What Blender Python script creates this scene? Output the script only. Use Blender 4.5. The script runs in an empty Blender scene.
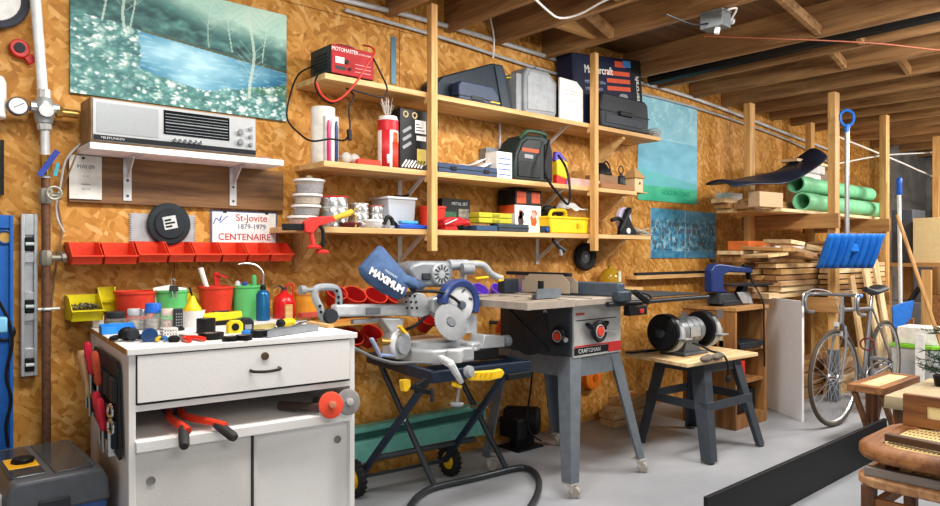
import bpy, bmesh, math, random
from mathutils import Vector, Matrix, Euler
random.seed(7)
SC = bpy.context.scene
COL = SC.collection
PI = math.pi
# ---------------------------------------------------------------- camera
F, CU, CV, CH = 697.0, 470.0, 253.0, 1.2
TH = math.radians(48.6)
ct, st = math.cos(TH), math.sin(TH)
D = 3.18                                   # distance of the back wall
cd = bpy.data.cameras.new('camera'); cam = bpy.data.objects.new('camera', cd); COL.objects.link(cam)
cam.location = (0, 0, CH); cam.rotation_euler = (PI/2, 0, -(PI/2 - TH))
cd.sensor_width = 36; cd.lens = F/940*36; cd.clip_start = .05
SC.camera = cam
# ---------------------------------------------------------------- light
SC.view_settings.view_transform = 'Standard'; SC.view_settings.look = 'None'
SC.view_settings.gamma = 1; SC.view_settings.use_curve_mapping = False
SC.view_settings.exposure = 0.0
wd = bpy.data.worlds.new('world'); SC.world = wd; wd.use_nodes = True
wd.node_tree.nodes['Background'].inputs[0].default_value = (.95, .97, 1, 1)
wd.node_tree.nodes['Background'].inputs[1].default_value = .44
def area(loc, sx, sy, power, rot=(0, 0, 0), col=(1, .965, .92)):
    l = bpy.data.lights.new('ceiling_and_fill_light', 'AREA'); l.shape = 'RECTANGLE'; l.size = sx; l.size_y = sy
    l.energy = power; l.color = col
    o = bpy.data.objects.new('ceiling_and_fill_light', l); COL.objects.link(o); o.location = loc; o.rotation_euler = rot
R = math.radians
area((.9, 1.85, 2.43), 1.2, .35, 40, (R(12), 0, 0))
area((2.65, 1.8, 2.43), 1.2, .35, 47, (R(12), 0, 0))
area((4.7, .85, 2.43), 1.2, .35, 66, (R(22), 0, 0))
area((7.6, .9, 2.43), 1.2, .35, 75, (R(15), 0, 0))
area((.6, -1.0, 2.3), 1.6, .6, 28, (R(40), R(0), R(-25)))  # added fill light behind the camera, softens the shadows
for lx, ly, pw in ((3.1, 1.15, 14), (5.6, .55, 30), (8.3, .9, 62)):   # added point lights out of view, brighten the joists and the far right
    l = bpy.data.lights.new('joist_fill_light', 'POINT'); l.energy = pw; l.shadow_soft_size = .06; l.color = (1, .93, .82)
    o = bpy.data.objects.new('joist_fill_light', l); COL.objects.link(o); o.location = (lx, ly, 2.33)
# ---------------------------------------------------------------- picture frame helpers
def XY(u, Y):
    t = (u-CU)/F
    return Y*(ct+st*t)/(st-ct*t)
def YX(u, X):
    t = (u-CU)/F
    return X*(st-ct*t)/(ct+st*t)
def dep(X, Y): return ct*X+st*Y
def P(u, v, Y):
    X = XY(u, Y); return Vector((X, Y, CH+(CV-v)/F*dep(X, Y)))
def G(u, v, z=0.0):
    d = F*(z-CH)/(CV-v); l = (u-CU)/F*d
    return Vector((ct*d+st*l, st*d-ct*l, z))
def PX(u, v, X):
    Y = YX(u, X); return Vector((X, Y, CH+(CV-v)/F*dep(X, Y)))
# ---------------------------------------------------------------- materials
_mc = {}
def lin(h):
    h = h.lstrip('#'); o = []
    for i in (0, 2, 4):
        c = int(h[i:i+2], 16)/255
        o.append(c/12.92 if c <= .04045 else ((c+.055)/1.055)**2.4)
    return (*o, 1)
def newmat(name):
    m = bpy.data.materials.new(name); m.use_nodes = True
    nt = m.node_tree; return m, nt, nt.nodes['Principled BSDF']
def N(nt, t, **kw):
    n = nt.nodes.new(t)
    for k, v in kw.items():
        if k.startswith('i_'): n.inputs[int(k[2:]) if k[2:].isdigit() else k[2:].replace('_', ' ')].default_value = v
        else: setattr(n, k, v)
    return n
def ramp(nt, fac, stops):
    r = N(nt, 'ShaderNodeValToRGB'); e = r.color_ramp.elements
    while len(e) < len(stops): e.new(.5)
    for el, (p, c) in zip(e, stops): el.position = p; el.color = lin(c) if isinstance(c, str) else c
    nt.links.new(fac, r.inputs[0]); return r.outputs[0]
def M(hexc, rough=.5, metal=0.0, var=.12, scale=25, spec=.32):
    k = (hexc, rough, metal, var, scale)
    if k in _mc: return _mc[k]
    m, nt, b = newmat('mat_'+hexc.strip('#'))
    tc = N(nt, 'ShaderNodeTexCoord'); nz = N(nt, 'ShaderNodeTexNoise', i_Scale=scale, i_Detail=4.0)
    nt.links.new(tc.outputs['Object'], nz.inputs['Vector'])
    c = lin(hexc); a = tuple(x*(1-var) for x in c[:3])+(1,); z = tuple(min(1, x*(1+var)) for x in c[:3])+(1,)
    nt.links.new(ramp(nt, nz.outputs[0], [(.3, a), (.7, z)]), b.inputs['Base Color'])
    b.inputs['Roughness'].default_value = rough; b.inputs['Metallic'].default_value = metal
    b.inputs['Specular IOR Level'].default_value = spec if max(c[:3]) > .08 or metal else .22
    _mc[k] = m; return m
def WOOD(dark, light, axis='X', rough=.6, fine=1.0):
    k = ('w', dark, light, axis, rough, fine)
    if k in _mc: return _mc[k]
    m, nt, b = newmat('wood_'+dark.strip('#'))
    tc = N(nt, 'ShaderNodeTexCoord'); mp = N(nt, 'ShaderNodeMapping')
    s = {'X': (1.2, 14, 14), 'Y': (14, 1.2, 14), 'Z': (14, 14, 1.2)}[axis]
    mp.inputs['Scale'].default_value = tuple(q*fine for q in s)
    oi = N(nt, 'ShaderNodeObjectInfo'); va = N(nt, 'ShaderNodeVectorMath', operation='ADD')
    nt.links.new(tc.outputs['Object'], va.inputs[0]); nt.links.new(oi.outputs['Random'], va.inputs[1])
    nt.links.new(va.outputs[0], mp.inputs['Vector'])
    nz = N(nt, 'ShaderNodeTexNoise', i_Scale=1.6, i_Detail=7.0, i_Roughness=.62, i_Distortion=.6)
    nt.links.new(mp.outputs[0], nz.inputs['Vector'])
    nt.links.new(ramp(nt, nz.outputs[0], [(.33, dark), (.66, light)]), b.inputs['Base Color'])
    b.inputs['Roughness'].default_value = rough
    bp = N(nt, 'ShaderNodeBump', i_Strength=.15, i_Distance=.01)
    nt.links.new(nz.outputs[0], bp.inputs['Height']); nt.links.new(bp.outputs[0], b.inputs['Normal'])
    _mc[k] = m; return m
def OSB():
    m, nt, b = newmat('osb')
    tc = N(nt, 'ShaderNodeTexCoord')
    def layer(rot, sc, off):
        mr = N(nt, 'ShaderNodeMapping'); mr.inputs['Rotation'].default_value = (0, R(rot), 0)
        mp = N(nt, 'ShaderNodeMapping'); mp.inputs['Scale'].default_value = sc; mp.inputs['Location'].default_value = off
        nt.links.new(tc.outputs['Object'], mr.inputs['Vector']); nt.links.new(mr.outputs[0], mp.inputs['Vector'])
        nz = N(nt, 'ShaderNodeTexNoise', i_Scale=.7, i_Detail=2.0)
        nt.links.new(mp.outputs[0], nz.inputs['Vector'])
        mx = N(nt, 'ShaderNodeMixRGB', blend_type='ADD'); mx.inputs[0].default_value = .35
        nt.links.new(mp.outputs[0], mx.inputs[1]); nt.links.new(nz.outputs['Color'], mx.inputs[2])
        v = N(nt, 'ShaderNodeTexVoronoi', i_Scale=1.0, i_Randomness=1.0)
        nt.links.new(mx.outputs[0], v.inputs['Vector'])
        s = N(nt, 'ShaderNodeSeparateColor'); nt.links.new(v.outputs['Color'], s.inputs[0]); return s
    A = layer(18, (17, 3, 44), (0, 0, 0)); B = layer(72, (19, 3, 50), (3, 1, 2)); Cc = layer(-38, (20, 3, 54), (7, 2, 5))
    def pick(a, bb, thr, src):
        g = N(nt, 'ShaderNodeMath', operation='GREATER_THAN'); g.inputs[1].default_value = thr
        nt.links.new(src, g.inputs[0])
        x = N(nt, 'ShaderNodeMix', data_type='FLOAT'); nt.links.new(g.outputs[0], x.inputs[0])
        nt.links.new(a, x.inputs[2]); nt.links.new(bb, x.inputs[3]); return x.outputs[0]
    ab = pick(A.outputs[0], B.outputs[0], .5, B.outputs[1])
    abc = pick(ab, Cc.outputs[0], .58, Cc.outputs[1])
    big = N(nt, 'ShaderNodeTexNoise', i_Scale=5.0, i_Detail=8.0, i_Roughness=.72); nt.links.new(tc.outputs['Object'], big.inputs['Vector'])
    mixf = N(nt, 'ShaderNodeMath', operation='MULTIPLY_ADD'); mixf.inputs[1].default_value = .37
    nt.links.new(abc, mixf.inputs[0])
    sc_ = N(nt, 'ShaderNodeMath', operation='MULTIPLY'); sc_.inputs[1].default_value = .63; nt.links.new(big.outputs[0], sc_.inputs[0])
    nt.links.new(sc_.outputs[0], mixf.inputs[2])
    col = ramp(nt, mixf.outputs[0], [(.1, '#744617'), (.34, '#aa712b'), (.5, '#c0873c'), (.64, '#d09b52'), (.88, '#eac78d')])
    nt.links.new(col, b.inputs['Base Color'])
    b.inputs['Roughness'].default_value = .6; b.inputs['Specular IOR Level'].default_value = .25
    bp = N(nt, 'ShaderNodeBump', i_Strength=.25, i_Distance=.004)
    nt.links.new(abc, bp.inputs['Height']); nt.links.new(bp.outputs[0], b.inputs['Normal'])
    return m
def CONCRETE(a, c, z, scale=2.0, rough=.45):
    m, nt, b = newmat('concrete')
    tc = N(nt, 'ShaderNodeTexCoord'); nz = N(nt, 'ShaderNodeTexNoise', i_Scale=scale, i_Detail=9.0, i_Roughness=.6)
    nt.links.new(tc.outputs['Object'], nz.inputs['Vector'])
    nt.links.new(ramp(nt, nz.outputs[0], [(.25, a), (.5, c), (.75, z)]), b.inputs['Base Color'])
    b.inputs['Roughness'].default_value = rough
    bp = N(nt, 'ShaderNodeBump', i_Strength=.08, i_Distance=.02); nt.links.new(nz.outputs[0], bp.inputs['Height'])
    nt.links.new(bp.outputs[0], b.inputs['Normal']); return m
def CLEAR(hexc='#f4f6f4', rough=.08, alpha=.35, trans=.0):
    k = ('c', hexc, rough, alpha, trans)
    if k in _mc: return _mc[k]
    m, nt, b = newmat('clear_'+hexc.strip('#'))
    nz = N(nt, 'ShaderNodeTexNoise', i_Scale=20.0); c = lin(hexc)
    nt.links.new(ramp(nt, nz.outputs[0], [(.3, tuple(x*.92 for x in c[:3])+(1,)), (.7, c)]), b.inputs['Base Color'])
    b.inputs['Roughness'].default_value = rough; b.inputs['Alpha'].default_value = alpha
    b.inputs['Transmission Weight'].default_value = trans
    _mc[k] = m; return m
def CANE(a='#e3c98a', d='#8a5c22', sx=60, sy=60):
    k = ('cane', a, d, sx, sy)
    if k in _mc: return _mc[k]
    m, nt, b = newmat('cane')
    tc = N(nt, 'ShaderNodeTexCoord'); ck = N(nt, 'ShaderNodeTexWave', wave_type='BANDS', bands_direction='X', i_Scale=sx/6, i_Distortion=.4)
    c2 = N(nt, 'ShaderNodeTexWave', wave_type='BANDS', bands_direction='Y', i_Scale=sy/6, i_Distortion=.4)
    for q in (ck, c2): nt.links.new(tc.outputs['Object'], q.inputs['Vector'])
    mx = N(nt, 'ShaderNodeMath', operation='MAXIMUM'); nt.links.new(ck.outputs['Fac'], mx.inputs[0]); nt.links.new(c2.outputs['Fac'], mx.inputs[1])
    nt.links.new(ramp(nt, mx.outputs[0], [(.3, d), (.6, a)]), b.inputs['Base Color']); b.inputs['Roughness'].default_value = .5
    _mc[k] = m; return m
def VCOL(rough=.6):
    k = ('vcol', rough)
    if k in _mc: return _mc[k]
    m, nt, b = newmat('printed_paper'); a = N(nt, 'ShaderNodeVertexColor', layer_name='Col')
    nt.links.new(a.outputs[0], b.inputs['Base Color']); b.inputs['Roughness'].default_value = rough; _mc[k] = m; return m
# ---------------------------------------------------------------- objects
def props(o, label=None, cat=None, group=None, kind=None):
    if label: o['label'] = label
    if cat: o['category'] = cat
    if group: o['group'] = group
    if kind: o['kind'] = kind
    return o
def T(name, label, cat, loc=(0, 0, 0), rz=0, group=None, rot=None):
    o = bpy.data.objects.new(name, None); COL.objects.link(o); o.location = loc
    o.rotation_euler = rot if rot else (0, 0, rz); o.empty_display_size = .05
    return props(o, label, cat, group)
def mtx(o):
    m = Matrix.LocRotScale(o.location, o.rotation_euler, o.scale)
    return mtx(o.parent) @ m if o.parent else m
def dup(root, loc=None, rz=None, label=None, group=None, scale=None):
    r = root.copy(); COL.objects.link(r)
    if loc is not None: r.location = loc
    if rz is not None: r.rotation_euler.z = rz
    if scale: r.scale = (scale,)*3 if not hasattr(scale, '__len__') else scale
    props(r, label, None, group)
    for ch in list(root.children):
        c = ch.copy(); COL.objects.link(c); c.parent = r
        for g in ch.children:
            d = g.copy(); COL.objects.link(d); d.parent = c
    return r
def frame_of(a, b):
    a, b = Vector(a), Vector(b); z = (b-a).normalized()
    x = z.orthogonal().normalized(); y = z.cross(x); return x, y, z
def smooth_path(pts, n=6):
    pts = [Vector(p) for p in pts]; out = []
    for i in range(len(pts)-1):
        p0 = pts[max(i-1, 0)]; p1 = pts[i]; p2 = pts[i+1]; p3 = pts[min(i+2, len(pts)-1)]
        for k in range(n):
            t = k/n
            out.append(.5*((2*p1)+(p2-p0)*t+(2*p0-5*p1+4*p2-p3)*t*t+(3*p1-p0-3*p2+p3)*t**3))
    out.append(pts[-1]); return out
class MB:
    def __init__(s): s.bm = bmesh.new()
    def _xf(s, vs, m):
        if m is not None: bmesh.ops.transform(s.bm, matrix=m, verts=vs)
    def box(s, x0, y0, z0, x1, y1, z1, m=None):
        vs = [s.bm.verts.new(p) for p in ((x0, y0, z0), (x1, y0, z0), (x1, y1, z0), (x0, y1, z0), (x0, y0, z1), (x1, y0, z1), (x1, y1, z1), (x0, y1, z1))]
        for f in ((0, 3, 2, 1), (4, 5, 6, 7), (0, 1, 5, 4), (1, 2, 6, 5), (2, 3, 7, 6), (3, 0, 4, 7)): s.bm.faces.new([vs[i] for i in f])
        s._xf(vs, m); return s
    def cbox(s, c, size, rot=(0, 0, 0)):
        a, b, d = (q/2 for q in size)
        return s.box(-a, -b, -d, a, b, d, Matrix.LocRotScale(Vector(c), Euler(rot), None))
    def bar(s, a, b, w, h, up=(0, 0, 1), w2=None, h2=None):
        a, b = Vector(a), Vector(b); z = (b-a).normalized(); up = Vector(up)
        if abs(z.dot(up)) > .98: up = Vector((0, 1, 0))
        x = up.cross(z).normalized(); y = z.cross(x); w2 = w2 or w; h2 = h2 or h
        vs = [s.bm.verts.new(p+x*i*ww/2+y*j*hh/2) for p, ww, hh in ((a, w, h), (b, w2, h2)) for i, j in ((-1, -1), (1, -1), (1, 1), (-1, 1))]
        for f in ((3, 2, 1, 0), (4, 5, 6, 7), (0, 1, 5, 4), (1, 2, 6, 5), (2, 3, 7, 6), (3, 0, 4, 7)): s.bm.faces.new([vs[i] for i in f])
        return s
    def ring(s, c, x, y, r, n): return [s.bm.verts.new(c+x*(r*math.cos(2*PI*i/n))+y*(r*math.sin(2*PI*i/n))) for i in range(n)]
    def skin(s, rings, cap=(True, True), close=False):
        n = len(rings[0])
        prs = list(zip(rings, rings[1:])) + ([(rings[-1], rings[0])] if close else [])
        for a, b in prs:
            for i in range(n):
                try: s.bm.faces.new((a[i], a[(i+1) % n], b[(i+1) % n], b[i]))
                except ValueError: pass
        if not close:
            if cap[0] and n > 2: s.bm.faces.new(rings[0][::-1])
            if cap[1] and n > 2: s.bm.faces.new(rings[-1])
        return s
    def cyl(s, a, b, r, r2=None, n=16, cap=(True, True)):
        a, b = Vector(a), Vector(b); x, y, z = frame_of(a, b)
        return s.skin([s.ring(a, x, y, r, n), s.ring(b, x, y, r if r2 is None else r2, n)], cap)
    def lathe(s, prof, o=(0, 0, 0), ax=(0, 0, 1), n=20, cap=(True, True), close=False):
        o = Vector(o); x, y, z = frame_of((0, 0, 0), ax)
        return s.skin([s.ring(o+z*h, x, y, max(r, 1e-4), n) for r, h in prof], cap, close)
    def torus(s, c, ax, Rr, r, n=28, k=8, flat=1.0):
        prof = [(Rr+r*math.cos(2*PI*i/k), flat*r*math.sin(2*PI*i/k)) for i in range(k)]
        return s.lathe(prof, c, ax, n, close=True)
    def tube(s, pts, r, n=8, sm=0, closed=False):
        pts = smooth_path(pts, sm) if sm else [Vector(p) for p in pts]
        rings = []; px = None
        for i, p in enumerate(pts):
            t = (pts[min(i+1, len(pts)-1)]-pts[max(i-1, 0)])
            if t.length < 1e-9: t = Vector((0, 0, 1))
            t.normalize()
            x = t.orthogonal().normalized() if px is None else (px-t*px.dot(t))
            if x.length < 1e-6: x = t.orthogonal()
            x.normalize(); px = x
            rr = r[min(i, len(r)-1)] if isinstance(r, (list, tuple)) else r
            rings.append(s.ring(p, x, t.cross(x), rr, n))
        return s.skin(rings)
    def prism(s, poly, plane, a, b, m=None):
        def pt(p, q): return {'XZ': (p[0], q, p[1]), 'YZ': (q, p[0], p[1]), 'XY': (p[0], p[1], q)}[plane]
        A = [s.bm.verts.new(pt(p, a)) for p in poly]; B = [s.bm.verts.new(pt(p, b)) for p in poly]
        s.skin([A, B]); s._xf(A+B, m); return s
    def ball(s, c, r, sc=(1, 1, 1), seg=14):
        g = bmesh.ops.create_uvsphere(s.bm, u_segments=seg, v_segments=max(6, seg*2//3), radius=r)
        bmesh.ops.transform(s.bm, matrix=Matrix.LocRotScale(Vector(c), None, Vector(sc)), verts=g['verts']); return s
    def quad(s, *p): s.bm.faces.new([s.bm.verts.new(q) for q in p]); return s
    def build(s, name, mat, parent=None, w=False, bev=0, ang=35, label=None, root=None, seg=2, sub=0, solid=0, kind=None, flat=False):
        bmesh.ops.recalc_face_normals(s.bm, faces=s.bm.faces[:])
        if w and (root or parent): bmesh.ops.transform(s.bm, matrix=mtx(root or parent).inverted(), verts=s.bm.verts[:])
        me = bpy.data.meshes.new(name); s.bm.to_mesh(me); s.bm.free()
        me.polygons.foreach_set('use_smooth', [not flat]*len(me.polygons))
        if not flat: me.set_sharp_from_angle(angle=R(ang))
        me.materials.append(mat)
        o = bpy.data.objects.new(name, me); COL.objects.link(o)
        if parent: o.parent = parent
        if solid: mo = o.modifiers.new('solid', 'SOLIDIFY'); mo.thickness = solid
        if bev:
            mo = o.modifiers.new('bevel', 'BEVEL'); mo.width = bev; mo.segments = seg; mo.limit_method = 'ANGLE'; mo.angle_limit = R(40); mo.harden_normals = False
        if sub: mo = o.modifiers.new('sub', 'SUBSURF'); mo.levels = sub; mo.render_levels = sub
        if label: o['label'] = label
        if kind: o['kind'] = kind
        return o
    def one(s, name, label, cat, mat, loc=(0, 0, 0), group=None, rz=0, rot=None, w=False, **kw):
        """a thing that is one mesh"""
        if w: bmesh.ops.translate(s.bm, vec=-Vector(loc), verts=s.bm.verts[:])
        o = s.build(name, mat, **kw); o.location = loc; o.rotation_euler = rot if rot else (0, 0, rz)
        return props(o, label, cat, group)
    def struct(s, name, mat, **kw):
        return props(s.build(name, mat, **kw), kind='structure')
def text(s, size, loc, rot, mat, parent, ext=.0006, sx=1.0, name='lettering', w=False, bold=0, al='CENTER'):
    c = bpy.data.curves.new(name, 'FONT'); c.body = s; c.size = size; c.align_x = al; c.align_y = 'CENTER'
    c.extrude = ext; c.offset = bold; c.materials.append(mat)
    o = bpy.data.objects.new(name, c); COL.objects.link(o); o.location = loc; o.rotation_euler = rot
    o.scale = (sx, 1, 1)
    if parent:
        if w: o.location = mtx(parent).inverted() @ Vector(loc)
        o.parent = parent
    TEXTS.append(o); return o
TEXTS = []
FRONT = (PI/2, 0, 0)
def paint(fn, name, w, h, nx, nz, parent, y=0):
    """a printed sheet in the XZ plane: fn(x, z) with x, z in 0..1 gives the printed colour"""
    me = bpy.data.meshes.new(name)
    vs = [(w*i/nx, y, h*j/nz) for j in range(nz+1) for i in range(nx+1)]
    fs = [(j*(nx+1)+i, j*(nx+1)+i+1, (j+1)*(nx+1)+i+1, (j+1)*(nx+1)+i) for j in range(nz) for i in range(nx)]
    me.from_pydata(vs, [], fs)
    ca = me.color_attributes.new('Col', 'FLOAT_COLOR', 'POINT')
    buf = []
    for j in range(nz+1):
        for i in range(nx+1):
            buf += [q/12.92 if q <= .04045 else ((q+.055)/1.055)**2.4 for q in [max(0, min(1, q_)) for q_ in fn(i/nx, j/nz)[:3]]]+[1.0]
    ca.data.foreach_set('color', buf); me.materials.append(VCOL())
    o = bpy.data.objects.new(name, me); COL.objects.link(o); o.parent = parent; return o
def mixc(a, b, t): t = max(0, min(1, t)); return tuple(p+(q-p)*t for p, q in zip(a, b))
from mathutils import noise as MN
def fb(x, y, s, o=3, z=0): return .5+.5*MN.fractal(Vector((x*s, y*s, z)), 1.0, 2.0, o)
BLK = M('#121315', .5); DGR = M('#303338', .5); GRY = M('#8b8e92', .45); LGR = M('#c3c5c6', .45); WHT = M('#eceae6', .5)
RED = M('#c92a22', .45); BLU = M('#1f4f9c', .4); YEL = M('#e8c91c', .45); ORG = M('#e4512a', .45); GRN = M('#55b36a', .5)
STEEL = M('#b9bcbf', .28, .9); DSTEEL = M('#5b5e63', .4, .7); CHROME = M('#d5d8db', .18, 1.0); BRASS = M('#b28a48', .35, .8)
PINE = WOOD('#b98a4e', '#e2bd82'); PINEZ = WOOD('#b07e42', '#dcae6c', 'Z'); PINEY = WOOD('#8a5f30', '#b98a52', 'Y')
PLY = WOOD('#b8894e', '#dcb880'); DWOOD = WOOD('#4a2c14', '#7d5128'); DWOODZ = WOOD('#4a2c14', '#7d5128', 'Z'); MWOOD = WOOD('#7b4c24', '#b07a42')
# ================================================================ ROOM
osb = OSB()
b = MB()
x = -2.6
while x < 9.9:
    x1 = min(x+1.217, 9.9); b.box(x, D, .0, x1, D+.012, 2.44); b.box(x, D, 2.443, x1, D+.012, 2.75); x += 1.22
b.box(-2.6, D+.012, 0, 9.9, D+.08, 2.75)
b.struct('wall_back', osb)
MB().box(-2.6, -3.5, -.06, 13, D+.1, 0).struct('floor', CONCRETE('#85888d', '#989ba0', '#abadb1', 1.3, .42))
MB().box(-2.6, -3.5, 2.70, 13, D+.1, 2.74).struct('ceiling', WOOD('#4a3018', '#7a5430', 'X'))
stone = CONCRETE('#6f6d6b', '#8d8b88', '#aaa7a2', 5, .8)
MB().box(11.2, -3.5, 0, 11.35, D+.1, 2.72).struct('wall_right', stone)
MB().box(9.9, D-.1, 0, 11.2, D+.1, 2.72).struct('wall_back.001', stone)
jw = WOOD('#75502c', '#b58a5a', 'Y')
JX = [-1.6, -.9, -.2, .5, 1.05, 1.62, 2.2, 2.62, 3.0, 3.46, 4.36, 4.76, 5.28, 5.8, 6.3, 6.74, 7.2, 7.7, 8.2, 8.8, 9.4, 10.1, 10.8]
for i, jx in enumerate(JX):
    MB().box(jx-.02, -2.6, 2.5, jx+.02, D-.003, 2.70).struct('ceiling_beam', jw, bev=.002)
# short braces between the joists
for a, c, y in ((3.46, 4.36, 1.75), (4.36, 4.76, 1.65), (4.76, 5.28, 1.95), (5.28, 5.8, 1.7), (5.8, 6.3, 1.5), (6.3, 6.74, 1.6), (2.62, 3.0, 2.2), (3.0, 3.46, 2.6)):
    MB().bar((a+.02, y, 2.67), (c-.02, y, 2.53), .06, .03, up=(0, 1, 0)).struct('ceiling_beam', jw)
MB().box(3.02, 2.715, 2.53, 3.44, 2.755, 2.69).struct('ceiling_beam', WOOD('#a87a46', '#d0a064', 'X'))
# ---------------------------------------------------------------- lumber rack
t = T('lumber_rack', 'tall rack of bare timber posts and cross beams holding boards and green pipes', 'rack', (5.9, 2.3, 0))
FP = [(5.95, 2.28), (7.29, 2.34)]; BP = [(5.83, 2.93), (7.16, 2.97)]
for X, Y in FP: MB().box(X-.045, Y-.02, 0, X+.045, Y+.04, 2.5).build('post', PINEZ, t, w=1, bev=.004)
for X, Y in BP: MB().box(X-.045, Y-.02, 0, X+.045, Y+.04, 2.5).build('post', PINEZ, t, w=1, bev=.004)
MB().box(9.0, 2.36, 0, 9.09, 2.42, 2.5).one('timber_post', 'single timber post standing right of the lumber rack by the stone wall', 'post', PINEZ, (9.0, 2.36, 0), w=1, bev=.004)
MB().box(FP[0][0]-.05, FP[0][1]-.025, 0, FP[0][0]+.05, FP[0][1]+.045, .42).build('post_base', M('#565b63', .6), t, w=1, bev=.004, label='grey painted foot of the nearest front post')
for (X, Y), (X2, Y2) in zip(FP, BP):
    for z in (1.40, .72):
        MB().bar((X-.065, Y-.06, z+.06), (X2-.065+.12, Y2+.1, z+.06), .04, .12).build('cross_beam', PINEY, t, w=1, bev=.004)
# ---------------------------------------------------------------- conduits under the joists
def conduit(label, pts, r, mat, name='electrical_conduit', cat='conduit'):
    return MB().tube(pts, r, 8, sm=4).one(name, label, cat, mat, pts[0], w=1)
cu = M('#d2d4d5', .4, .15)
cp = [P(335, -2, 3.155), P(440, 24, 3.155), P(575, 65, 3.155), P(690, 97, 3.155), P(790, 135, 3.155), P(830, 150, 3.155)]
conduit('upper grey cable run along the top of the chipboard wall', cp, .014, cu)
cp = [P(345, 10, 3.157), P(440, 37, 3.157), P(560, 75, 3.157), P(690, 106, 3.157), P(790, 141, 3.157), P(832, 165, 3.157)]
conduit('lower thinner cable run along the top of the chipboard wall', cp, .010, M('#b3b6b8', .4, .15))
bk = M('#17191b', .35)
conduit('black drain pipe hung between the ceiling joists', [(4.58, 3.1, 2.53), (4.58, 1.6, 2.55), (4.58, -.6, 2.57)], .045, bk, 'drain_pipe', 'pipe')
# right end: pale cables crossing in front of the stone
conduit('white cable drooping before the stone wall at right', [(7.4, 2.9, 2.42), (8.4, 2.6, 2.2), (9.05, 2.50, 2.1), (9.5, 2.4, 2.05), (10.6, 1.9, 2.05)], .009, WHT, 'cable', 'cable')
conduit('white cable rising before the stone wall at right', [(7.4, 2.95, 2.08), (8.3, 2.72, 2.25), (9.05, 2.52, 2.33), (9.7, 2.3, 2.4), (11.0, 1.6, 2.46)], .008, WHT, 'cable', 'cable')
conduit('white cable looping down from the joists above the boxes', [G(528, -8, 2.493), G(547, 10, 2.48), G(560, 18, 2.475), G(580, 14, 2.48), G(606, 0, 2.493), G(640, -12, 2.493)], .006, WHT, 'cable', 'cable')
conduit('orange cable stapled under the ceiling joists', [(3.8, 2.2, 2.495), (4.2, 1.9, 2.49), (4.36, 1.8, 2.494), (4.76, 1.55, 2.494), (5.28, 1.3, 2.494), (5.8, .9, 2.494), (6.3, .3, 2.494)], .0045, M('#8a4424', .5), 'cable', 'cable')
# junction box with connectors
t = T('junction_box', 'grey ceiling junction box with white cable connectors under a joist', 'electrical box', (3.47, 1.94, 2.405)); t.scale = (.8, .8, .8)
MB().cbox((0, 0, .05), (.12, .16, .10)).build('box', M('#6d7376', .45, .2), t, bev=.006)
MB().cbox((0, 0, .105), (.13, .17, .012)).build('lid', M('#767c7f', .45, .2), t, bev=.003)
MB().cyl((.06, -.03, .06), (.11, -.05, .065), .016).cyl((.11, -.05, .065), (.13, -.055, .065), .021).build('connector', LGR, t)
MB().cyl((.06, .03, .06), (.1, .03, .065), .016).cyl((.1, .03, .065), (.12, .03, .065), .02).build('connector', LGR, t)
MB().cbox((-.01, -.02, -.015), (.035, .03, .05), (.2, .1, .4)).build('socket', WHT, t, bev=.004)
MB().tube([(-.06, .02, .03), (-.2, .05, .0), (-.4, .12, .04)], .006, 6, sm=4).build('cord', BLK, t)
MB().tube([(.1, -.05, .06), (.06, -.12, .12), (-.02, -.1, .1)], .007, 6, sm=4).build('white_cable', WHT, t)
# ================================================================ LEFT WALL AREA
def wallrect(u0, u1, v0, v1, Y):
    a, b = XY(u0, Y), XY(u1, Y); um = (u0+u1)/2
    return a, b, P(um, v1, Y).z, P(um, v0, Y).z
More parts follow.
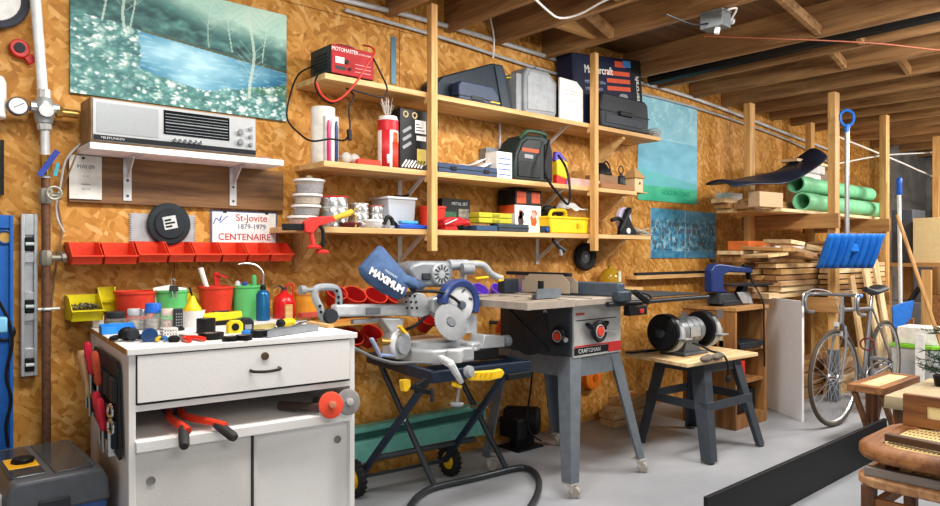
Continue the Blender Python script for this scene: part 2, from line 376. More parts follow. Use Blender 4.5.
# ---- big landscape picture
def lands(x, z):
    n = fb(x, z, 5); n2 = fb(x+5, z, 14); n3 = fb(x, z+9, 55, 2)
    dark = mixc((.07, .24, .25), (.34, .55, .51), n2*1.5-.3)
    mist = mixc((.60, .77, .71), (.76, .86, .79), n)
    top = .57-.18*(x-.33); bot = .16+.42*abs(x-.56)**1.15+.03*n2
    c = mixc(dark, mist, (z-top-.16-.13*(n2-.5)-.10*max(0, min(1, (.62-x)*4)))*6)
    if x > .30-.04*n2 and bot < z < top:
        f = abs(x-.52)*2.1+2.2*abs(z-(bot+top)/2-.02)
        c = mixc((.12, .42, .56), (.70, .86, .90), 1.05-f+.7*(n-.5))
        if fb(x*.35, z, 36, 2) > .63: c = mixc(c, (.78, .9, .92), .3)
    elif z <= bot or (x < .37+.05*n2 and z < .66-.25*x+.09*(n-.5)):
        c = mixc((.09, .30, .31), (.34, .58, .55), n2)
        if x > .8 and z > .22: c = mixc(c, (.16, .38, .20), .6)
        best = 0
        for s_, off in ((11, 0), (19, 7.7), (27, 3.1)):
            d_, p_ = MN.voronoi(Vector((x*s_*1.6+off+.8*n3, z*s_+off+.6*n2, 3.3)))
            hsh = (math.sin(p_[0].x*12.9+p_[0].y*78.2)*43758.5) % 1
            best = max(best, (.58-d_[0])*3.0*hsh+.5*(n3-.5))
        g = fb(x, z, 3.5, 2, 8)
        c = mixc(c, mixc((.58, .76, .74), (.95, .96, .92), best*1.1-.1), min(.95, best*(.6+.9*g)))
    if top < z < top+.022 and x > .3: c = mixc(c, (.30, .31, .20), .8)
    for tx, b0, tw in ((.13, .60, .005), (.22, .56, .007), (.25, .6, .004), (.81, .16, .008), (.88, .5, .003), (.70, .55, .003), (.6, .55, .002)):
        dx = abs(x-tx-.012*math.sin(z*9+tx*50))
        if dx < tw*(1.2-.5*z) and z > b0: c = mixc(c, (.76, .82, .76), .8)
        for k in range(5):
            zz = b0+.16+.06*k
            if 0 < (z-zz) < .12 and abs(abs(x-tx)-(z-zz)*.5*(1+.3*math.sin(k*7))) < .0025: c = mixc(c, (.62, .72, .66), .65)
    return c
X0, X1 = XY(70, D-.012), XY(286, D-.012)
t = T('landscape_picture', 'large unframed landscape print of a blue lake among white blossoms above the radio', 'picture', (X0, D-.018, 1.846))
MB().box(0, .002, 0, X1-X0, .016, .52).build('board', M('#4d8f88', .6), t)
paint(lands, 'print', X1-X0, .52, 280, 200, t, y=.0)
# ---- round plaque and canister at the left edge
c = P(-7, -4, D-.03)
t = T('wall_plaque', 'round white disc with a thick dark grey rim at the top left edge', 'plaque', c)
MB().torus((0, 0, 0), (0, 1, 0), .105, .016).build('rim', M('#43474f', .4), t)
MB().cyl((0, .02, 0), (0, .0, 0), .1, n=32).build('face', WHT, t)
MB().cyl((0, .015, 0), (0, .03, 0), .012).build('hook', BLK, t)
c = P(-13, 97, D-.07)
MB().lathe([(.055, -.075), (.06, -.07), (.06, .06), (.052, .078), (.02, .085), (.02, .1)], (0, 0, 0)).cyl((0, .0, 0), (0, .066, 0), .02).one('filter_housing', 'white plastic canister cut off by the left edge beside the gauge', 'canister', WHT, c)
# ---- red chalk reel on the wall
c = P(20, 50, D-.02)
t = T('chalk_reel', 'small red chalk line reel hung on the wall left of the pipe', 'chalk reel', c, rot=(0, R(-35), 0))
pts = [(.033*math.cos(a)*(1.0), .036*math.sin(a)+.004) for a in [2*PI*i/18 for i in range(18)]]
MB().prism(pts, 'XZ', -.016, .016).build('body', RED, t, bev=.004)
MB().cyl((0, -.022, .006), (0, -.015, .006), .019).build('spool_cover', BLK, t)
MB().cbox((.01, 0, -.045), (.034, .026, .03)).build('nose', RED, t, bev=.003)
MB().cyl((0, .0, .02), (.0, .02, .03), .003).build('nail', STEEL, t)
# ---- water pipe
a0 = P(35, -6, 3.11); a1 = P(43, 96, 3.11)
WY = 3.11
galv = M('#c9cac6', .4, .35); rusty = M('#6b4a38', .6, .35, .3, 60)
t = T('water_pipe', 'vertical water pipe with regulator valves and grey upper length on the wall', 'pipe', (a1.x, WY, 0))
MB().tube([(a0.x-.02, WY, 2.7), a0, a1], .0185, 14).build('upper_pipe', M('#dfe0de', .35), t, w=1)
p = P(44, 98, WY); q = P(45, 142, WY)
MB().cyl(p, P(44, 90, WY), .024, n=8).build('coupling', galv, t, w=1); MB().cyl(P(44, 122, WY), P(45, 130, WY), .026, n=8).build('coupling', galv, t, w=1)
rb = MB().lathe([(.02, -.06), (.03, -.05), (.034, -.02), (.034, .02), (.028, .04), (.02, .05)], P(44, 110, WY))
rb.cyl(P(44, 108, WY)+Vector((-.045, 0, 0)), P(44, 108, WY)+Vector((.05, 0, 0)), .022, n=10).cyl(P(44, 112, WY), P(44, 112, WY)+Vector((0, -.05, 0)), .026, n=10)
reg = rb.build('regulator', M('#aeb1b0', .45, .5), t, w=1)
br = P(56, 112, WY)
MB().cyl(br, (XY(78, WY), WY, br.z), .017).cyl(br, br+Vector((.02, 0, 0)), .024, n=6).build('brass_nipple', BRASS, t, w=1)
g = P(17, 107, WY-.02)
ga = MB().lathe([(.031, .0), (.035, .004), (.035, .022), (.032, .026)], g, (0, -1, 0), 24).cyl(g, P(36, 109, WY), .008).build('gauge', M('#4c4f52', .4, .4), t, w=1)
MB().cyl(g+Vector((0, -.0262, 0)), g+Vector((0, -.028, 0)), .029, n=24).build('dial', WHT, ga, w=1, root=t)
MB().bar(g+Vector((-.015, -.029, -.008)), g+Vector((.018, -.029, .012)), .003, .002).build('needle', BLK, ga, w=1, root=t)
MB().cyl(P(45, 128, WY), P(45.5, 178, WY), .0165).build('middle_pipe', M('#d3d5d4', .4, .2), t, w=1)
v1 = P(46, 163, WY)
MB().cyl(v1+Vector((0, 0, -.05)), v1+Vector((0, 0, .03)), .022, n=8).cyl(v1, v1+Vector((0, -.04, 0)), .009).build('valve', BRASS, t, w=1)
MB().bar(v1+Vector((-.03, -.045, -.055)), v1+Vector((.03, -.045, .045)), .02, .008, up=(0, 1, 0)).build('valve_handle', M('#27409a', .4), t, w=1)
MB().bar(v1+Vector((.025, -.03, -.05)), v1+Vector((.035, -.03, .0)), .012, .006, up=(0, 1, 0)).build('tag', M('#3aa3b8', .4), t, w=1)
v2 = P(46, 196, WY)
MB().lathe([(.02, -.03), (.026, -.02), (.026, .02), (.02, .03)], v2, n=8).cyl(v2, v2+Vector((.05, -.01, 0)), .014, n=8).torus(v2+Vector((.02, -.04, .01)), (0, 1, 0), .024, .005).build('stop_valve', M('#9d9a8e', .45, .5), t, w=1)
MB().tube([P(45.5, 176, WY), P(46, 250, WY), P(46, 300, WY), P(46.5, 446, WY), (P(46.5, 446, WY).x, WY, 0)], .0155, 12).build('lower_pipe', rusty, t, w=1)
v3 = P(46, 258, WY)
MB().lathe([(.018, -.03), (.024, -.02), (.024, .02), (.018, .03)], v3, n=8).cyl(v3, v3+Vector((.055, -.005, 0)), .012, n=8).lathe([(.02, -.008), (.022, 0), (.02, .008)], v3+Vector((.06, -.005, 0)), (1, 0, .2), 8).build('drain_valve', M('#8b8577', .5, .5), t, w=1)
v4 = P(46, 309, WY)
MB().torus(v4, (0, 0, 1), .018, .006).cyl(v4+Vector((-.03, -.01, 0)), v4+Vector((.045, -.01, 0)), .006).build('clamp', galv, t, w=1)
for nm, lb, ps, m_ in (('ground_wire', 'thin copper coloured wire curling beside the water pipe', [P(80, 145, 3.15), P(68, 175, 3.15), P(58, 200, 3.16), P(62, 230, 3.16), P(57, 258, 3.15), P(52, 300, 3.165), P(50, 330, 3.165)], M('#8a6f55', .5, .4)),
                       ('thermostat_wire', 'thin pale wire dangling from the radio shelf to the pipe', [P(82, 142, 3.15), P(66, 160, 3.12), P(60, 188, 3.14), P(56, 205, 3.15), P(58, 220, 3.15), P(64, 232, 3.16)], LGR)):
    MB().tube(ps, .004, 6, sm=5).one(nm, lb, 'wire', m_, ps[0], w=1)
# ---- levels
x0, x1 = XY(-8, 3.13), XY(13.5, 3.13)
t = T('spirit_level', 'long blue spirit level standing against the wall at the left edge', 'level', (x0, 3.135, 0))
w_ = x1-x0; zt = P(7, 215, 3.13).z
b = MB().box(0, 0, 0, w_, .03, .02).box(0, 0, zt-.05, w_, .03, zt).box(w_-.012, -.004, 0, w_, .034, zt).box(0, -.004, 0, .012, .034, zt)
b.box(.012, .008, .02, w_-.012, .022, zt-.05)
b.build('frame', M('#1f5fae', .4), t, bev=.002)
hz = P(5, 237, 3.13).z
MB().torus((w_*.62, .002, hz), (0, 1, 0), .024, .004).build('vial_ring', M('#14447f', .4), t)
MB().cyl((w_*.62, .006, hz), (w_*.62, .014, hz), .022).build('vial_window', M('#c59a50', .4), t)
MB().torus((w_*.62, .002, hz-.36), (0, 1, 0), .03, .005, flat=1).build('hand_hole', BLK, t)
a, b2, z0, z1 = wallrect(21, 37.5, 214, 376, 3.14)
t = T('spirit_level', 'silver box spirit level with three black framed windows hung beside the pipe', 'level', (a, 3.135, z0))
w_ = b2-a; h = z1-z0
al = M('#c4c7ca', .3, .6)
b = MB().box(0, 0, 0, .012, .03, h).box(w_-.012, 0, 0, w_, .03, h)
cuts = [(.0, .03), (.1, .14), (.36, .40), (.62, .66), (.80, .85), (.96, 1.0)]
for p_, q_ in ((0, .03), (.11, .17), (.34, .40), (.46, .52), (.70, .76), (.87, 1.0)): b.box(.012, .003, h*p_, w_-.012, .027, h*q_)
b.box(.012, .018, 0, w_-.012, .022, h).build('frame', al, t, bev=.0015)
for k in (.07, .43, .815):
    f = MB().cbox((w_/2, .012, h*k), (w_-.02, .032, h*.085)).build('vial_frame', BLK, t, bev=.006)
    MB().cyl((w_/2-.014, -.006, h*k), (w_/2+.014, -.006, h*k), .007, n=10).build('vial', M('#c8d6cf', .2), f)
# small black things at the extreme left
MB().bar(P(2, 140, 3.165), P(2, 195, 3.165), .012, .012, up=(0, 1, 0)).one('metal_file', 'thin black file hanging on the wall above the blue level', 'file', BLK, P(2, 140, 3.165), w=1)
ps = [P(-2, 300, 3.09), P(9, 322, 3.08), P(12, 345, 3.08), P(6, 375, 3.09), P(11, 400, 3.09), P(6, 425, 3.1), P(8, 447, 3.11)]
MB().tube(ps, .006, 6, sm=5).one('power_cord', 'black cord hanging in front of the blue level', 'cord', BLK, ps[0], w=1)
MB().cbox((0, 0, 0), (.06, .05, .06)).one('blue_clip', 'light blue plastic clip at the left edge in front of the blue level', 'clip', M('#7fc3e6', .4), P(-3, 325, 3.085), bev=.008)
# ---- radio shelf
SY = 2.955; sz = 1.625
sx0, sx1 = XY(90, SY), XY(284, SY)
t = T('radio_shelf', 'white board shelf on two white brackets carrying the old radio', 'shelf', (sx0, SY, sz))
MB().box(0, 0, -.026, sx1-sx0, D-.003-SY, 0).build('board', WHT, t, bev=.002)
for u in (133, 240):
    bx = XY(u, SY+.12)-sx0
    b = MB().box(bx-.016, .03, -.031, bx+.016, .205, -.026).box(bx-.016, .196, -.205, bx+.016, .200, -.026)
    b.prism([(.20, -.10), (.20, -.031), (.10, -.031), (.185, -.11)], 'YZ', bx-.003, bx+.003)
    k = b.build('bracket', M('#d5d6d6', .35, .2), t)
    for zz in (-.185, -.12): MB().cyl((bx, .194, zz), (bx, .197, zz), .006, n=8).build('screw', DSTEEL, k)
a, b2, z0, z1 = wallrect(69, 284, 160, 205, D-.03)
MB().box(a, D-.024, 1.405, b2, D-.002, 1.597).one('wall_plank', 'dark stained oak plank fixed to the wall under the radio shelf', 'plank', WOOD('#57371a', '#8c6337', 'X', fine=1.2), (a, D, 1.4), w=1, bev=.002)
a, b2, z0, z1 = wallrect(69.5, 102, 153, 199, D-.035)
t = T('paper_card', 'white paper card pinned to the plank left below the radio shelf', 'card', (a, D-.032, z0))
MB().box(0, 0, 0, b2-a, .004, z1-z0-.01).build('sheet', M('#dcdad2', .7), t)
for k, (s_, sz_, zz) in enumerate((('MAI 09', .022, .13), ('. .', .03, .1), ('mesure', .012, .06), ('12 x 14', .01, .04))):
    text(s_, sz_, ((b2-a)*.5, -.0006, zz), FRONT, M('#6d6d70', .7), t)
MB().cyl((.05, -.004, .165), (.05, .006, .165), .005).build('pin', BLK, t)
# ---- radio
rx0, rx1 = XY(91, 2.965), XY(257, 2.965); W = rx1-rx0; Hh = .178
t = T('tabletop_radio', 'vintage wooden cased radio with silver front and dark tuning dial on white shelf', 'radio', (rx0, 2.965, sz))
MB().box(0, .006, .004, W, .17, Hh).build('case', WOOD('#7b5a38', '#a8855c', 'X'), t, bev=.004)
fr = MB().box(.006, 0, .01, W-.006, .007, Hh-.006).build('front_panel', M('#aeb0b1', .4, .4, .04), t, bev=.002)
MB().box(.02, -.002, .042, W*.37, .001, Hh-.02).build('speaker_grille', M('#969a9c', .42, .4, .06, 260), t)
MB().box(.008, -.004, .012, W-.008, .001, .032).build('lower_strip', M('#24262a', .3), t)
MB().box(W*.4, -.003, .062, W*.81, .001, Hh-.018).build('dial_glass', M('#17191c', .15), t)
for k in range(7):
    zz = .07+k*.0125
    MB().box(W*.41, -.0042, zz, W*.8, -.002, zz+(.002 if k != 3 else .004)).build('scale_line', M('#8f9497', .4), t)
for k in range(6): MB().cyl((W*.46+k*.021, -.014, .040), (W*.46+k*.021, 0, .040), .0075, n=12).build('push_button', CHROME, t, bev=.001)
for px, pz, r_ in ((.88, .105, .014), (.95, .125, .009), (.95, .09, .009), (.88, .062, .014), (.95, .055, .009)):
    MB().lathe([(r_, 0), (r_, .012), (r_*.8, .016)], (W*px, 0, pz), (0, -1, 0), 18).build('knob', STEEL, t)
text('TELEFUNKEN', .012, (.075, -.0046, .022), FRONT, M('#d9dadb', .3, .5), t, sx=1.2)
for px in (.04, W-.04): MB().box(px-.02, .02, 0, px+.02, .15, .005).build('foot', BLK, t)
MB().ball((0, 0, .008), .03, (1.1, .8, .28)).one('wire_coil', 'small tangle of thin wire at the right end of the radio shelf', 'wire', M('#a7766a', .5), (sx1-.07, SY+.06, sz))
# ---- trowel, disc, sign
a, b2, z0, z1 = wallrect(132, 194, 214, 242, D-.012)
b = MB(); n = 13; hh = z1-z0; wv = b2-a
poly = [(0, 0)]
for k in range(n): poly += [(wv, hh*k/n), (wv+.01, hh*(k+.25)/n), (wv+.01, hh*(k+.6)/n), (wv, hh*(k+.75)/n)]
poly += [(wv, hh)]
for k in range(n): poly += [(0, hh*(n-k)/n), (-.01, hh*(n-k-.25)/n), (-.01, hh*(n-k-.6)/n), (0, hh*(n-k-.75)/n)]
b.prism(poly[1:], 'XZ', 0, .002).one('notched_trowel', 'bright steel plate with toothed ends behind the black disc', 'trowel', M('#cfd0d0', .3, .6), (a, D-.006, z0))
c = P(169.5, 224, D-.03)
t = T('sanding_disc', 'round black disc with a square label leaning on the steel trowel', 'disc', c)
MB().lathe([(.02, .02), (.088, .02), (.092, .012), (.092, .004), (.086, -.002), (.066, -.004), (.062, -.012), (.0, -.012)], (0, 0, 0), (0, 1, 0), 32).build('body', M('#2c3135', .35), t)
MB().box(-.028, -.0135, -.022, .028, -.0115, .034, Matrix.Rotation(R(-12), 4, 'Y')).build('label', M('#c9cbcb', .5), t)
for k in range(3): MB().box(-.022, -.0145, -.014+k*.014, .02 if k % 2 else .006, -.0132, -.006+k*.014, Matrix.Rotation(R(-12), 4, 'Y')).build('print', BLK, t)
a, b2, z0, z1 = wallrect(211, 277.5, 211, 247, D-.012); W = b2-a; h = z1-z0
t = T('commemorative_plate', 'white licence style plate lettered for a town centenary above the orange bins', 'sign', (a, D-.008, z0))
MB().box(0, 0, 0, W, .004, h).build('border', M('#54678c', .5), t, bev=.002)
MB().box(.008, -.001, .008, W-.008, .003, h-.008).build('plate', WHT, t)
red = M('#b8262c', .5); navy = M('#2a3a6a', .5)
text('St-Jovite', .046, (W*.60, -.0016, h*.80), FRONT, red, t, bold=.0003, sx=1.0)
text('1879-1979', .033, (W*.60, -.0016, h*.56), FRONT, navy, t)
text('CENTENAIRE', .043, (W*.5, -.0016, h*.27), FRONT, red, t, bold=.0003, sx=1.02)
cr = [(.03, .62), (.06, .78), (.09, .72), (.12, .86), (.10, .66), (.16, .8), (.19, .84)]
MB().tube([(W*x_*1.3, -.0016, h*z_) for x_, z_ in cr], .0022, 5, sm=4).build('crest', M('#3b56a5', .5), t)
for px in (.2, .83):
    for pz in (.05, .95): MB().box(W*px-.008, -.003, h*pz-.004, W*px+.008, .0, h*pz+.004).build('slot', BLK, t)
# ---- orange parts bins on a rail
def bin_mesh(W, h, dp, lip):
    b = MB(); k = .0025
    side = [(0, 0), (-dp*.86, 0), (-dp, lip*.9), (-dp*.97, lip), (-dp*.5, h), (0, h)]
    for x_ in (0, W-k): b.prism(side, 'YZ', x_, x_+k)
    b.box(0, -dp*.86, 0, W, 0, k).box(0, -k, 0, W, 0, h)
    b.prism([(-dp*.86, 0), (-dp, lip*.9), (-dp-.006, lip), (-dp+.004, lip), (-dp*.86+k, 0)], 'YZ', 0, W)
    b.box(-.002, -dp-.010, lip-.006, W+.002, -dp+.006, lip)
    b.box(-.003, -dp*.5, h-.008, 0, 0, h).box(W, -dp*.5, h-.008, W+.003, 0, h)
    return b
bz = P(180, 262, 3.05).z
rail = MB().box(.60, D-.006, bz+.03, 1.60, D-.001, bz+.045)
rail.one('bin_rail', 'thin metal strip on the wall that carries the orange parts bins', 'rail', M('#8b8175', .5, .4), (.6, D, bz), w=1)
ub = [70, 103, 137, 167.5, 194, 221, 246.5, 269, 292]
om = M('#e0452a', .38)
where = ['leftmost orange parts bin, under the white card', 'second orange parts bin from the left, hung slightly forward', 'third orange parts bin from the left, below the toothed steel plate', 'fourth orange parts bin from the left, right under the black disc',
         'fifth orange parts bin from the left, just left of the sign', 'sixth orange parts bin from the left, under the left of the sign', 'seventh orange parts bin from the left, under the right of the sign', 'rightmost orange parts bin, beside the wooden shelving']
for i in range(8):
    x0, x1 = XY(ub[i], 3.06), XY(ub[i+1], 3.06); dy = -.02 if i < 2 else 0
    zz = bz-(.006 if i < 2 else 0)
    o = bin_mesh(x1-x0-.007, .088, .13, .036).one('parts_bin', where[i], 'parts bin', om, (x0+.003, D-.012, zz), 'orange parts bins on the wall rail')
# ---- yellow parts bins behind the cabinet
for u0, u1, v, lb, Y in ((71, 103, 322, 'yellow parts bin full of screws at the left behind the cabinet', D-.01), (104, 121, 313, 'yellow parts bin behind the red bucket nearest the screws', D-.01), (187, 203, 318, 'yellow parts bin glimpsed behind the white cup', D-.01), (256, 276, 318, 'yellow parts bin glimpsed behind the blue bottle', D-.01)):
    x0, x1 = XY(u0, 3.06), XY(u1, 3.06)
    z = P(u0, v, 3.06).z
    bin_mesh(x1-x0, .10, .125 if u0 == 71 else .045, .045).one('parts_bin', lb, 'parts bin', M('#e2d21e', .4), (x0, Y, z), 'yellow parts bins behind the cabinet')
    if u0 == 71:
        b = MB()
        for k in range(130):
            q = Vector((random.uniform(.012, x1-x0-.012), -random.uniform(.012, .09), random.uniform(.012, .062)))
            a_ = Vector((random.uniform(-1, 1), random.uniform(-1, 1), random.uniform(-.5, .6))).normalized()*.011
            b.cyl(q-a_, q+a_, .0022, n=5).cyl(q+a_, q+a_*1.2, .0045, n=6)
        b.one('screws', 'heap of grey screws filling the yellow bin', 'screws', M('#6d6660', .4, .5, .4, 90), (x0, Y, z), kind='stuff')
# ================================================================ WHITE CABINET
CZ = .90
ca = math.radians(-5.5)
t = T('tool_cabinet', 'white speckled melamine cabinet with drawer and sliding doors topped by tools', 'cabinet', (.64, 2.338, 0), ca)
CAB = t
Wc, Dc = .778, .82
mel = M('#e9e7e3', .45, 0, .05, 220); chip = M('#d8d5cf', .5, 0, .06, 200)
b = MB().box(0, 0, 0, .02, Dc, CZ-.02).box(Wc-.02, 0, 0, Wc, Dc, CZ-.02).box(.02, Dc-.012, 0, Wc-.02, Dc, CZ-.02)
b.box(.02, .0, .70, Wc-.02, Dc-.012, .72).box(.02, .02, .05, Wc-.02, Dc-.012, .07).box(.02, .04, 0, Wc-.02, .055, .05)
b.build('body', mel, t, bev=.0015)
MB().box(-.006, -.012, CZ-.02, Wc+.006, Dc, CZ).build('top', mel, t, bev=.002)
MB().box(-.0075, .0, CZ-.019, -.006, Dc, CZ-.001).build('worn_edge', M('#b48a4e', .7, 0, .3, 30), t)
dr = MB().box(.024, -.008, .728, Wc-.024, .012, .876).build('drawer', mel, t, bev=.0015)
MB().box(.022, -.001, .722, Wc-.022, .004, .88).build('shadow_gap', BLK, t)
hx = .43
MB().tube([(hx-.05, -.006, .797), (hx-.046, -.03, .795), (hx, -.036, .792), (hx+.046, -.03, .795), (hx+.05, -.006, .797)], .0055, 8, sm=4).build('handle', M('#3b332e', .35, .6), dr)
MB().lathe([(.014, 0), (.013, .006), (.007, .007)], (hx, -.008, .842), (0, -1, 0)).build('lock', M('#6b5a45', .35, .7), dr)
MB().box(.018, -.02, .575, Wc-.018, Dc-.02, .608).build('shelf', mel, t, bev=.002)
d1 = MB().box(.02, .004, .07, .405, .02, .572).build('sliding_door', chip, t, bev=.001)
d2 = MB().box(.385, .024, .07, Wc-.02, .04, .572).build('sliding_door', mel, t, bev=.001)
for d_, x_, y_ in ((d1, .065, .003), (d2, Wc-.06, .023)):
    MB().lathe([(.014, 0), (.014, .003), (.011, .003), (.010, .001)], (x_, y_, .475 if d_ is d1 else .50), (0, -1, 0)).build('finger_pull', M('#8e8a84', .4, .5), d_)
MB().box(.385, .002, .07, .395, .006, .572).build('door_edge', DGR, d1)
# things lying on the open shelf
def loc(p): return mtx(CAB) @ Vector(p)
t = T('bolt_cutters', 'red bolt cutters with black grips poking out of the cabinet shelf', 'bolt cutters', loc((.2, .0, .617)), ca)
h1 = [(-.02, .28, .016), (-.05, .12, .022), (-.042, .0, .02), (-.035, -.05, .012)]
h2 = [(.02, .28, .016), (.0, .12, .022), (.05, .0, .02), (.085, -.05, .012)]
gm = M('#33302f', .55)
MB().tube(h1, .0125, 10, sm=4).build('handle', M('#d8391f', .4), t)
MB().tube(h2, .0125, 10, sm=4).build('handle', M('#d8391f', .4), t)
MB().lathe([(.014, 0), (.0165, .01), (.0165, .085), (.013, .095)], (-.0405, -.015, .0165), (Vector((-.028, -.13, -.06))).normalized(), 14).build('grip', gm, t)
MB().lathe([(.014, 0), (.0165, .01), (.0165, .085), (.013, .095)], (.062, -.015, .0165), (Vector((.06, -.12, -.06))).normalized(), 14).build('grip', gm, t)
MB().cbox((0, .30, .016), (.075, .06, .02)).cyl((-.02, .28, .016), (-.02, .33, .016), .012).build('hinge', DSTEEL, t, bev=.003)
MB().prism([(-.03, .32), (.03, .32), (.02, .40), (.003, .41), (0, .37), (-.003, .41), (-.02, .40)], 'XY', .006, .026).build('jaw', DSTEEL, t)
t = T('angle_grinder', 'grinder with an orange red disc and a worn grey disc lying in the cabinet shelf', 'grinder', loc((.66, .0, .608)), ca)
MB().cyl((-.12, .14, .022), (-.0, -.04, .03), .016).build('shaft', M('#4d3d36', .5, .4), t)
MB().cyl((.02, .14, .022), (.06, -.03, .03), .014).build('shaft', M('#4d4a48', .5, .4), t)
for x_, y_, m_, hub in ((-.005, -.05, M('#d8462c', .5), M('#c27a5e', .5, .3)), (.068, -.04, M('#8d8a88', .45, .4), M('#bcb9b5', .4, .5))):
    k = MB().lathe([(.0, 0), (.046, 0), (.048, .004), (.048, .010), (.04, .013), (.0, .013)], (x_, y_, .042), (.05, -1, .22), 28).build('disc', m_, t)
    MB().lathe([(.014, 0), (.014, .012), (.006, .014)], Vector((x_, y_, .042))+Vector((.05, -1, .22)).normalized()*.012, (.05, -1, .22), 12).build('hub', hub, k)
# ---- tool pouch on the left side
t = T('tool_pouch', 'black fabric tool pouch holding screwdrivers on the left side of the white cabinet', 'tool pouch', loc((-.009, 0, 0)), ca)
zz0, zz1 = .515, .845
pouch = M('#1f262b', .55)
MB().prism([(.10, zz1-.03), (.13, zz1-.004), (.16, zz1), (.60, zz1), (.63, zz1-.02), (.66, zz0+.10), (.62, zz0+.06), (.08, zz0+.02), (.05, zz0+.03)], 'YZ', -.006, 0).build('backing', pouch, t, bev=.002)
for k in range(6):
    y = .11+k*.085; h = (.09, .12, .11, .13, .10, .12)[k]
    z_ = zz0+.05+.008*k; MB().prism([(-.007, y-.008), (-.022, y+.004), (-.022, y+.056), (-.007, y+.068)], 'XY', z_, z_+h).build('pocket', pouch, t, bev=.003)
for k in range(4):
    y = .15+k*.12
    MB().prism([(-.007, y-.05), (-.02, y-.035), (-.02, y+.035), (-.007, y+.05)], 'XY', zz0+.20, zz0+.275).build('pocket', M('#232a30', .5), t, bev=.003)
for k, (y, z, L, m_, nm, lb) in enumerate(((.62, .70, .13, WOOD('#b98d5b', '#dcb585', 'Z'), 'wood_chisel', 'wooden handled chisel nearest the wall in the black pouch'), (.53, .685, .14, WOOD('#b98d5b', '#dcb585', 'Z'), 'wood_chisel', 'wooden handled chisel second from the wall in the black pouch'),
        (.50, .775, .10, M('#c7203c', .35), 'screwdriver', 'crimson handled screwdriver upright above the chisels in the pouch'), (.33, .76, .10, M('#b0472c', .4), 'screwdriver', 'brick red handled screwdriver at the top of the pouch'),
        (.30, .635, .09, M('#c2263a', .35), 'screwdriver', 'left of two red handled screwdrivers low in the pouch'), (.22, .625, .09, M('#c2263a', .35), 'screwdriver', 'right of two red handled screwdrivers low in the pouch'))):
    q = T(nm, lb, nm.replace('_', ' '), loc((-.04, y, z)), ca, None)
    if 'chisel' in nm: MB().lathe([(.010, -.02), (.017, 0), (.013, .03), (.019, L*.6), (.021, L*.85), (.016, L)], (0, 0, 0), (-.1, .06, 1), 14).build('handle', m_, q)
    else: MB().lathe([(.008, -.02), (.014, 0), (.011, .02), (.015, L*.5), (.013, L*.9), (.008, L)], (0, 0, 0), (-.12, .05, 1), 8).build('handle', m_, q)
    MB().cyl((.001, -.003, -.09), (.0, 0, 0), .005).build('blade', STEEL, q)
q = T('ring_pliers', 'shiny pliers with looped handles at the front of the black pouch', 'pliers', loc((-.03, .13, .60)), ca)
MB().torus((0, 0, .035), (1, .2, 0), .022, .006).torus((0, .01, .085), (1, .2, 0), .02, .006).build('handle', CHROME, q)
MB().bar((0, 0, .015), (.002, 0, -.06), .02, .008).build('jaw', CHROME, q)
# ================================================================ THINGS ON THE CABINET TOP
def g(u, v): return G(u, v, CZ)
def jar(p, r, h, lidm, lab, cat='jar', fill='#b9ab95', name='glass_jar', lidh=.018, tint='#dfe6e0', alpha=.22):
    q = T(name, lab, cat, p)
    MB().lathe([(r*.9, 0), (r, .006), (r, h*.8), (r*.82, h*.92), (r*.82, h)], n=20).build('glass', CLEAR(tint, .1, alpha), q)
    MB().lathe([(r*.84, .004), (r*.9, .01), (r*.9, h*.62), (0, h*.66)], n=14).build('contents', M(fill, .7, 0, .5, 120), q)
    if lidm: MB().lathe([(r*.9, h-.004), (r*.92, h), (r*.92, h+lidh), (r*.86, h+lidh+.003), (0, h+lidh+.003)], n=20).build('lid', lidm, q)
    return q
def bucket(p, r0, r1, h, m, lab, tilt=(0, 0, 0), name='plastic_bucket', cat='bucket', rim=True):
    q = T(name, lab, cat, p, rot=tilt)
    pr = [(r0, 0), (r1, h), (r1+.003, h), (r1+.003, h-.01), (r1-.003, h-.004), (r0-.003, .004), (0, .004), (0, 0)]
    MB().lathe(pr, n=28, close=True).build('pail', m, q); return q
# buckets along the back
rbm, gbm = M('#d23a24', .4), M('#5fbf6f', .42)
bk1 = bucket(Vector((XY(135, 3.05), 3.05, CZ)), .062, .078, .145, rbm, 'wide red plastic bucket at the back left of the cabinet top')
bk2 = bucket(Vector((XY(171, 3.05), 3.05, CZ)), .056, .066, .145, gbm, 'green plastic bucket with papers and a bulldog clip, left of the white cup')
MB().box(-.05, .0, .03, .02, .003, .165, Matrix.Rotation(R(-9), 4, 'Y')).box(-.01, .01, .03, .045, .013, .158, Matrix.Rotation(R(8), 4, 'Y')).one('papers', 'white papers standing in the green bucket with the clip', 'paper', WHT, bk2.location+Vector((0, -.01, 0)))
q = T('bulldog_clip', 'black bulldog clip on the rim of the green bucket with papers', 'clip', bk2.location+Vector((-.012, -.071, .142)))
MB().prism([(-.012, 0), (.012, 0), (.004, .022), (-.004, .022)], 'YZ', -.016, .016).build('jaw', BLK, q)
MB().tube([(-.008, -.008, 0), (-.008, -.012, -.03), (.008, -.012, -.03), (.008, -.008, 0)], .0015, 5).tube([(-.006, .004, .02), (-.008, .01, .05), (.008, .01, .05), (.006, .004, .02)], .0015, 5).build('wire_arm', STEEL, q)
bk3 = bucket(Vector((XY(216, 3.05), 3.05, CZ)), .058, .076, .155, rbm, 'red plastic bucket holding a white stick and a red tool')
bk4 = bucket(Vector((XY(247, 3.05), 3.05, CZ)), .058, .072, .155, gbm, 'green plastic bucket crammed with small tools beside the blue bottle')
p = bk3.location
MB().cyl(p+Vector((.0, .0, .01)), p+Vector((-.075, -.02, .235)), .011).one('white_rod', 'white plastic rod leaning out of the red bucket', 'rod', WHT, p, w=1)
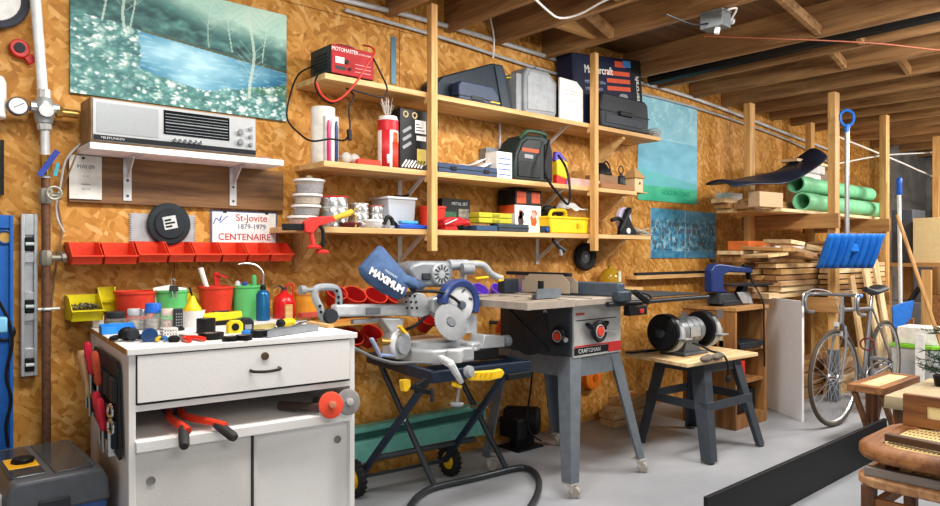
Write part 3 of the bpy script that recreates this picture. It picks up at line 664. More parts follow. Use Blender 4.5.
MB().bar(p+Vector((.02, 0, .02)), p+Vector((.0, -.0, .215)), .022, .006).bar(p+Vector((.0, 0, .21)), p+Vector((.045, -.02, .19)), .018, .008).one('paint_tool', 'red hooked plastic tool standing in the red bucket', 'tool', RED, p, w=1)
p = bk4.location
for dx, m_, L, nm, lb in ((-.04, LGR, .175, 'spanner', 'steel spanner end showing in the green tool bucket'), (-.01, BLU, .17, 'screwdriver', 'blue handled screwdriver in the green tool bucket'), (.03, GRN, .20, 'screwdriver', 'thin green handled screwdriver standing tall in the green bucket')):
    MB().lathe([(.005, .01), (.005, L*.7), (.011, L*.72), (.012, L*.95), (.006, L)], p+Vector((dx, 0, 0)), (dx*.6, 0, 1), 10).one(nm, lb, nm, m_, p, w=1)
# oiler: blue can with a long bent spout
p = Vector((XY(263, 2.93), 2.93, CZ))
t = T('blue_bottle', 'slim blue metal oil bottle with a long bent steel spout', 'oil bottle', p)
MB().lathe([(.027, 0), (.030, .004), (.030, .115), (.022, .13), (.010, .138)], n=22).build('body', M('#1c5f8e', .3, .4), t)
MB().lathe([(.012, .135), (.014, .145), (.009, .16)], n=12).build('cap', BLK, t)
MB().tube([(0, 0, .155), (.0, 0, .21), (-.03, 0, .245), (-.08, 0, .255), (-.115, 0, .25)], .004, 8, sm=5).build('spout', STEEL, t)
# red oil can
p = Vector((XY(284, 2.98), 2.98, CZ))
t = T('oil_can', 'red metal oil can with a domed shoulder and carrying loop', 'oil can', p)
MB().lathe([(.048, 0), (.051, .005), (.051, .075), (.048, .082), (.042, .095), (.026, .112), (.016, .118), (.016, .128), (0, .128)], n=26).build('body', M('#c81e1e', .25), t)
MB().cyl((0, 0, .122), (0, 0, .142), .012).build('cap', DGR, t)
MB().tube([(.014, .01, .115), (.02, .01, .15), (.05, .01, .15), (.05, .01, .09)], .005, 8, sm=5).build('handle', RED, t)
MB().tube([(0, 0, .135), (-.03, -.01, .15), (-.06, -.02, .14)], [.005]*5+[.003]*20, 8, sm=5).build('spout', DGR, t)
MB().box(-.012, -.012, 0, .022, .0, .068).one('wood_block', 'small pale wood block standing in front of the red oil can', 'wood block', PINE, Vector((XY(287, 2.9), 2.9, CZ)), bev=.001)
p = Vector((XY(306, 3.02), 3.02, CZ))
t = T('amber_tub', 'amber plastic tub beside the red oil can', 'tub', p)
MB().lathe([(.056, 0), (.06, .006), (.058, .06), (.061, .085), (.06, .1), (0, .104)], n=26).build('tub', M('#d6932f', .35), t)
MB().lathe([(.062, .098), (.064, .104), (.062, .115), (.0, .117)], n=26).build('lid', M('#c07f28', .4), t)
# white cup with yellow funnel
p = Vector((XY(192.5, 2.88), 2.88, CZ))
t = T('paint_cup', 'white round tub in the middle of the cabinet top', 'tub', p)
MB().lathe([(.040, 0), (.043, .004), (.048, .062), (.05, .066), (.046, .066), (.04, .008), (0, .008)], n=26).build('tub', WHT, t)
t = T('yellow_funnel', 'yellow plastic cone sitting upside down in the white tub', 'funnel', p+Vector((0, 0, .0105)))
MB().lathe([(.036, 0), (.036, .05), (.034, .065), (.02, .085), (.013, .10), (.006, .115), (0, .116)], n=20).build('cone', YEL, t)
MB().cyl((0, 0, .11), (-.012, 0, .15), .004).build('tip', BLK, t)
# jars
jar(g(116, 329), .038, .048, DGR, 'squat glass jar with green contents under the red bucket', fill='#5c6a45')
jar(g(134, 330), .026, .062, LGR, 'clear glass jar with loose hardware left of the blue lidded jar')
jar(g(143, 329.5), .026, .060, STEEL, 'clear jar half hidden behind the blue lidded jar', fill='#8f8a84')
jar(g(153, 330), .031, .072, M('#2464c8', .35), 'tall clear jar with a bright blue screw lid', fill='#a59a8e', lidh=.03)
jar(g(168, 330), .027, .062, M('#d8c7b9', .5), 'clear jar of mixed bits right of the blue lidded jar', fill='#c2a59a')
MB().box(-.02, -.015, 0, .02, .015, .048).one('white_box', 'small white cardboard box at the back left corner of the cabinet', 'box', WHT, G(98, 327, CZ), bev=.001, rz=ca)
# blue tray
p = g(118, 333); t = T('parts_tray', 'light blue open plastic tray at the left of the cabinet top', 'tray', p, ca)
b = MB().box(-.06, -.03, 0, .06, .03, .003).box(-.06, .027, 0, .06, .03, .035).box(-.06, -.03, 0, -.057, .03, .032).box(.057, -.03, 0, .06, .03, .02).box(-.06, -.03, 0, -.01, -.027, .026).box(-.01, -.03, 0, .06, -.027, .01)
b.build('tray', M('#2f8fe0', .35), t, bev=.001)
# black buckle strap
p = g(127, 341); t = T('headlamp', 'black strapped headlamp lying at the front left of the cabinet top', 'headlamp', p, ca)
MB().ball((0, 0, .025), .026, (1.1, .8, .9)).build('housing', BLK, t)
MB().lathe([(.02, 0), (.022, .01), (.016, .02)], (.012, -.016, .025), (.3, -1, 0), 16).build('lens', DGR, t)
MB().tube([(-.03, .0, .012), (-.045, .02, .01), (-.02, .04, .012), (.03, .035, .012), (.05, .01, .01), (.03, -.005, .012)], .008, 8, sm=4).build('strap', M('#2b2b2d', .7), t)
p = g(149, 341); t = T('torch', 'blue cased torch with a dark lens on the front of the cabinet top', 'torch', p, R(-12))
MB().cyl((0, .04, .02), (0, -.005, .02), .016, .02).lathe([(.02, 0), (.026, .012), (.026, .03)], (0, -.005, .021), (0, -1, 0)).build('body', M('#1d4f92', .35), t)
MB().cyl((0, -.03, .021), (0, -.0375, .021), .0235).build('lens', M('#20406c', .15), t)
p = g(161, 340); t = T('pliers', 'pliers with blue and yellow grips beside the blue torch', 'pliers', p, R(-15))
for s_ in (-1, 1): MB().tube([(s_*.004, .0, .008), (s_*.012, -.03, .01), (s_*.015, -.07, .01)], .007, 8, sm=4).build('handle', M('#2f7cc4', .4) if s_ > 0 else M('#d9b52c', .4), t)
MB().prism([(-.012, 0), (.012, 0), (.004, .045), (-.004, .045)], 'XY', .004, .014).build('jaw', DSTEEL, t)
MB().lathe([(.014, 0), (.019, .004), (.018, .016), (.010, .022), (0, .023)], n=16).one('furniture_glide', 'round black button in front of the blue gripped pliers', 'glide', BLK, g(174, 342))
b = MB()
for i in range(6): b.box(-.026+i*.0095, -.02, 0, -.0225+i*.0095, .02, .03)
for i in range(3): b.box(-.026, -.02, i*.012, .026, .02, .004+i*.012)
b.one('white_rack', 'small white perforated plastic block behind the red gripped pliers', 'rack', WHT, g(169, 336))
p = g(190, 341); t = T('red_pliers', 'pliers with two bright red grips pointing to the front', 'pliers', p, R(2))
for s_ in (-1, 1): MB().tube([(s_*.004, .04, .008), (s_*.02, .0, .01), (s_*.024, -.06, .01)], .008, 8, sm=4).build('handle', M('#e0301e', .35), t)
MB().prism([(-.014, .035), (.014, .035), (.004, .09), (-.004, .09)], 'XY', .003, .015).build('jaw', DSTEEL, t)
p = Vector((XY(178, 2.78), 2.78, CZ)); t = T('remote_control', 'slim dark handset standing upright among the jars', 'handset', p)
MB().box(-.017, -.01, .0, .017, .01, .085).build('body', M('#2f3337', .4), t, bev=.004)
MB().lathe([(.024, 0), (.024, .008), (.018, .012)], n=16).build('foot', BLK, t)
for i in range(3):
    for j in range(5): MB().cyl((-.009+i*.009, -.0115, .02+j*.011), (-.009+i*.009, -.0095, .02+j*.011), .003, n=8).build('key', GRY, t)
# yellow tools, tapes
p = g(222, 325); t = T('yellow_stapler', 'long yellow bodied stapler lying behind the tape rolls', 'stapler', p, R(4))
MB().prism([(-.085, .02), (-.08, .05), (-.03, .056), (.03, .052), (.08, .055), (.085, .03), (.05, .022), (-.04, .018)], 'XZ', -.017, .017).build('body', YEL, t, bev=.005)
MB().box(-.075, -.014, 0, .08, .014, .02).build('base', BLK, t, bev=.002)
MB().box(-.04, -.01, .054, .03, .01, .06).build('lever', DGR, t, bev=.002)
p = g(234, 333); t = T('tape_measure', 'yellow tape measure beside a black case on the cabinet top', 'tape measure', p, R(-6))
MB().prism([(-.026, 0), (.03, 0), (.03, .035), (.018, .048), (-.012, .048), (-.026, .034)], 'XZ', -.017, .017).build('case', YEL, t, bev=.004)
MB().lathe([(.014, 0), (.014, .003), (0, .003)], (0, -.017, .024), (0, -1, 0)).build('badge', BLK, t)
MB().box(.03, -.008, .0, .042, .008, .008).build('tab', STEEL, t)
p = g(246, 332); t = T('tape_case', 'black rounded case standing right of the yellow tape measure', 'case', p)
MB().prism([(-.022, 0), (.024, 0), (.026, .04), (.012, .055), (-.012, .055), (-.024, .04)], 'XZ', -.018, .018).build('body', M('#26282b', .4), t, bev=.005)
MB().box(-.012, -.0195, .012, .014, -.017, .03).build('label', GRY, t)
def roll(u, v, r, h, lab, m=BLK, core=.55, cat='tape roll'):
    q = T('tape_roll', lab, cat, g(u, v))
    MB().lathe([(r*core, 0), (r, 0), (r, h), (r*core, h)], n=28, close=True).build('tape', m, q)
    MB().lathe([(r*core-.002, .001), (r*core, .001), (r*core, h-.001), (r*core-.002, h-.001)], n=24, close=True).build('core', M('#9a8f80', .7), q)
roll(206, 333, .034, .055, 'tall roll of black tape at the middle of the cabinet top')
roll(211, 339, .043, .022, 'wide flat roll of black tape at the front of the cabinet')
roll(230, 341, .026, .016, 'small roll of black tape in front of the yellow tape measure')
roll(244, 340, .028, .018, 'black tape roll beside the one with the blue core', core=.7)
roll(260, 337, .033, .024, 'black tape roll left of the grey metal channel')
MB().lathe([(.018, 0), (.02, .004), (.02, .014), (.014, .018), (0, .018)], n=16).one('bottle_top', 'blue plastic bottle top among the black tape rolls', 'bottle top', M('#2a7bd0', .4), g(247, 335))
MB().box(-.05, -.014, 0, .05, .014, .018).one('wood_stick', 'flat khaki wood stick behind the black tape roll', 'stick', M('#a89a62', .6), g(263, 329), rz=R(8))
# channel, screwdriver, wood strips
a_, b_ = g(266, 338.5), g(317, 331); mid = (a_+b_)/2; L = (b_-a_).length; rz = math.atan2(b_.y-a_.y, b_.x-a_.x)
b = MB().box(-L/2, -.02, 0, L/2, .02, .003).box(-L/2, -.02, 0, L/2, -.017, .026).box(-L/2, .017, 0, L/2, .02, .026)
b.one('metal_channel', 'grey metal channel lying along the front edge of the cabinet', 'channel', M('#8b9096', .4, .4), mid+Vector((0, .02, 0)), rz=rz)
p = g(288, 327); t = T('screwdriver', 'stubby yellow and black screwdriver resting behind the grey channel', 'screwdriver', p, R(25))
MB().lathe([(.010, 0), (.017, .006), (.017, .02), (.012, .03)], (-.06, 0, .019), (1, 0, 0)).build('cap', BLK, t)
MB().lathe([(.012, 0), (.017, .02), (.014, .06), (.009, .07)], (-.032, 0, .019), (1, 0, 0)).build('handle', YEL, t)
MB().cyl((.03, 0, .019), (.12, 0, .015), .004).build('blade', STEEL, t)
MB().tube([g(274, 330)+Vector((0, 0, .006)), g(290, 329)+Vector((0, 0, .006)), g(306, 322)+Vector((0, 0, .006)), g(314, 324)+Vector((0, 0, .006))], .005, 6, sm=4).one('hex_key', 'dark bent hex key lying behind the grey channel', 'hex key', DSTEEL, g(290, 327), w=1)
MB().bar(g(309, 324)+Vector((0, 0, .007)), g(331, 328)+Vector((0, 0, .007)), .025, .012).one('wood_strip', 'short pale wood strip at the right end of the cabinet top', 'wood strip', PINE, g(320, 326), w=1)
MB().bar(g(300, 318)+Vector((0, 0, .012)), g(322, 316)+Vector((0, 0, .012)), .03, .022).one('red_level', 'flat red plastic strip lying behind the pale wood strip', 'strip', M('#c65247', .4), g(310, 317), w=1)
# ================================================================ TOOLBOX at lower left
t = T('rolling_toolbox', 'dark grey lidded blue toolbox with a yellow dial in the lower left corner', 'toolbox', (.335, 2.49, 0))
bw, bd, bh = .29, .47, .505
bl = M('#3c5f9e', .4); gl = M('#54585d', .35)
MB().prism([(.014, 0), (bw-.014, 0), (bw-.004, bh*.80), (.004, bh*.80)], 'XZ', .012, bd-.012).build('base', bl, t, bev=.008)
lid = MB().prism([(-.002, bh*.78), (bw+.002, bh*.78), (bw-.004, bh*.92), (bw-.022, bh-.002), (.022, bh-.002), (.004, bh*.92)], 'XZ', -.002, bd).build('lid', gl, t, bev=.012, seg=3)
MB().box(.02, .05, bh-.004, .118, bd-.05, bh+.004).build('tray_cover', M('#35393d', .15), t, bev=.004)
MB().box(.138, .03, bh-.004, .248, bd-.03, bh+.003).build('window', M('#42474a', .1), t, bev=.004)
MB().box(.03, .14, bh+.0035, .115, .27, bh+.0065).build('yellow_panel', M('#f0b21c', .4), t, bev=.002)
MB().lathe([(.034, .0), (.034, .012), (.03, .016), (0, .016)], (.078, .205, bh+.006), n=8).build('dial', BLK, t)
MB().bar((-.03, .1, bh*.84), (-.03, bd-.1, bh*.84), .02, .03).box(-.03, .1, bh*.80, .0, .12, bh*.86).box(-.03, bd-.12, bh*.80, .0, bd-.1, bh*.86).build('handle', BLK, t, bev=.005)
for k in range(6): MB().cbox((-.002, .06+k*.03, bh*.86), (.006, .014, .05)).build('rib', LGR, t, bev=.002)
MB().box(bw*.3, -.012, bh*.72, bw*.6, .004, bh*.86).build('latch', DGR, t, bev=.004)
# ================================================================ WALL SHELVING
SF = 2.89; ZT, ZM, ZL = 2.045, 1.634, 1.325; WB = D-.003
t = T('wooden_shelving', 'three tier pale pine shelving on the wall with hanging front posts', 'shelves', (1.6, SF, ZL))
xl = XY(325, SF)
for z, x0, x1 in ((ZT, xl, XY(661, SF)), (ZM, XY(324, SF), XY(637, SF)), (ZL, XY(297, SF), XY(651, SF))):
    MB().box(x0, SF, z-.0295, x1, WB, z-.0015).build('shelf_board', PLY, t, w=1, bev=.002)
for u in (432, 594):
    x = XY(u, SF-.02); MB().box(x-.02, SF-.042, P(u, 251, SF).z, x+.02, SF-.002, 2.5).build('post', PINEZ, t, w=1, bev=.002)
    x = XY(u, SF-.02)-.05
    for z in (ZT, ZM, ZL): MB().box(x+.03, SF-.002, z-.06, x+.075, SF+.02, z-.028).build('cleat', PINE, t, w=1)
def knee(x, z, m=None):
    MB().prism([(WB, z-.028), (SF+.04, z-.028), (SF+.04, z-.05), (WB-.02, z-.22), (WB, z-.22)], 'YZ', x-.018, x+.018).build('wood_bracket', m or PINE, t, w=1, bev=.002)
def steelbr(x, z):
    b = MB().box(x-.014, SF+.04, z-.032, x+.014, WB, z-.028).box(x-.014, WB-.004, z-.2, x+.014, WB, z-.028)
    b.prism([(SF+.06, z-.032), (SF+.10, z-.032), (WB-.004, z-.15), (WB-.004, z-.18)], 'YZ', x-.004, x+.004)
    b.build('steel_bracket', M('#d9d9d6', .4, .2), t, w=1)
for z, u in ((ZL, 290),): knee(max(XY(u, WB)+.03, 1.63), z)
for z in (ZT, ZM, ZL): knee(XY(612, SF+.14), z)
for z in (ZM, ZL): steelbr(XY(420, SF+.1), z); 
steelbr(XY(556, SF+.12), ZL); steelbr(XY(556, SF+.12), ZM); steelbr(XY(560, SF+.12), ZT)
def sb(u0, u1, vt, Y, z0):
    a, b = XY(u0, Y), XY(u1, Y); return a, b-a, P((u0+u1)/2, vt, Y).z-z0
# ---------------------------------------------------------------- TOP SHELF
a, W, h = sb(331, 374, 48, 2.90, ZT)
t = T('battery_charger', 'red fronted battery charger with a dark vented case on the top shelf', 'battery charger', (a, 2.90, ZT)); CH_ = t
dk = M('#1d2a2e', .4)
MB().box(0, .004, .006, W, .2, h).build('case', dk, t, bev=.006)
for k in range(5): MB().box(-.0015, .04, .035+k*.017, .001, .16, .042+k*.017).build('vent_slot', BLK, t)
MB().box(.002, -.003, .008, W-.002, .005, h-.002).build('front_panel', M('#a5161d', .6), t, bev=.002)
MB().box(.022, -.005, .058, .07, -.002, .088).build('meter', M('#eee9dd', .3), t, bev=.001)
MB().bar((.046, -.0055, .062), (.055, -.0055, .083), .002, .001, up=(0, 1, 0)).build('needle', BLK, t)
MB().cyl((.082, -.012, .07), (.082, -.002, .07), .01).build('knob', BLK, t)
MB().cyl((.10, -.01, .038), (.10, -.002, .038), .007).build('switch', BLK, t)
text('MOTOMASTER', .026, (.075, -.0036, h-.022), FRONT, WHT, t, sx=.85)
text('BATTERY CHARGER', .012, (W*.78, -.0036, h-.026), FRONT, M('#e8c9c4', .5), t, sx=.7)
for k in range(3): MB().box(.13, -.004, .03+k*.018, .22, -.0028, .0325+k*.018).build('print_line', M('#dfa9a4', .5), t)
MB().box(.02, -.004, .028, .08, -.0028, .045).build('plate', DGR, t)
MB().tube([(.05, .08, h), (.07, .06, h+.018), (W*.6, .05, h+.018), (W*.72, .06, h)], .006, 8, sm=4).build('handle', M('#7c1d22', .4), t)
def PL(u, v, Y): return P(u, v, Y)
ps = [PL(318, 74, 2.84), PL(315, 84, 2.8), PL(320, 96, 2.8), PL(330, 103, 2.8), PL(341, 99, 2.8), PL(355, 84, 2.8), PL(366, 66, 2.8), PL(373, 55, 2.82), PL(370, 49, 2.86), PL(362, 47, 2.93)]
MB().tube(ps[:6], .0045, 7, sm=5).build('black_cable', BLK, t, w=1)
MB().tube([p+Vector((0, -.012, .006)) for p in ps[1:]], .005, 7, sm=5).build('red_cable', M('#c1392c', .4), t, w=1)
ps = [PL(372, 56, 2.82), PL(380, 72, 2.8), PL(387, 88, 2.8), PL(383, 97, 2.8), PL(368, 94, 2.8), PL(349, 89, 2.8)]
MB().tube(ps, .0045, 7, sm=5).build('black_cable', BLK, t, w=1)
ps = [PL(313, 66, 3.07), PL(299, 74, 3.06), PL(291, 92, 2.97), PL(287, 118, 2.95), PL(300, 134, 2.9), PL(312, 141, 2.82), PL(330, 139, 2.82), PL(345, 140, 2.82), PL(350, 128, 2.82), PL(349, 108, 2.82), PL(354, 96, 2.82), PL(346, 88, 2.82)]
MB().tube(ps, .0045, 7, sm=5).build('power_cord', BLK, t, w=1)
MB().cyl(PL(350, 140, 2.8), PL(349, 130, 2.81), .012).build('plug', BLK, t, w=1)
a, b2, z0, z1 = wallrect(391, 396, 37, 84, D-.004)
MB().box(a, D-.006, z0, b2, D-.002, z1).one('steel_rule', 'blue grey steel rule hung upright on the wall above the top shelf', 'ruler', M('#4b6f80', .4, .4), (a, D, z0), w=1)
# big dark case and small one
def poly(pts, Y, ox, oz): return [(P(u, v, Y).x-ox, max(P(u, v, Y).z-oz, 0)) for u, v in pts]
Yc = 2.99; o = (XY(440, Yc), Yc, ZT)
t = T('tool_case', 'large dark blue black plastic case tilted open on the top shelf', 'case', o)
cse = M('#1c2833', .4)
MB().prism(poly([(437, 110), (437, 82), (443, 76), (493, 63), (503, 65), (508, 80), (513, 112)], Yc, o[0], ZT), 'XZ', 0, .15).build('shell', cse, t, bev=.008)
MB().prism(poly([(494, 66), (502, 67), (509, 112), (502, 112)], Yc, o[0], ZT), 'XZ', -.008, .01).build('edge_strip', M('#2c3641', .4), t)
MB().box(.06, -.012, .06, .10, .0, .085).build('latch', BLK, t, bev=.002)
MB().box(.16, -.012, .075, .2, .0, .10).build('latch', BLK, t, bev=.002)
o = (XY(459, 2.91), 2.91, ZT)
t = T('tool_case', 'small dark blue case lying flat in front of the big tilted case', 'case', o)
a, W, h = sb(459, 499, 84, 2.91, ZT)
MB().prism([(0, .004), (0, h*.8), (.02, h), (W*.85, h), (W, h*.55), (W, .004)], 'XZ', 0, .07).build('shell', M('#2b3a52', .4), t, bev=.006)
MB().box(-.003, -.003, .022, W, .07, .027).build('seam', BLK, t)
MB().box(W*.3, -.006, .012, W*.6, 0, .034).build('latch', DGR, t, bev=.002)
MB().box(W*.78, -.004, .016, W*1.02, .0, .022).build('strip', YEL, t)
a, W, h = sb(510, 518, 72, 2.97, ZT); W = .046
MB().box(0, 0, 0, W, .12, h).one('grey_tin', 'narrow light grey box squeezed between the dark and the grey case', 'box', M('#8e9296', .4), (2.992, 2.97, ZT), bev=.003)
a, W, h = sb(524, 557, 70, 2.95, ZT)
t = T('drill_case', 'rounded grey plastic drill case standing on the top shelf', 'case', (a, 2.95, ZT))
gc = M('#84888c', .4)
MB().prism([(.006, 0), (.0, h*.3), (.004, h*.85), (.03, h), (W*.75, h), (W, h*.8), (W, h*.15), (W-.02, 0)], 'XZ', 0, .14).build('shell', gc, t, bev=.012, seg=3)
MB().prism([(.03, .03), (.028, h*.8), (.05, h*.92), (W*.7, h*.92), (W*.9, h*.75), (W*.9, .04)], 'XZ', -.006, .004).build('panel', M('#9a9ea2', .4), t, bev=.006)
MB().box(W*.35, -.004, h-.0, W*.65, .05, h+.014).build('handle', gc, t, bev=.004)
p = P(519, 66, 3.0); MB().lathe([(.009, -.03), (.013, -.02), (.012, .02), (.006, .03)], (0, 0, 0), (1, 0, .25), 10).cyl((.02, 0, .005), (-.09, 0, -.02), .004).one('yellow_screwdriver', 'yellow handled screwdriver lying across the tops of the grey cases', 'screwdriver', YEL, (p.x, 3.02, 2.045+.235))
a, W, h = sb(560, 583, 80, 2.93, ZT)
t = T('instruction_leaflet', 'white printed leaflet standing upright left of the second post', 'leaflet', (a, 2.93, ZT))
MB().prism([(0, 0), (0, h), (W*.72, h*.985), (W, h*.82), (W, 0)], 'XZ', 0, .012).build('sheet', WHT, t)
for k in range(9): MB().box(W*.15, -.001, h*(.12+k*.075), W*(.55+.3*((k*7) % 3)/3), .0005, h*(.12+k*.075)+.003).build('print_line', M('#9a9a9c', .6), t)
a, W, h = sb(556, 575, 92, 2.99, ZT)
MB().box(0, 0, 0, W, .12, h).one('dark_box', 'dark box behind the white leaflet on the top shelf', 'box', M('#23272c', .5), (a, 2.99, ZT), bev=.003)
# tool carton
Yb = 3.0; a = XY(576, Yb); W = XY(644, Yb)-a; h = .46
t = T('tool_carton', 'big navy power tool carton with orange bands on the top shelf', 'carton', (a, Yb, ZT+.02), rot=(0, R(-6), 0))
nb = M('#161d38', .4)
MB().box(0, 0, -.02, W, .13, h).build('carton', nb, t, bev=.003)
MB().box(W*.84, -.001, -.019, W+.001, .1, h-.001).build('end_band', M('#17181c', .4), t)
text('Mastercraft', .075, (W*.36, -.0015, h*.78), FRONT, WHT, t, sx=.9, bold=.001)
text('MITRE SAW 10 in', .03, (W*.3, -.0015, h*.60), FRONT, M('#a9b6d8', .5), t)
text('SCIE A ONGLETS', .025, (W*.28, -.0015, h*.50), FRONT, M('#a9b6d8', .5), t)
for k in range(3): MB().box(W*.47, -.002, h*(.50+.115*k), W*.82, -.0005, h*(.565+.115*k)).build('orange_band', M('#d2522f', .45), t)
MB().box(W*.60, -.002, h*.86, W*.76, -.0005, h*.95).build('tag', M('#d2522f', .45), t)
MB().box(W*.72, -.003, h*.87, W*.84, -.0005, h*.97).build('tag', M('#3f86c9', .45), t)
MB().prism([(W*.64, h*.36), (W*.64, h*.43), (W*.68, h*.46), (W*.76, h*.45), (W*.78, h*.37)], 'XZ', -.002, -.0005).build('print', GRY, t)
text('Mastercraft', .06, (W*.93, -.0015, h*.45), (PI/2, -PI/2, 0), WHT, t)
a, W, h = sb(601, 649, 97, 2.895, ZT)
t = T('tool_case', 'black plastic case standing in front of the big navy carton', 'case', (a, 2.895, ZT))
W -= .0
MB().prism([(.004, 0), (0, h*.55), (.012, h*.96), (.03, h), (W-.05, h), (W-.012, h*.9), (W, h*.4), (W-.01, 0)], 'XZ', 0, .095).build('shell', M('#2a2e34', .45), t, bev=.012)
MB().box(.0, -.004, h*.46, W, .06, h*.49).build('seam', BLK, t)
MB().prism([(.05, .03), (.05, h*.4), (W-.09, h*.4), (W-.09, .03)], 'XZ', -.005, .004).build('panel', M('#343940', .5), t, bev=.004)
MB().bar((W*.35, -.008, h*.47), (W*.6, -.008, h*.47), .02, .03).build('handle', BLK, t, bev=.003)
b = MB(); q = P(653, 128, 2.9)
for k in range(9):
    z = .008+.012*(k % 4); rr = .045+.008*random.random()
    b.torus((random.uniform(-.015, .02), random.uniform(-.0, .03), z), (random.uniform(-.4, .4), random.uniform(-.4, .4), 1), rr, .005, 16, 5)
b.one('cable_coil', 'tangled grey cable coil at the right end of the top shelf', 'cable', M('#a9a49a', .5), (XY(653, 2.98), 2.98, ZT+.012))
# ---------------------------------------------------------------- MIDDLE SHELF
p = (XY(323, 3.02), 3.02, ZM); h = P(323, 108, 3.02).z-ZM
t = T('paper_roll', 'tall white cylinder standing at the left end of the middle shelf', 'roll', p)
MB().lathe([(.056, 0), (.058, .003), (.058, h-.003), (.055, h), (.02, h), (.02, h-.03)], n=32).build('roll', M('#e2dfd6', .6), t)
a, W, h = sb(326, 339, 116, 2.94, ZM)
t = T('marker_pack', 'upright pack of coloured markers in front of the white cylinder', 'pack', (a, 2.94, ZM))
MB().box(0, .004, 0, W, .03, h).build('card', M('#d8d4d0', .5), t)
for k, m_ in enumerate((M('#c2326a', .4), WHT, M('#35456f', .4))):
    MB().lathe([(.006, .004), (.009, .01), (.009, h*(.75+.08*(k % 2))), (.004, h*(.9+.05*(k % 2)))], (W*(.2+.3*k), 0, 0), n=10).build('marker', m_, t)
p = P(353, 157, 2.93)
t = T('safety_glasses', 'clear safety glasses lying between the white cylinder and the red can', 'glasses', (p.x, 2.95, ZM), R(20))
for s_ in (-1, 1): MB().ball((s_*.032, 0, .03), .034, (1, .55, .8)).build('lens', CLEAR('#d9dcd8', .1, .5), t)
for s_ in (-1, 1): MB().tube([(s_*.065, 0, .03), (s_*.068, .05, .03), (s_*.066, .11, .018)], .004, 6, sm=3).build('temple', M('#a8a39a', .4), t)
a, W, h = sb(358, 381, 156, 2.92, ZM)
MB().box(0, 0, 0, W, .09, .026).box(.004, .004, .024, W-.004, .086, .03).one('red_tray', 'low red plastic box beside the red and white can', 'box', M('#d23a20', .4), (a, 2.92, ZM), bev=.003)
p = (XY(388, 2.96), 2.96, ZM); h = P(388, 117, 2.96).z-ZM
t = T('red_can', 'tall red and white canister with wire bristles sticking out of its top', 'canister', p); r = .053
MB().lathe([(r-.003, 0), (r, .004), (r, h-.02), (r-.006, h-.006), (r-.006, h), (0, h)], n=32).build('can', M('#e4dfda', .35), t)
MB().lathe([(r+.0006, h*.72), (r+.0006, h-.021)], n=32, cap=(0, 0)).build('red_band', M('#c0242b', .35), t)
def arc(r, a0, a1, z0, z1, m, nm):
    b = MB(); n = 8
    for i in range(n):
        q0, q1 = a0+(a1-a0)*i/n, a0+(a1-a0)*(i+1)/n
        b.quad(*[(r*math.cos(q), r*math.sin(q), z) for q, z in ((q0, z0), (q1, z0), (q1, z1), (q0, z1))])
    return b.build(nm, m, t, solid=.0008)
arc(r+.001, R(-100), R(-45), .0, h*.5, M('#c8402e', .4), 'label'); arc(r+.001, R(-160), R(-115), .0, h*.72, M('#bf262c', .4), 'stripe')
arc(r+.002, R(-95), R(-60), h*.45, h*.68, M('#e05a2c', .4), 'label'); arc(r+.002, R(-130), R(-112), .02, h*.25, WHT, 'label')
b = MB()
for k in range(34):
    a_ = random.uniform(0, 6.28); rr = random.uniform(0, .028); tl = random.uniform(.05, .11)
    b.cyl((rr*math.cos(a_)*.4, rr*math.sin(a_)*.4, h-.002), (rr*math.cos(a_)*1.7, rr*math.sin(a_)*1.7, h+tl), .0012, n=4)
b.build('bristles', M('#b7b0a6', .5, .3), t)
a, W, h = sb(400, 427, 110, 2.93, ZM)
t = T('black_box', 'tall black box printed with white drill bits left of the first post', 'box', (a, 2.93, ZM))
MB().box(0, 0, 0, W, .12, h).build('carton', M('#18191b', .4), t, bev=.002)
for k in range(7):
    x_ = .012+k*.02; MB().bar((x_, -.001, .012), (min(x_+.03, W-.004), -.001, .05), .008, .002, up=(0, 1, 0)).build('print', WHT, t)
MB().box(W*.55, -.002, h*.62, W*.95, -.0003, h*.84).build('label', WHT, t)
for k in range(3): MB().box(W*.58, -.0026, h*(.66+.05*k), W*(.9-.1*k), -.0015, h*(.675+.05*k)).build('print_line', BLK, t)
MB().box(W*.6, -.002, h*.5, W*.95, -.0003, h*.58).build('label', WHT, t)
MB().box(W*.62, -.002, h*.1, W*.96, -.0003, h*.36).build('label', M('#cbb55a', .5), t)
for k in range(2): MB().torus((W*(.2+.33*k), -.001, h*.91), (0, 1, 0), .014, .004, 16, 6).build('print', M('#c9b483', .5), t)
for k in range(3): MB().bar((W*.1, -.001, h*(.35+.13*k)), (W*.4, -.001, h*(.45+.13*k)), .016, .002, up=(0, 1, 0)).build('print', GRY, t)
a, W, h = sb(438, 498, 163, 2.92, ZM)
t = T('tool_case', 'flat dark blue case lying under papers on the middle shelf', 'case', (a, 2.92, ZM))
MB().box(0, 0, 0, W, .2, .055).build('shell', M('#23395c', .4), t, bev=.006)
MB().box(-.001, -.002, .026, W+.001, .2, .03).build('seam', BLK, t)
for k in (.2, .75): MB().box(W*k, -.006, .018, W*k+.04, .0, .04).build('latch', BLK, t, bev=.002)
for k, (x_, rz_, z_) in enumerate(((W*.72, .1, .058), (W*.55, -.15, .062))):
    b = MB(); n = 8
    for i in range(n):
        q0, q1 = -.13+.26*i/n, -.13+.26*(i+1)/n; f = lambda q: .0+max(0, q-.0)**2*2.6
        b.quad((q0, -.07, f(q0)), (q1, -.07, f(q1)), (q1, .08, f(q1)), (q0, .08, f(q0)))
    b.one('paper_sheet', ('white paper lying curled on top of the flat dark blue case', 'second white sheet under the curled paper on the dark blue case')[k], 'paper', WHT, (a+x_, 3.02, ZM+z_), rz=rz_, solid=.0012)
q0, q1 = P(475, 152, D), P(503, 138, D)
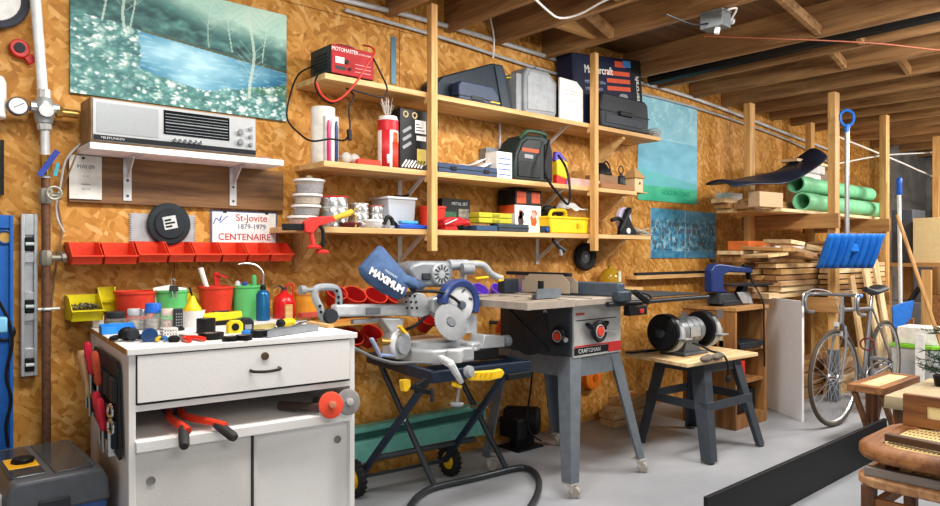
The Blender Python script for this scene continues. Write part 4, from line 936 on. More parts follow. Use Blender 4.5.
t = T('wall_junction_box', 'grey metal electrical box on the wall above the flat dark blue case', 'electrical box', ((q0.x+q1.x)/2, D-.003, 1.72))
MB().box(-.09, -.07, .0, .09, 0, .12).build('box', M('#84898e', .4, .4), t, bev=.004)
MB().box(-.095, -.075, -.004, .095, -.07, .124).build('cover', M('#9a9fa3', .4, .4), t, bev=.002)
MB().cyl((.06, -.03, .12), (.06, -.03, .29), .008, n=8).build('conduit', LGR, t)
p = P(492, 40, D-.02)
MB().tube([P(493, 58, D-.02), P(494, 38, 3.13), P(490, 12, 3.13), P(498, 8, 3.1), P(510, 12, 3.05)], .006, 6, sm=4).one('white_cable', 'white cable hanging from the joists behind the large dark case', 'cable', WHT, P(493, 58, D-.02), w=1)
a, W, h = sb(497, 512, 152, 2.92, ZM)
t = T('paper_box', 'small white and blue carton right of the flat dark blue case', 'carton', (a, 2.92, ZM))
MB().box(0, 0, 0, W, .1, h).build('carton', WHT, t, bev=.001)
for k in range(4): MB().box(W*.1, -.001, h*(.12+.2*k), W*.9, .0, h*(.17+.2*k)).build('print_line', M('#4a6ea8', .5), t)
# dark green booster pack
a = XY(514, 2.91); W = XY(553, 2.91)-a; h = P(545, 136, 2.91).z-ZM
t = T('booster_pack', 'dark green arched booster pack with a carry handle on the middle shelf', 'booster pack', (a, 2.91, ZM))
gn = M('#26302e', .45)
prof = [(.0, 0), (.002, h*.28), (.02, h*.58), (.06, h*.84), (.11, h*.97), (W*.74, h), (W*.92, h*.93), (W, h*.7), (W, 0)]
b = MB().prism(prof, 'XZ', 0, .17); b.build('body', gn, t, bev=.014, seg=3)
MB().prism([(.025, .02), (.03, h*.5), (.07, h*.78), (.11, h*.88), (W*.66, h*.9), (W*.66, .02)], 'XZ', -.008, .004).build('front_panel', M('#1b2022', .4), t, bev=.006)
MB().tube([(.07, .02, h*.88), (.09, .0, h*1.0), (.14, 0, h*1.05), (W*.78, .0, h*1.03), (W*.84, .02, h*.95)], .012, 8, sm=4).build('handle', M('#2f4a3a', .45), t)
MB().box(.06, -.0095, h*.60, W*.6, -.0075, h*.68).build('label', M('#b0502c', .5), t)
for k in range(7): MB().box(.035, -.0095, h*(.08+.05*k), W*.6, -.0075, h*(.09+.05*k)).build('vent_slot', M('#0e0f10', .5), t)
MB().box(.08, -.0095, h*.47, W*.45, -.0075, h*.55).build('print', GRY, t)
MB().prism([(W*.76, .02), (W*.76, h*.8), (W*.86, h*.86), (W*.96, h*.62), (W*.96, .02)], 'XZ', -.008, .002).build('side_panel', BLK, t, bev=.004)
q = P(548, 160, 2.9)
MB().tube([P(549, 140, 2.88), P(545, 165, 2.85), P(548, 180, 2.84), P(560, 196, 2.84), P(568, 204, 2.85), P(570, 190, 2.84), P(566, 168, 2.88), P(558, 155, 2.9)], .008, 8, sm=5).build('cable', BLK, t, w=1)
a, W, h = sb(557, 568, 152, 2.96, ZM)
t = T('toy_gun', 'yellow red and purple plastic toy standing beside the booster pack', 'toy', (a, 2.96, ZM))
MB().prism([(0, h*.3), (0, h*.75), (W*.5, h*.8), (W, h*.7), (W, h*.2), (W*.5, .05)], 'XZ', 0, .04).build('body', YEL, t, bev=.006)
MB().prism([(-.01, h*.72), (.0, h*1.0), (W*.4, h*.98), (W, h*.74)], 'XZ', .004, .036).build('top', M('#5a4bb8', .4), t, bev=.005)
MB().box(.0, .002, 0, W*.9, .038, h*.3).build('grip', RED, t, bev=.005)
MB().box(W*.85, .004, 0, W*1.3, .036, h*.2).build('trigger_block', M('#4355b0', .4), t, bev=.004)
a, W, h = sb(571, 600, 178, 2.93, ZM)
MB().box(0, 0, 0, W, .1, .05).one('pink_box', 'long low pinkish cardboard box left of the second post', 'box', M('#cfa79c', .55), (a, 2.93, ZM), bev=.002)
a, W, h = sb(600, 618, 172, 2.95, ZM)
MB().box(0, 0, 0, W, .13, .10).one('wood_box', 'brown cardboard box under the black lamp shade', 'box', M('#8d6a4a', .6), (a, 2.95, ZM), bev=.002)
x = a+W*.45
t = T('black_lamp', 'black cone shaped lamp head sitting on the brown box', 'lamp', (x, 3.01, ZM+.102))
MB().lathe([(.075, 0), (.075, .01), (.035, .075), (.02, .085), (0, .085)], n=24).build('shade', BLK, t)
MB().tube([(.02, 0, .08), (.06, 0, .1), (.085, -.01, .06), (.085, -.01, .02)], .006, 6, sm=4).build('arm', BLK, t)
p = (XY(621, 2.97), 2.97, ZM)
t = T('spray_can', 'dark canister with a looped wire beside the black lamp', 'canister', p)
MB().lathe([(.03, 0), (.032, .004), (.032, .09), (.024, .105), (.01, .11), (.01, .125), (0, .125)], n=18).build('can', M('#2a2c30', .4), t)
MB().torus((0, 0, .15), (0, 1, 0), .026, .004, 18, 6).build('loop', BLK, t)
a, W, h = sb(601, 634, 182, 2.90, ZM)
MB().prism([(0, 0), (0, .03), (W*.3, .042), (W*.9, .03), (W*1.02, .012), (W, 0)], 'XZ', 0, .035).one('wood_piece', 'flat brown carved wood piece at the front edge of the middle shelf', 'wood piece', MWOOD, (a, 2.895, ZM), bev=.004)
# birdhouse
a, W, h = sb(640, 653, 178, 2.97, ZM); W *= 1.05
z0 = ZM
x = XY(633, 2.97)
t = T('birdhouse', 'small plain wooden birdhouse at the right end of the middle shelf', 'birdhouse', (XY(641, 2.97)-.03, 2.97, ZM))
MB().box(-.045, .0, 0, .055, .09, .11).build('body', M('#d9bd92', .6), t, bev=.001)
MB().cyl((.015, -.001, .07), (.015, .003, .07), .010).build('entrance', BLK, t)
b = MB(); vs = [b.bm.verts.new(q) for q in ((-.062, -.016, .108), (.072, -.016, .108), (.072, .106, .108), (-.062, .106, .108), (.005, .045, .2))]
for f in ((0, 1, 4), (1, 2, 4), (2, 3, 4), (3, 0, 4), (3, 2, 1, 0)): b.bm.faces.new([vs[i] for i in f])
b.build('roof', M('#b9935e', .6), t)
MB().box(-.075, -.02, 0, .085, .11, .006).build('base', M('#c8a878', .6), t)
MB().ball((.005, .045, .2), .008).build('finial', BRASS, t)
# ---------------------------------------------------------------- LOW SHELF
names = ['bottom clear plastic tub of the stack of four at the left', 'second clear plastic tub from the bottom of the left stack', 'third clear plastic tub from the bottom of the left stack', 'topmost clear plastic tub of the left stack, with a knobbed lid']
cx, cy = XY(306, 3.03), 3.03; z = ZL+.0
for k in range(4):
    h = .052 if k < 3 else .07
    r = .072 if k < 3 else .076
    t = T('plastic_tub', names[k], 'tub', (cx+(-.02, .0, .008, .018)[k], cy, z), group='stack of clear tubs')
    MB().lathe([(r*.8, 0), (r*.82, .003), (r*.94, h-.012), (r*.94, h-.008)], n=28).build('tub', CLEAR('#e2dcd8', .2, .3), t)
    MB().lathe([(r*.76, .004), (r*.8, .006), (r*.86, h*.6), (0, h*.62)], n=20).build('contents', M(('#a25a4a', '#5b6268', '#a9987a', '#6a6f74')[k], .7, 0, .5, 130), t)
    MB().lathe([(r*.96, h-.012), (r, h-.011), (r, h-.002), (r*.9, h), (0, h)], n=28).build('lid', M('#e6e3de', .4), t)
    if k == 3: MB().ball((.0, 0, h+.008), .018, (1, 1, .7)).build('knob', M('#a99a86', .5), t)
    z += h+.001
def tins(u, Y, n, r, h, lab, lidlast=None, grp='stacked tins'):
    z = ZL
    for k in range(n):
        q = T('metal_tin', lab[k], 'tin', (XY(u, Y), Y, z), group=grp)
        MB().lathe([(r-.002, 0), (r, .002), (r, h-.003), (r-.002, h), (0, h)], n=28).build('tin', M('#c3c4c5', .25, .85, .02), q)
        lm = lidlast if (k == n-1 and lidlast) else M('#cfd0cf', .3, .6, .02)
        MB().lathe([(r+.001, h-.008), (r+.002, h-.007), (r+.002, h), (r-.002, h+.001), (0, h+.001)], n=28).build('lid', lm, q)
        z += h+.0015
tins(334, 3.03, 3, .068, .05, ('bottom tin of the stack with the red lid', 'middle tin of the stack with the red lid', 'top tin of the left stack, closed by a red lid'), M('#b3262a', .4))
tins(359, 3.06, 3, .048, .042, ('bottom tin of the narrow stack behind the wing nut', 'middle tin of the narrow stack behind the wing nut', 'top tin of the narrow stack behind the wing nut'))
tins(377, 3.06, 3, .042, .04, ('bottom tin of the stack beside the clear bin', 'middle tin of the stack beside the clear bin', 'top tin with reddish lid beside the clear bin'), M('#b4604e', .4))
a, W, h = sb(388, 416, 197, 2.98, ZL)
t = T('clear_bin', 'large frosted clear plastic bin left of the first post', 'bin', (a, 2.98, ZL))
b = MB().prism([(.012, 0), (W-.012, 0), (W, h), (0, h)], 'XZ', 0, .16)
b.build('bin', CLEAR('#d9dde2', .3, .55), t, bev=.006)
MB().box(-.006, -.006, h-.012, W+.006, .166, h).build('rim', CLEAR('#eef0f2', .3, .75), t, bev=.002)
MB().box(.02, .02, .004, W-.02, .14, h*.78).build('contents', M('#a7b4cc', .7, 0, .25, 60), t)
p = (XY(402, 3.06), 3.06, ZL+h+.001)
MB().tube([(-.05, 0, .008), (.0, 0, .01), (.045, 0, .02)], .007, 6, sm=3).one('black_tool', 'thin dark tool lying on top of the frosted bin', 'tool', BLK, p)
t = T('small_tub', 'small white lidded tub at the front edge of the lower shelf', 'tub', (XY(373, 2.93), 2.93, ZL))
MB().lathe([(.04, 0), (.042, .003), (.048, .032)], n=26).build('tub', CLEAR('#e4e2dd', .3, .7), t)
MB().lathe([(.05, .03), (.051, .034), (.051, .04), (.047, .042), (0, .042)], n=26).build('lid', WHT, t)
MB().lathe([(.03, 0), (.05, .004), (.058, .018), (.05, .026), (0, .022)], n=24).one('maroon_dish', 'low maroon dish in front of the narrow tins', 'dish', M('#5a2028', .4), (XY(350, 2.955), 2.955, ZL))
MB().tube([(-.012, 0, .07), (.0, 0, .09), (.012, 0, .07), (0, 0, .058), (-.012, 0, .07)], .003, 6, sm=4).torus((.012, 0, .10), (0, 1, 0), .010, .003, 14, 6).cyl((0, 0, 0), (0, 0, .06), .006).one('wing_nut', 'brass coloured wing nut hook standing before the narrow tins', 'hook', M('#b79a5a', .4, .5), (XY(356, 2.90), 2.905, ZL))
# spring clamp, yellow handled saw
t = T('bar_clamp', 'red bar clamp with two round red feet hanging over the lower shelf edge', 'clamp', (XY(315, 2.87), 2.87, ZL))
rdm = M('#d0342f', .4)
def L_(u, v, Y=2.85): return mtx(t).inverted() @ P(u, v, Y)
MB().bar(L_(283, 227, 2.86), L_(306, 227, 2.86), .03, .03).build('bar', BLK, t, bev=.003)
MB().prism([(q.x, q.z) for q in (L_(304, 232), L_(303, 222), L_(310, 217), L_(332, 216), L_(335, 221), L_(318, 226), L_(312, 234))], 'XZ', -.035, -.005).build('body', rdm, t, bev=.005)
MB().tube([L_(311, 232), L_(313, 244)], .011, 8).build('arm', rdm, t)
MB().tube([L_(314, 232), L_(316, 226), L_(320, 226), L_(323, 232), L_(323, 247)], .009, 8, sm=4).build('trigger', BLK, t)
for u, v in ((314, 247), (322, 252)): MB().lathe([(.012, .012), (.028, .006), (.034, 0), (.03, -.008), (0, -.008)], L_(u, v), n=22).build('foot_pad', rdm, t)
t = T('hand_saw', 'small saw with a yellow handle lying on the lower shelf above the clamp', 'saw', (XY(340, 2.93), 2.93, ZL+.02))
MB().tube([(-.085, 0, .005), (-.04, -.005, .02), (.02, -.01, .04), (.06, -.01, .055)], [.013]*8+[.016]*12, 10, sm=4).build('handle', M('#d9b640', .4), t)
MB().bar((.05, -.01, .052), (.11, -.01, .065), .02, .006).build('blade', STEEL, t)
t = T('spring_clamp', 'black spring clamp on the shelf in front of the clear bin', 'clamp', (XY(389, 2.905), 2.905, ZL))
MB().tube([(-.03, 0, .02), (-.01, 0, .055), (.018, 0, .045), (.02, 0, .014)], .011, 8, sm=4).build('jaw', BLK, t)
MB().tube([(.01, 0, .04), (.035, .0, .028), (.05, 0, .012)], .009, 8, sm=4).build('handle', BLK, t)
a, W, h = sb(399, 432, 222, 2.905, ZL)
t = T('caulking_gun', 'bright blue flat plastic tool lying left of the first post', 'tool', (a, 2.9, ZL))
MB().prism([(0, 0), (W, 0), (W, .018), (W*.3, .026), (0, .02)], 'XZ', .0, .05).build('body', M('#2453b8', .35), t, bev=.005)
MB().box(W*.1, .01, .0255, W*.6, .045, .042).build('top', M('#4aa0cf', .4), t, bev=.004)
# red bucket, black box, red drill, cases
bucket(Vector((XY(432, 3.08), 3.08, ZL)), .06, .078, .135, M('#d63a2c', .4), 'red plastic bucket behind the first shelving post')
a, W, h = sb(442, 470, 199, 3.06, ZL)
t = T('photo_box', 'black carton with a small printed picture behind the red drill', 'carton', (a, 3.06, ZL))
MB().box(0, 0, 0, W, .09, h).build('carton', M('#1a1f1d', .45), t, bev=.002)
text('METAL SET', .025, (W*.62, -.001, h*.85), FRONT, LGR, t)
MB().box(W*.58, -.0012, h*.28, W*.95, 0, h*.7).build('print', M('#7c7468', .5, 0, .6, 40), t)
MB().box(0, -.0012, h*.3, W*.5, 0, h*.6).build('print', M('#2f5a3e', .5, 0, .5, 40), t)
t = T('red_drill', 'bright red plastic tool lying on its side right of the first post', 'drill', (XY(446, 2.91), 2.91, ZL))
rd = M('#c9202a', .35)
MB().prism([(-.01, .02), (-.01, .055), (.03, .07), (.11, .072), (.15, .058), (.16, .035), (.12, .03), (.06, .02)], 'XZ', 0, .07).build('body', rd, t, bev=.012)
MB().prism([(.0, 0), (.005, .03), (.075, .04), (.10, .0)], 'XZ', .01, .06).build('grip', rd, t, bev=.006)
MB().lathe([(.018, 0), (.022, .01), (.018, .035), (.010, .04)], (.155, .035, .045), (1, 0, 0), 16).build('chuck', M('#a41b22', .35), t)
MB().tube([(-.01, -.005, .03), (.03, -.012, .045), (.07, -.008, .06)], .004, 6, sm=3).build('trim', LGR, t)
a, W, h = sb(467, 528, 223, 2.915, ZL)
t = T('tool_case', 'flat dark slate case on the lower shelf under the yellow cases', 'case', (a, 2.905, ZL)); slate = M('#3a434e', .4)
MB().box(W*.48, 0, 0, W, .08, .045).build('shell', slate, t, bev=.006)
MB().box(W*.48-.001, -.002, .02, W+.001, .08, .024).build('seam', BLK, t)
MB().box(W*.14, .004, 0, W*.47, .12, .032).one('blue_case', 'thin blue grey case beside the slate case under the yellow cases', 'case', M('#2d4a6c', .4), (a, 2.905, ZL), bev=.004)
a2, W2, h = sb(478, 511, 213, 2.94, ZL)
for k, lb in enumerate(('lower of two flat yellow green cases on the slate case', 'upper of two flat yellow green cases on the lower shelf')):
    z = ZL+.047+k*.031
    t = T('yellow_case', lb, 'case', (a2, 2.93, z))
    MB().box(0, 0, 0, W2, .09, .029).build('shell', M('#b9b32c', .4), t, bev=.004)
    MB().box(W2*.4, -.004, .008, W2*.6, .0, .022).build('latch', M('#8e8a26', .4), t)
a, W, h = sb(514, 541, 190, 2.99, ZL)
t = T('orange_carton', 'white and orange tool carton standing on the lower shelf', 'carton', (a+.012, 2.99, ZL))
MB().box(0, 0, 0, W-.012, .14, h).build('carton', WHT, t, bev=.002); W -= .012
MB().box(-.001, -.001, h*.64, W+.001, .151, h+.001).build('black_band', M('#1d1d1f', .4), t)
MB().box(W*.05, -.002, h*.68, W*.4, .0, h*.95).build('orange_panel', M('#d8562a', .45), t)
MB().box(W*.62, -.002, h*.70, W*.95, .0, h*.95).build('orange_panel', M('#d8562a', .45), t)
MB().box(-.0015, .01, h*.45, .0, .14, h*.64).build('orange_panel', M('#d8562a', .45), t)
def blob(cx_, cz_, s_, m_, nm='print'):
    pts = [(cx_+s_*x_, cz_+s_*z_) for x_, z_ in ((-.5, -.9), (-.7, .1), (-.3, .5), (-.5, .9), (.2, 1.0), (.6, .6), (.3, .2), (.5, -.5), (.2, -1))]
    return MB().prism(pts, 'XZ', -.0015, .0).build(nm, m_, t)
blob(W*.22, h*.33, .045, M('#4a3a36', .5)); blob(W*.2, h*.42, .03, M('#d8562a', .5)); blob(W*.72, h*.35, .05, M('#d9622f', .45))
MB().cyl((W*.7, -.003, h*.42), (W*.7, -.001, h*.42), .02).build('print', M('#b9a59a', .5), t)
# yellow carry case
a, W, h = sb(549, 588, 214, 2.905, ZL); a = max(a, XY(547, 2.9)); 
t = T('yellow_toolbox', 'yellow plastic carry case with a moulded handle on the lower shelf', 'toolbox', (a, 2.9, ZL))
ym = M('#ecc51a', .38); h = .105
MB().prism([(.012, 0), (W-.012, 0), (W, h*.85), (W, h), (0, h), (0, h*.85)], 'XZ', 0, .16).build('box', ym, t, bev=.006)
MB().box(-.005, -.006, h*.86, W+.005, .165, h*.98).build('lid', ym, t, bev=.004)
MB().tube([(W*.08, .03, h*.97), (W*.10, .02, h*1.28), (W*.2, .015, h*1.36), (W*.42, .015, h*1.34), (W*.48, .03, h*.97)], .011, 8, sm=5).build('handle', ym, t)
MB().box(W*.68, -.009, h*.35, W*.73, -.003, h*.6).build('latch', M('#b89312', .4), t)
b = MB()
for k in range(5): b.ball((random.uniform(-.05, .06), random.uniform(0, .05), .03+.02*(k % 2)), random.uniform(.026, .04), (1.2, .9, .75), 10)
b.one('black_cloth', 'crumpled black cable bundle heaped on the yellow carry case', 'cable bundle', M('#1c1d20', .7), (a+W*.42, 3.0, ZL+.105))
b = MB(); n = 10
for i in range(n):
    for j in range(6):
        f = lambda i, j: (-.09+.2*i/n, -.05+.12*j/6, .02+.06*fb(i*.3, j*.3, 1.3)+.16*(i/n)*(1-i/n)*2*(j/6))
        b.quad(f(i, j), f(i+1, j), f(i+1, j+1), f(i, j+1))
bmesh.ops.remove_doubles(b.bm, verts=b.bm.verts[:], dist=.0005)
b.one('foil_bag', 'crumpled silver grey bag lying on the right of the yellow carry case', 'bag', M('#c9c7c6', .4, .1, .25, 40), (a+W*.74, 2.955, ZL+.106), solid=.004, sub=1)
t = T('small_camera', 'small dark device with a blue lens left of the yellow carry case', 'device', (XY(546, 2.9)-.01, 2.885, ZL))
MB().box(-.05, 0, 0, .03, .012, .04).build('body', M('#22303e', .4), t, bev=.003); MB().cyl((.0, -.008, .02), (0, 0, .02), .012).build('lens', BLU, t)
# circular saw
t = T('circular_saw', 'black circular saw with a pale lilac blade guard right of the second post', 'saw', (XY(624, 2.97), 2.97, ZL))
q = Vector((.02, 0, .11))
MB().lathe([(.0, .0), (.085, .0), (.09, .006), (.09, .03), (.08, .036), (0, .036)], q, (-.15, 1, 0), 30).build('blade_guard', M('#b9b2c9', .4), t)
MB().lathe([(0, -.004), (.045, -.004), (.05, .0), (0, .0)], q, (-.15, 1, 0), 24).build('blade_cover', M('#d3cfdb', .35, .2), t)
MB().prism([(-.10, .0), (-.09, .05), (-.03, .14), (.0, .19), (.03, .2), (.03, .17), (.0, .13), (.05, .06), (.09, .03), (.09, 0)], 'XZ', -.05, -.006).build('motor_body', M('#17181b', .4), t, bev=.012)
MB().tube([(-.06, -.03, .10), (-.11, -.03, .115), (-.17, -.02, .10)], .014, 8, sm=4).build('handle', BLK, t)
MB().box(-.12, -.06, -.0, .12, .05, .005).build('base_plate', DSTEEL, t)
MB().cyl((-.02, -.056, .03), (-.02, -.05, .03), .02).build('knob', WHT, t)
b = MB()
for k in range(10): b.torus((random.uniform(-.05, .05), random.uniform(-.02, .04), .008+.010*(k % 4)), (random.uniform(-.3, .3), random.uniform(-.3, .3), 1), .035+.012*random.random(), .004, 14, 5)
b.one('cable_coil', 'loose grey cable coil at the right end of the lower shelf', 'cable', M('#b5b1a8', .5), (XY(646, 2.97)-.04, 2.97, ZL+.006))
# things hanging below
t = T('glue_gun', 'small black tool hanging by its cord under the lower shelf', 'tool', P(558, 246, 2.93))
MB().tube([(-.05, 0, .04), (0, 0, .0), (.06, 0, -.03)], [.010, .012, .016], 8).build('body', M('#2c2e33', .4), t)
MB().tube([(-.05, 0, .04), (-.04, 0, .052), (-.03, -.02, .060)], .004, 6, sm=3).build('cord', BLK, t)
MB().bar((.02, 0, -.005), (.03, 0, -.06), .018, .014).build('grip', GRY, t)
p = P(585, 257, D-.03)
t = T('hand_truck_wheel', 'black rubber wheel with a grey hub hanging on the wall below the shelves', 'wheel', p, R(-8))
MB().torus((0, 0, 0), (0, 1, 0), .072, .028, 32, 10).build('tyre', M('#1d1e20', .6), t)
MB().lathe([(0, -.012), (.03, -.012), (.05, -.004), (.05, .01), (0, .01)], (0, 0, 0), (0, 1, 0), 24).build('hub', M('#6e7276', .4, .5), t)
MB().lathe([(.006, -.02), (.014, -.018), (.014, .02), (.006, .02)], (0, 0, 0), (0, 1, 0), 14, close=True).build('bearing', STEEL, t)
# ================================================================ POSTERS
def sea(x, z):
    n = fb(x, z, 6); c = mixc((.47, .70, .77), (.58, .79, .85), n*1.2-.1)
    if z < .60+.01*n: c = mixc((.38, .66, .76), (.50, .76, .84), fb(x, z*2, 5)*1.2-.1)
    if abs(z-.60) < .012: c = mixc(c, (.75, .88, .9), .5)
    if z > .7 and fb(x, z, 14) > .62: c = mixc(c, (.7, .86, .88), .5)
    if z < .14: c = mixc((.12, .62, .47), (.3, .75, .6), n)
    elif z < .30-.1*x: c = mixc(c, (.3, .70, .68), .6)
    return c
def drawing(sd, gy):
    def f(x, z):
        n = fb(x+sd, z, 9); v = fb(x*2.2+sd, z*.9, 9, 3, sd); c = mixc((.14, .46, .62), (.62, .80, .86), n*1.5-.3)
        if v > .56: c = mixc((.05, .18, .28), (.36, .40, .42), (v-.56)*6) if .15 < z < .75 else c
        if z > .8: c = mixc(c, (.3, .62, .76), .7)
        if z < .14: c = mixc(c, (.15, .42, .58), .6)
        return mixc(c, (.45, .52, .55), gy)
    return f
def poster(nm, lab, u0, u1, vt, vb, fn, nx, nz):
    a, b2 = XY(u0, D-.01), XY(u1, D-.01); z1 = P((u0+u1)/2, vt, D-.01).z; z0 = P((u0+u1)/2, vb, D-.01).z
    q = T(nm, lab, 'poster', (a, D-.010, z0))
    MB().box(0, .001, 0, b2-a, .006, z1-z0).build('backing', WHT, q)
    paint(fn, 'print', b2-a, z1-z0, nx, nz, q); return q, b2-a, z1-z0
q, W, h = poster('seaside_poster', 'tall pale teal poster with a green lower edge right of the shelving', 638, 697, 99, 202, sea, 50, 80)
text('GOLD IN COAST', .055, (W*.62, -.001, h*.09), FRONT, M('#138a66', .5), q)
poster('harbour_print', 'left blue harbour print of the pair below the tall teal poster', 651, 685, 209, 258, drawing(1, .0), 60, 60)
poster('harbour_print', 'right darker blue harbour print of the pair below the tall teal poster', 685.5, 716, 212, 258, drawing(4, .25), 60, 60)
# ledge on the wall with strips
zl = 1.03
a, b2 = XY(638, 3.08), XY(712, 3.08)
MB().box(a-.02, 3.08, zl-.03, b2, D-.002, zl).one('wall_ledge', 'narrow pine ledge board on the wall under the harbour prints', 'ledge', PINE, (a, 3.08, zl), w=1, bev=.002)
MB().box(a, 3.09, zl+.001, b2-.1, 3.12, zl+.022).one('black_strip', 'long black strip lying on the pine ledge under the prints', 'strip', M('#24262a', .4), (a, 3.1, zl), w=1)
MB().box(a+.1, 3.13, zl+.001, b2-.02, D-.006, zl+.012).one('grey_strip', 'thin grey metal strip behind the black strip on the ledge', 'strip', STEEL, (a, 3.15, zl), w=1)
# ================================================================ MITRE SAW STAND
frm = M('#1f2c3d', .4, .2); tubem = M('#3d4145', .35, .5)
t = T('mitre_saw_stand', 'folding wheeled stand with crossed tube legs under the mitre saw', 'saw stand', (2.2, 2.75, 0)); ST = t
SZ = .65
A, B, C_, Dd = Vector((2.03, 3.10, SZ)), Vector((1.92, 2.42, SZ)), Vector((2.46, 2.37, SZ)), Vector((2.57, 3.05, SZ))
for a, b in ((A, B), (B, C_), (C_, Dd), (Dd, A)): MB().bar(a-(b-a).normalized()*.012, b+(b-a).normalized()*.012, .03, .05).build('frame_rail', frm, t, w=1, bev=.003)
MB().bar(A.lerp(B, .3), Dd.lerp(C_, .3), .04, .03).build('cross_rail', frm, t, w=1)
MB().bar(A.lerp(B, .75), Dd.lerp(C_, .75), .04, .03).build('cross_rail', frm, t, w=1)
L1a, L1b = Vector((2.04, 3.02, .63)), G(435, 487, .02)
L2a, L2b = Vector((1.955, 2.5, .63)), Vector((1.875, 2.95, .09))
R1a, R1b = Vector((2.47, 2.98, .63)), G(507, 470, .02)
R2a, R2b = Vector((2.43, 2.46, .63)), Vector((2.37, 2.89, .09))
for a, b in ((L1a, L1b), (R1a, R1b)): MB().cyl(a, b, .0155, n=14).build('leg', tubem, t, w=1)
for a, b in ((L2a, L2b), (R2a, R2b)): MB().bar(a, b, .032, .024, up=(1, 0, 0)).build('leg', frm, t, w=1, bev=.004)
MB().cyl(L2a.lerp(L2b, .80), R2a.lerp(R2b, .80)+Vector((.12, 0, 0)), .015, n=12).build('cross_tube', tubem, t, w=1)
MB().cyl(L1a.lerp(L1b, .45)+Vector((-.02, 0, 0)), L2a.lerp(L2b, .4)+Vector((.02, 0, 0)), .012).build('pivot_bolt', STEEL, t, w=1)
MB().cyl(R1a.lerp(R1b, .45)+Vector((-.02, 0, 0)), R2a.lerp(R2b, .4)+Vector((.02, 0, 0)), .012).build('pivot_bolt', STEEL, t, w=1)
up = [G(398, 530, .02), G(411, 505, .02), G(421, 494, .02), G(437, 486.5, .02), G(475, 478, .02), G(512, 469, .02), G(526, 468, .02), G(536, 474, .02), G(539, 487, .02), G(531, 506, .02), G(505, 540, .02)]
MB().tube(up, .0165, 12, sm=4).build('foot_handle', tubem, t, w=1)
ym_ = M('#e6b81e', .4)
for c, r in ((Vector((1.845, 2.95, .09)), .09), (Vector((2.40, 2.89, .085)), .085)):
    w_ = MB().torus(c, (1, 0, 0), r-.022, .022, 32, 10).build('wheel', M('#222326', .7), t, w=1)
    MB().lathe([(.0, -.018), (.03, -.018), (.035, -.010), (r-.034, -.012), (r-.032, .0), (r-.034, .012), (.035, .010), (.03, .018), (0, .018)], c, (1, 0, 0), 28).build('hub', ym_, w_, w=1, root=t)
    for k in range(20):
        a_ = 2*PI*k/20; q = c+Vector((0, math.cos(a_)*(r-.003), math.sin(a_)*(r-.003)))
        if k == 0: b = MB()
        b.bar(q+Vector((-.016, 0, 0)), q+Vector((.016, 0, 0)), .012, .006, up=(q-c))
    b.build('tread', M('#19191b', .8), w_, w=1, root=t)
MB().cyl((1.86, 2.95, .09), (2.42, 2.89, .085), .009).build('axle', tubem, t, w=1)
# yellow grip, clamp, levers
q = lambda u, v, Y=2.36: P(u, v, Y)
MB().prism([(p.x, p.z) for p in (q(464, 375), q(467, 371), q(490, 369.5), q(497, 368), q(500, 372), q(497, 377), q(485, 380), q(466, 380))], 'XZ', 2.325, 2.35).build('yellow_grip', ym_, t, w=1, bev=.006)
for k in range(5): MB().bar(q(470+k*5, 377.5, 2.322), q(472+k*5, 373, 2.322), .004, .004).build('grip_rib', M('#b98f12', .5), t, w=1)
MB().prism([(p.x, p.z) for p in (q(400, 380, 2.40), q(408, 379, 2.40), q(408, 386, 2.40), q(405, 391, 2.40), q(401.5, 391, 2.40))], 'XZ', 2.38, 2.41).build('yellow_clamp', ym_, t, w=1, bev=.003)
MB().prism([(p.x, p.z) for p in (q(452, 382), q(459, 385), q(458, 388), q(451, 386))], 'XZ', 2.335, 2.36).build('yellow_clip', ym_, t, w=1, bev=.002)
MB().bar(q(408, 386, 2.40), q(430, 393, 2.40), .02, .02).bar(q(415, 389, 2.40), q(426, 382, 2.42), .02, .04).build('latch', BLK, t, w=1, bev=.003)
MB().bar(q(432, 388, 2.42), q(432, 402, 2.42), .012, .02).build('lever', DGR, t, w=1, bev=.003)
MB().cyl(q(459, 387), q(457, 403), .006).lathe([(.025, 0), (.03, .005), (.03, .012), (0, .014)], q(457, 404.5)+Vector((0, 0, -.006)), (0, 0, 1), 18).build('levelling_foot', GRY, t, w=1)
MB().box(2.30, 2.335, .60, 2.46, 2.36, .628).build('lower_bracket', BLK, t, w=1, bev=.003)
# ================================================================ MITRE SAW
t = T('mitre_saw', 'grey sliding mitre saw with blue dust bag on the folding stand', 'mitre saw', (2.2, 2.72, .677))
SG = M('#b4b7b9', .38, .3, .06); MG = M('#85898d', .4, .2); blue = M('#2b3f74', .35)
m = lambda u, v, Y=2.72: P(u, v, Y)
bz0 = .678
# base and turntable
bc = m(436, 350, 2.72); bc.z = bz0
ba = MB(); ba.prism([(bc.x-.20, 2.60), (bc.x-.16, 2.53), (bc.x+.08, 2.50), (bc.x+.16, 2.58), (bc.x+.16, 2.9), (bc.x+.08, 2.95), (bc.x-.16, 2.95), (bc.x-.20, 2.88)], 'XY', bz0, bz0+.07)
ba.build('base', SG, t, w=1, bev=.012, seg=3)
MB().lathe([(.15, bz0+.065), (.15, bz0+.092), (.14, bz0+.098), (0, bz0+.098)], (bc.x-.02, 2.72, 0), (0, 0, 1), 40).build('turntable', M('#b9bcbe', .35, .4), t, w=1)
MB().prism([(bc.x+.05, 2.50), (bc.x+.13, 2.52), (bc.x+.10, 2.64), (bc.x+.04, 2.62)], 'XY', bz0+.02, bz0+.088).build('front_lip', SG, t, w=1, bev=.01)
MB().lathe([(.035, 0), (.04, .03), (.04, .055), (.03, .06)], m(455, 362, 2.5)+Vector((0, 0, .0)), (0, 0, 1), 16).build('mitre_lock', LGR, t, w=1)
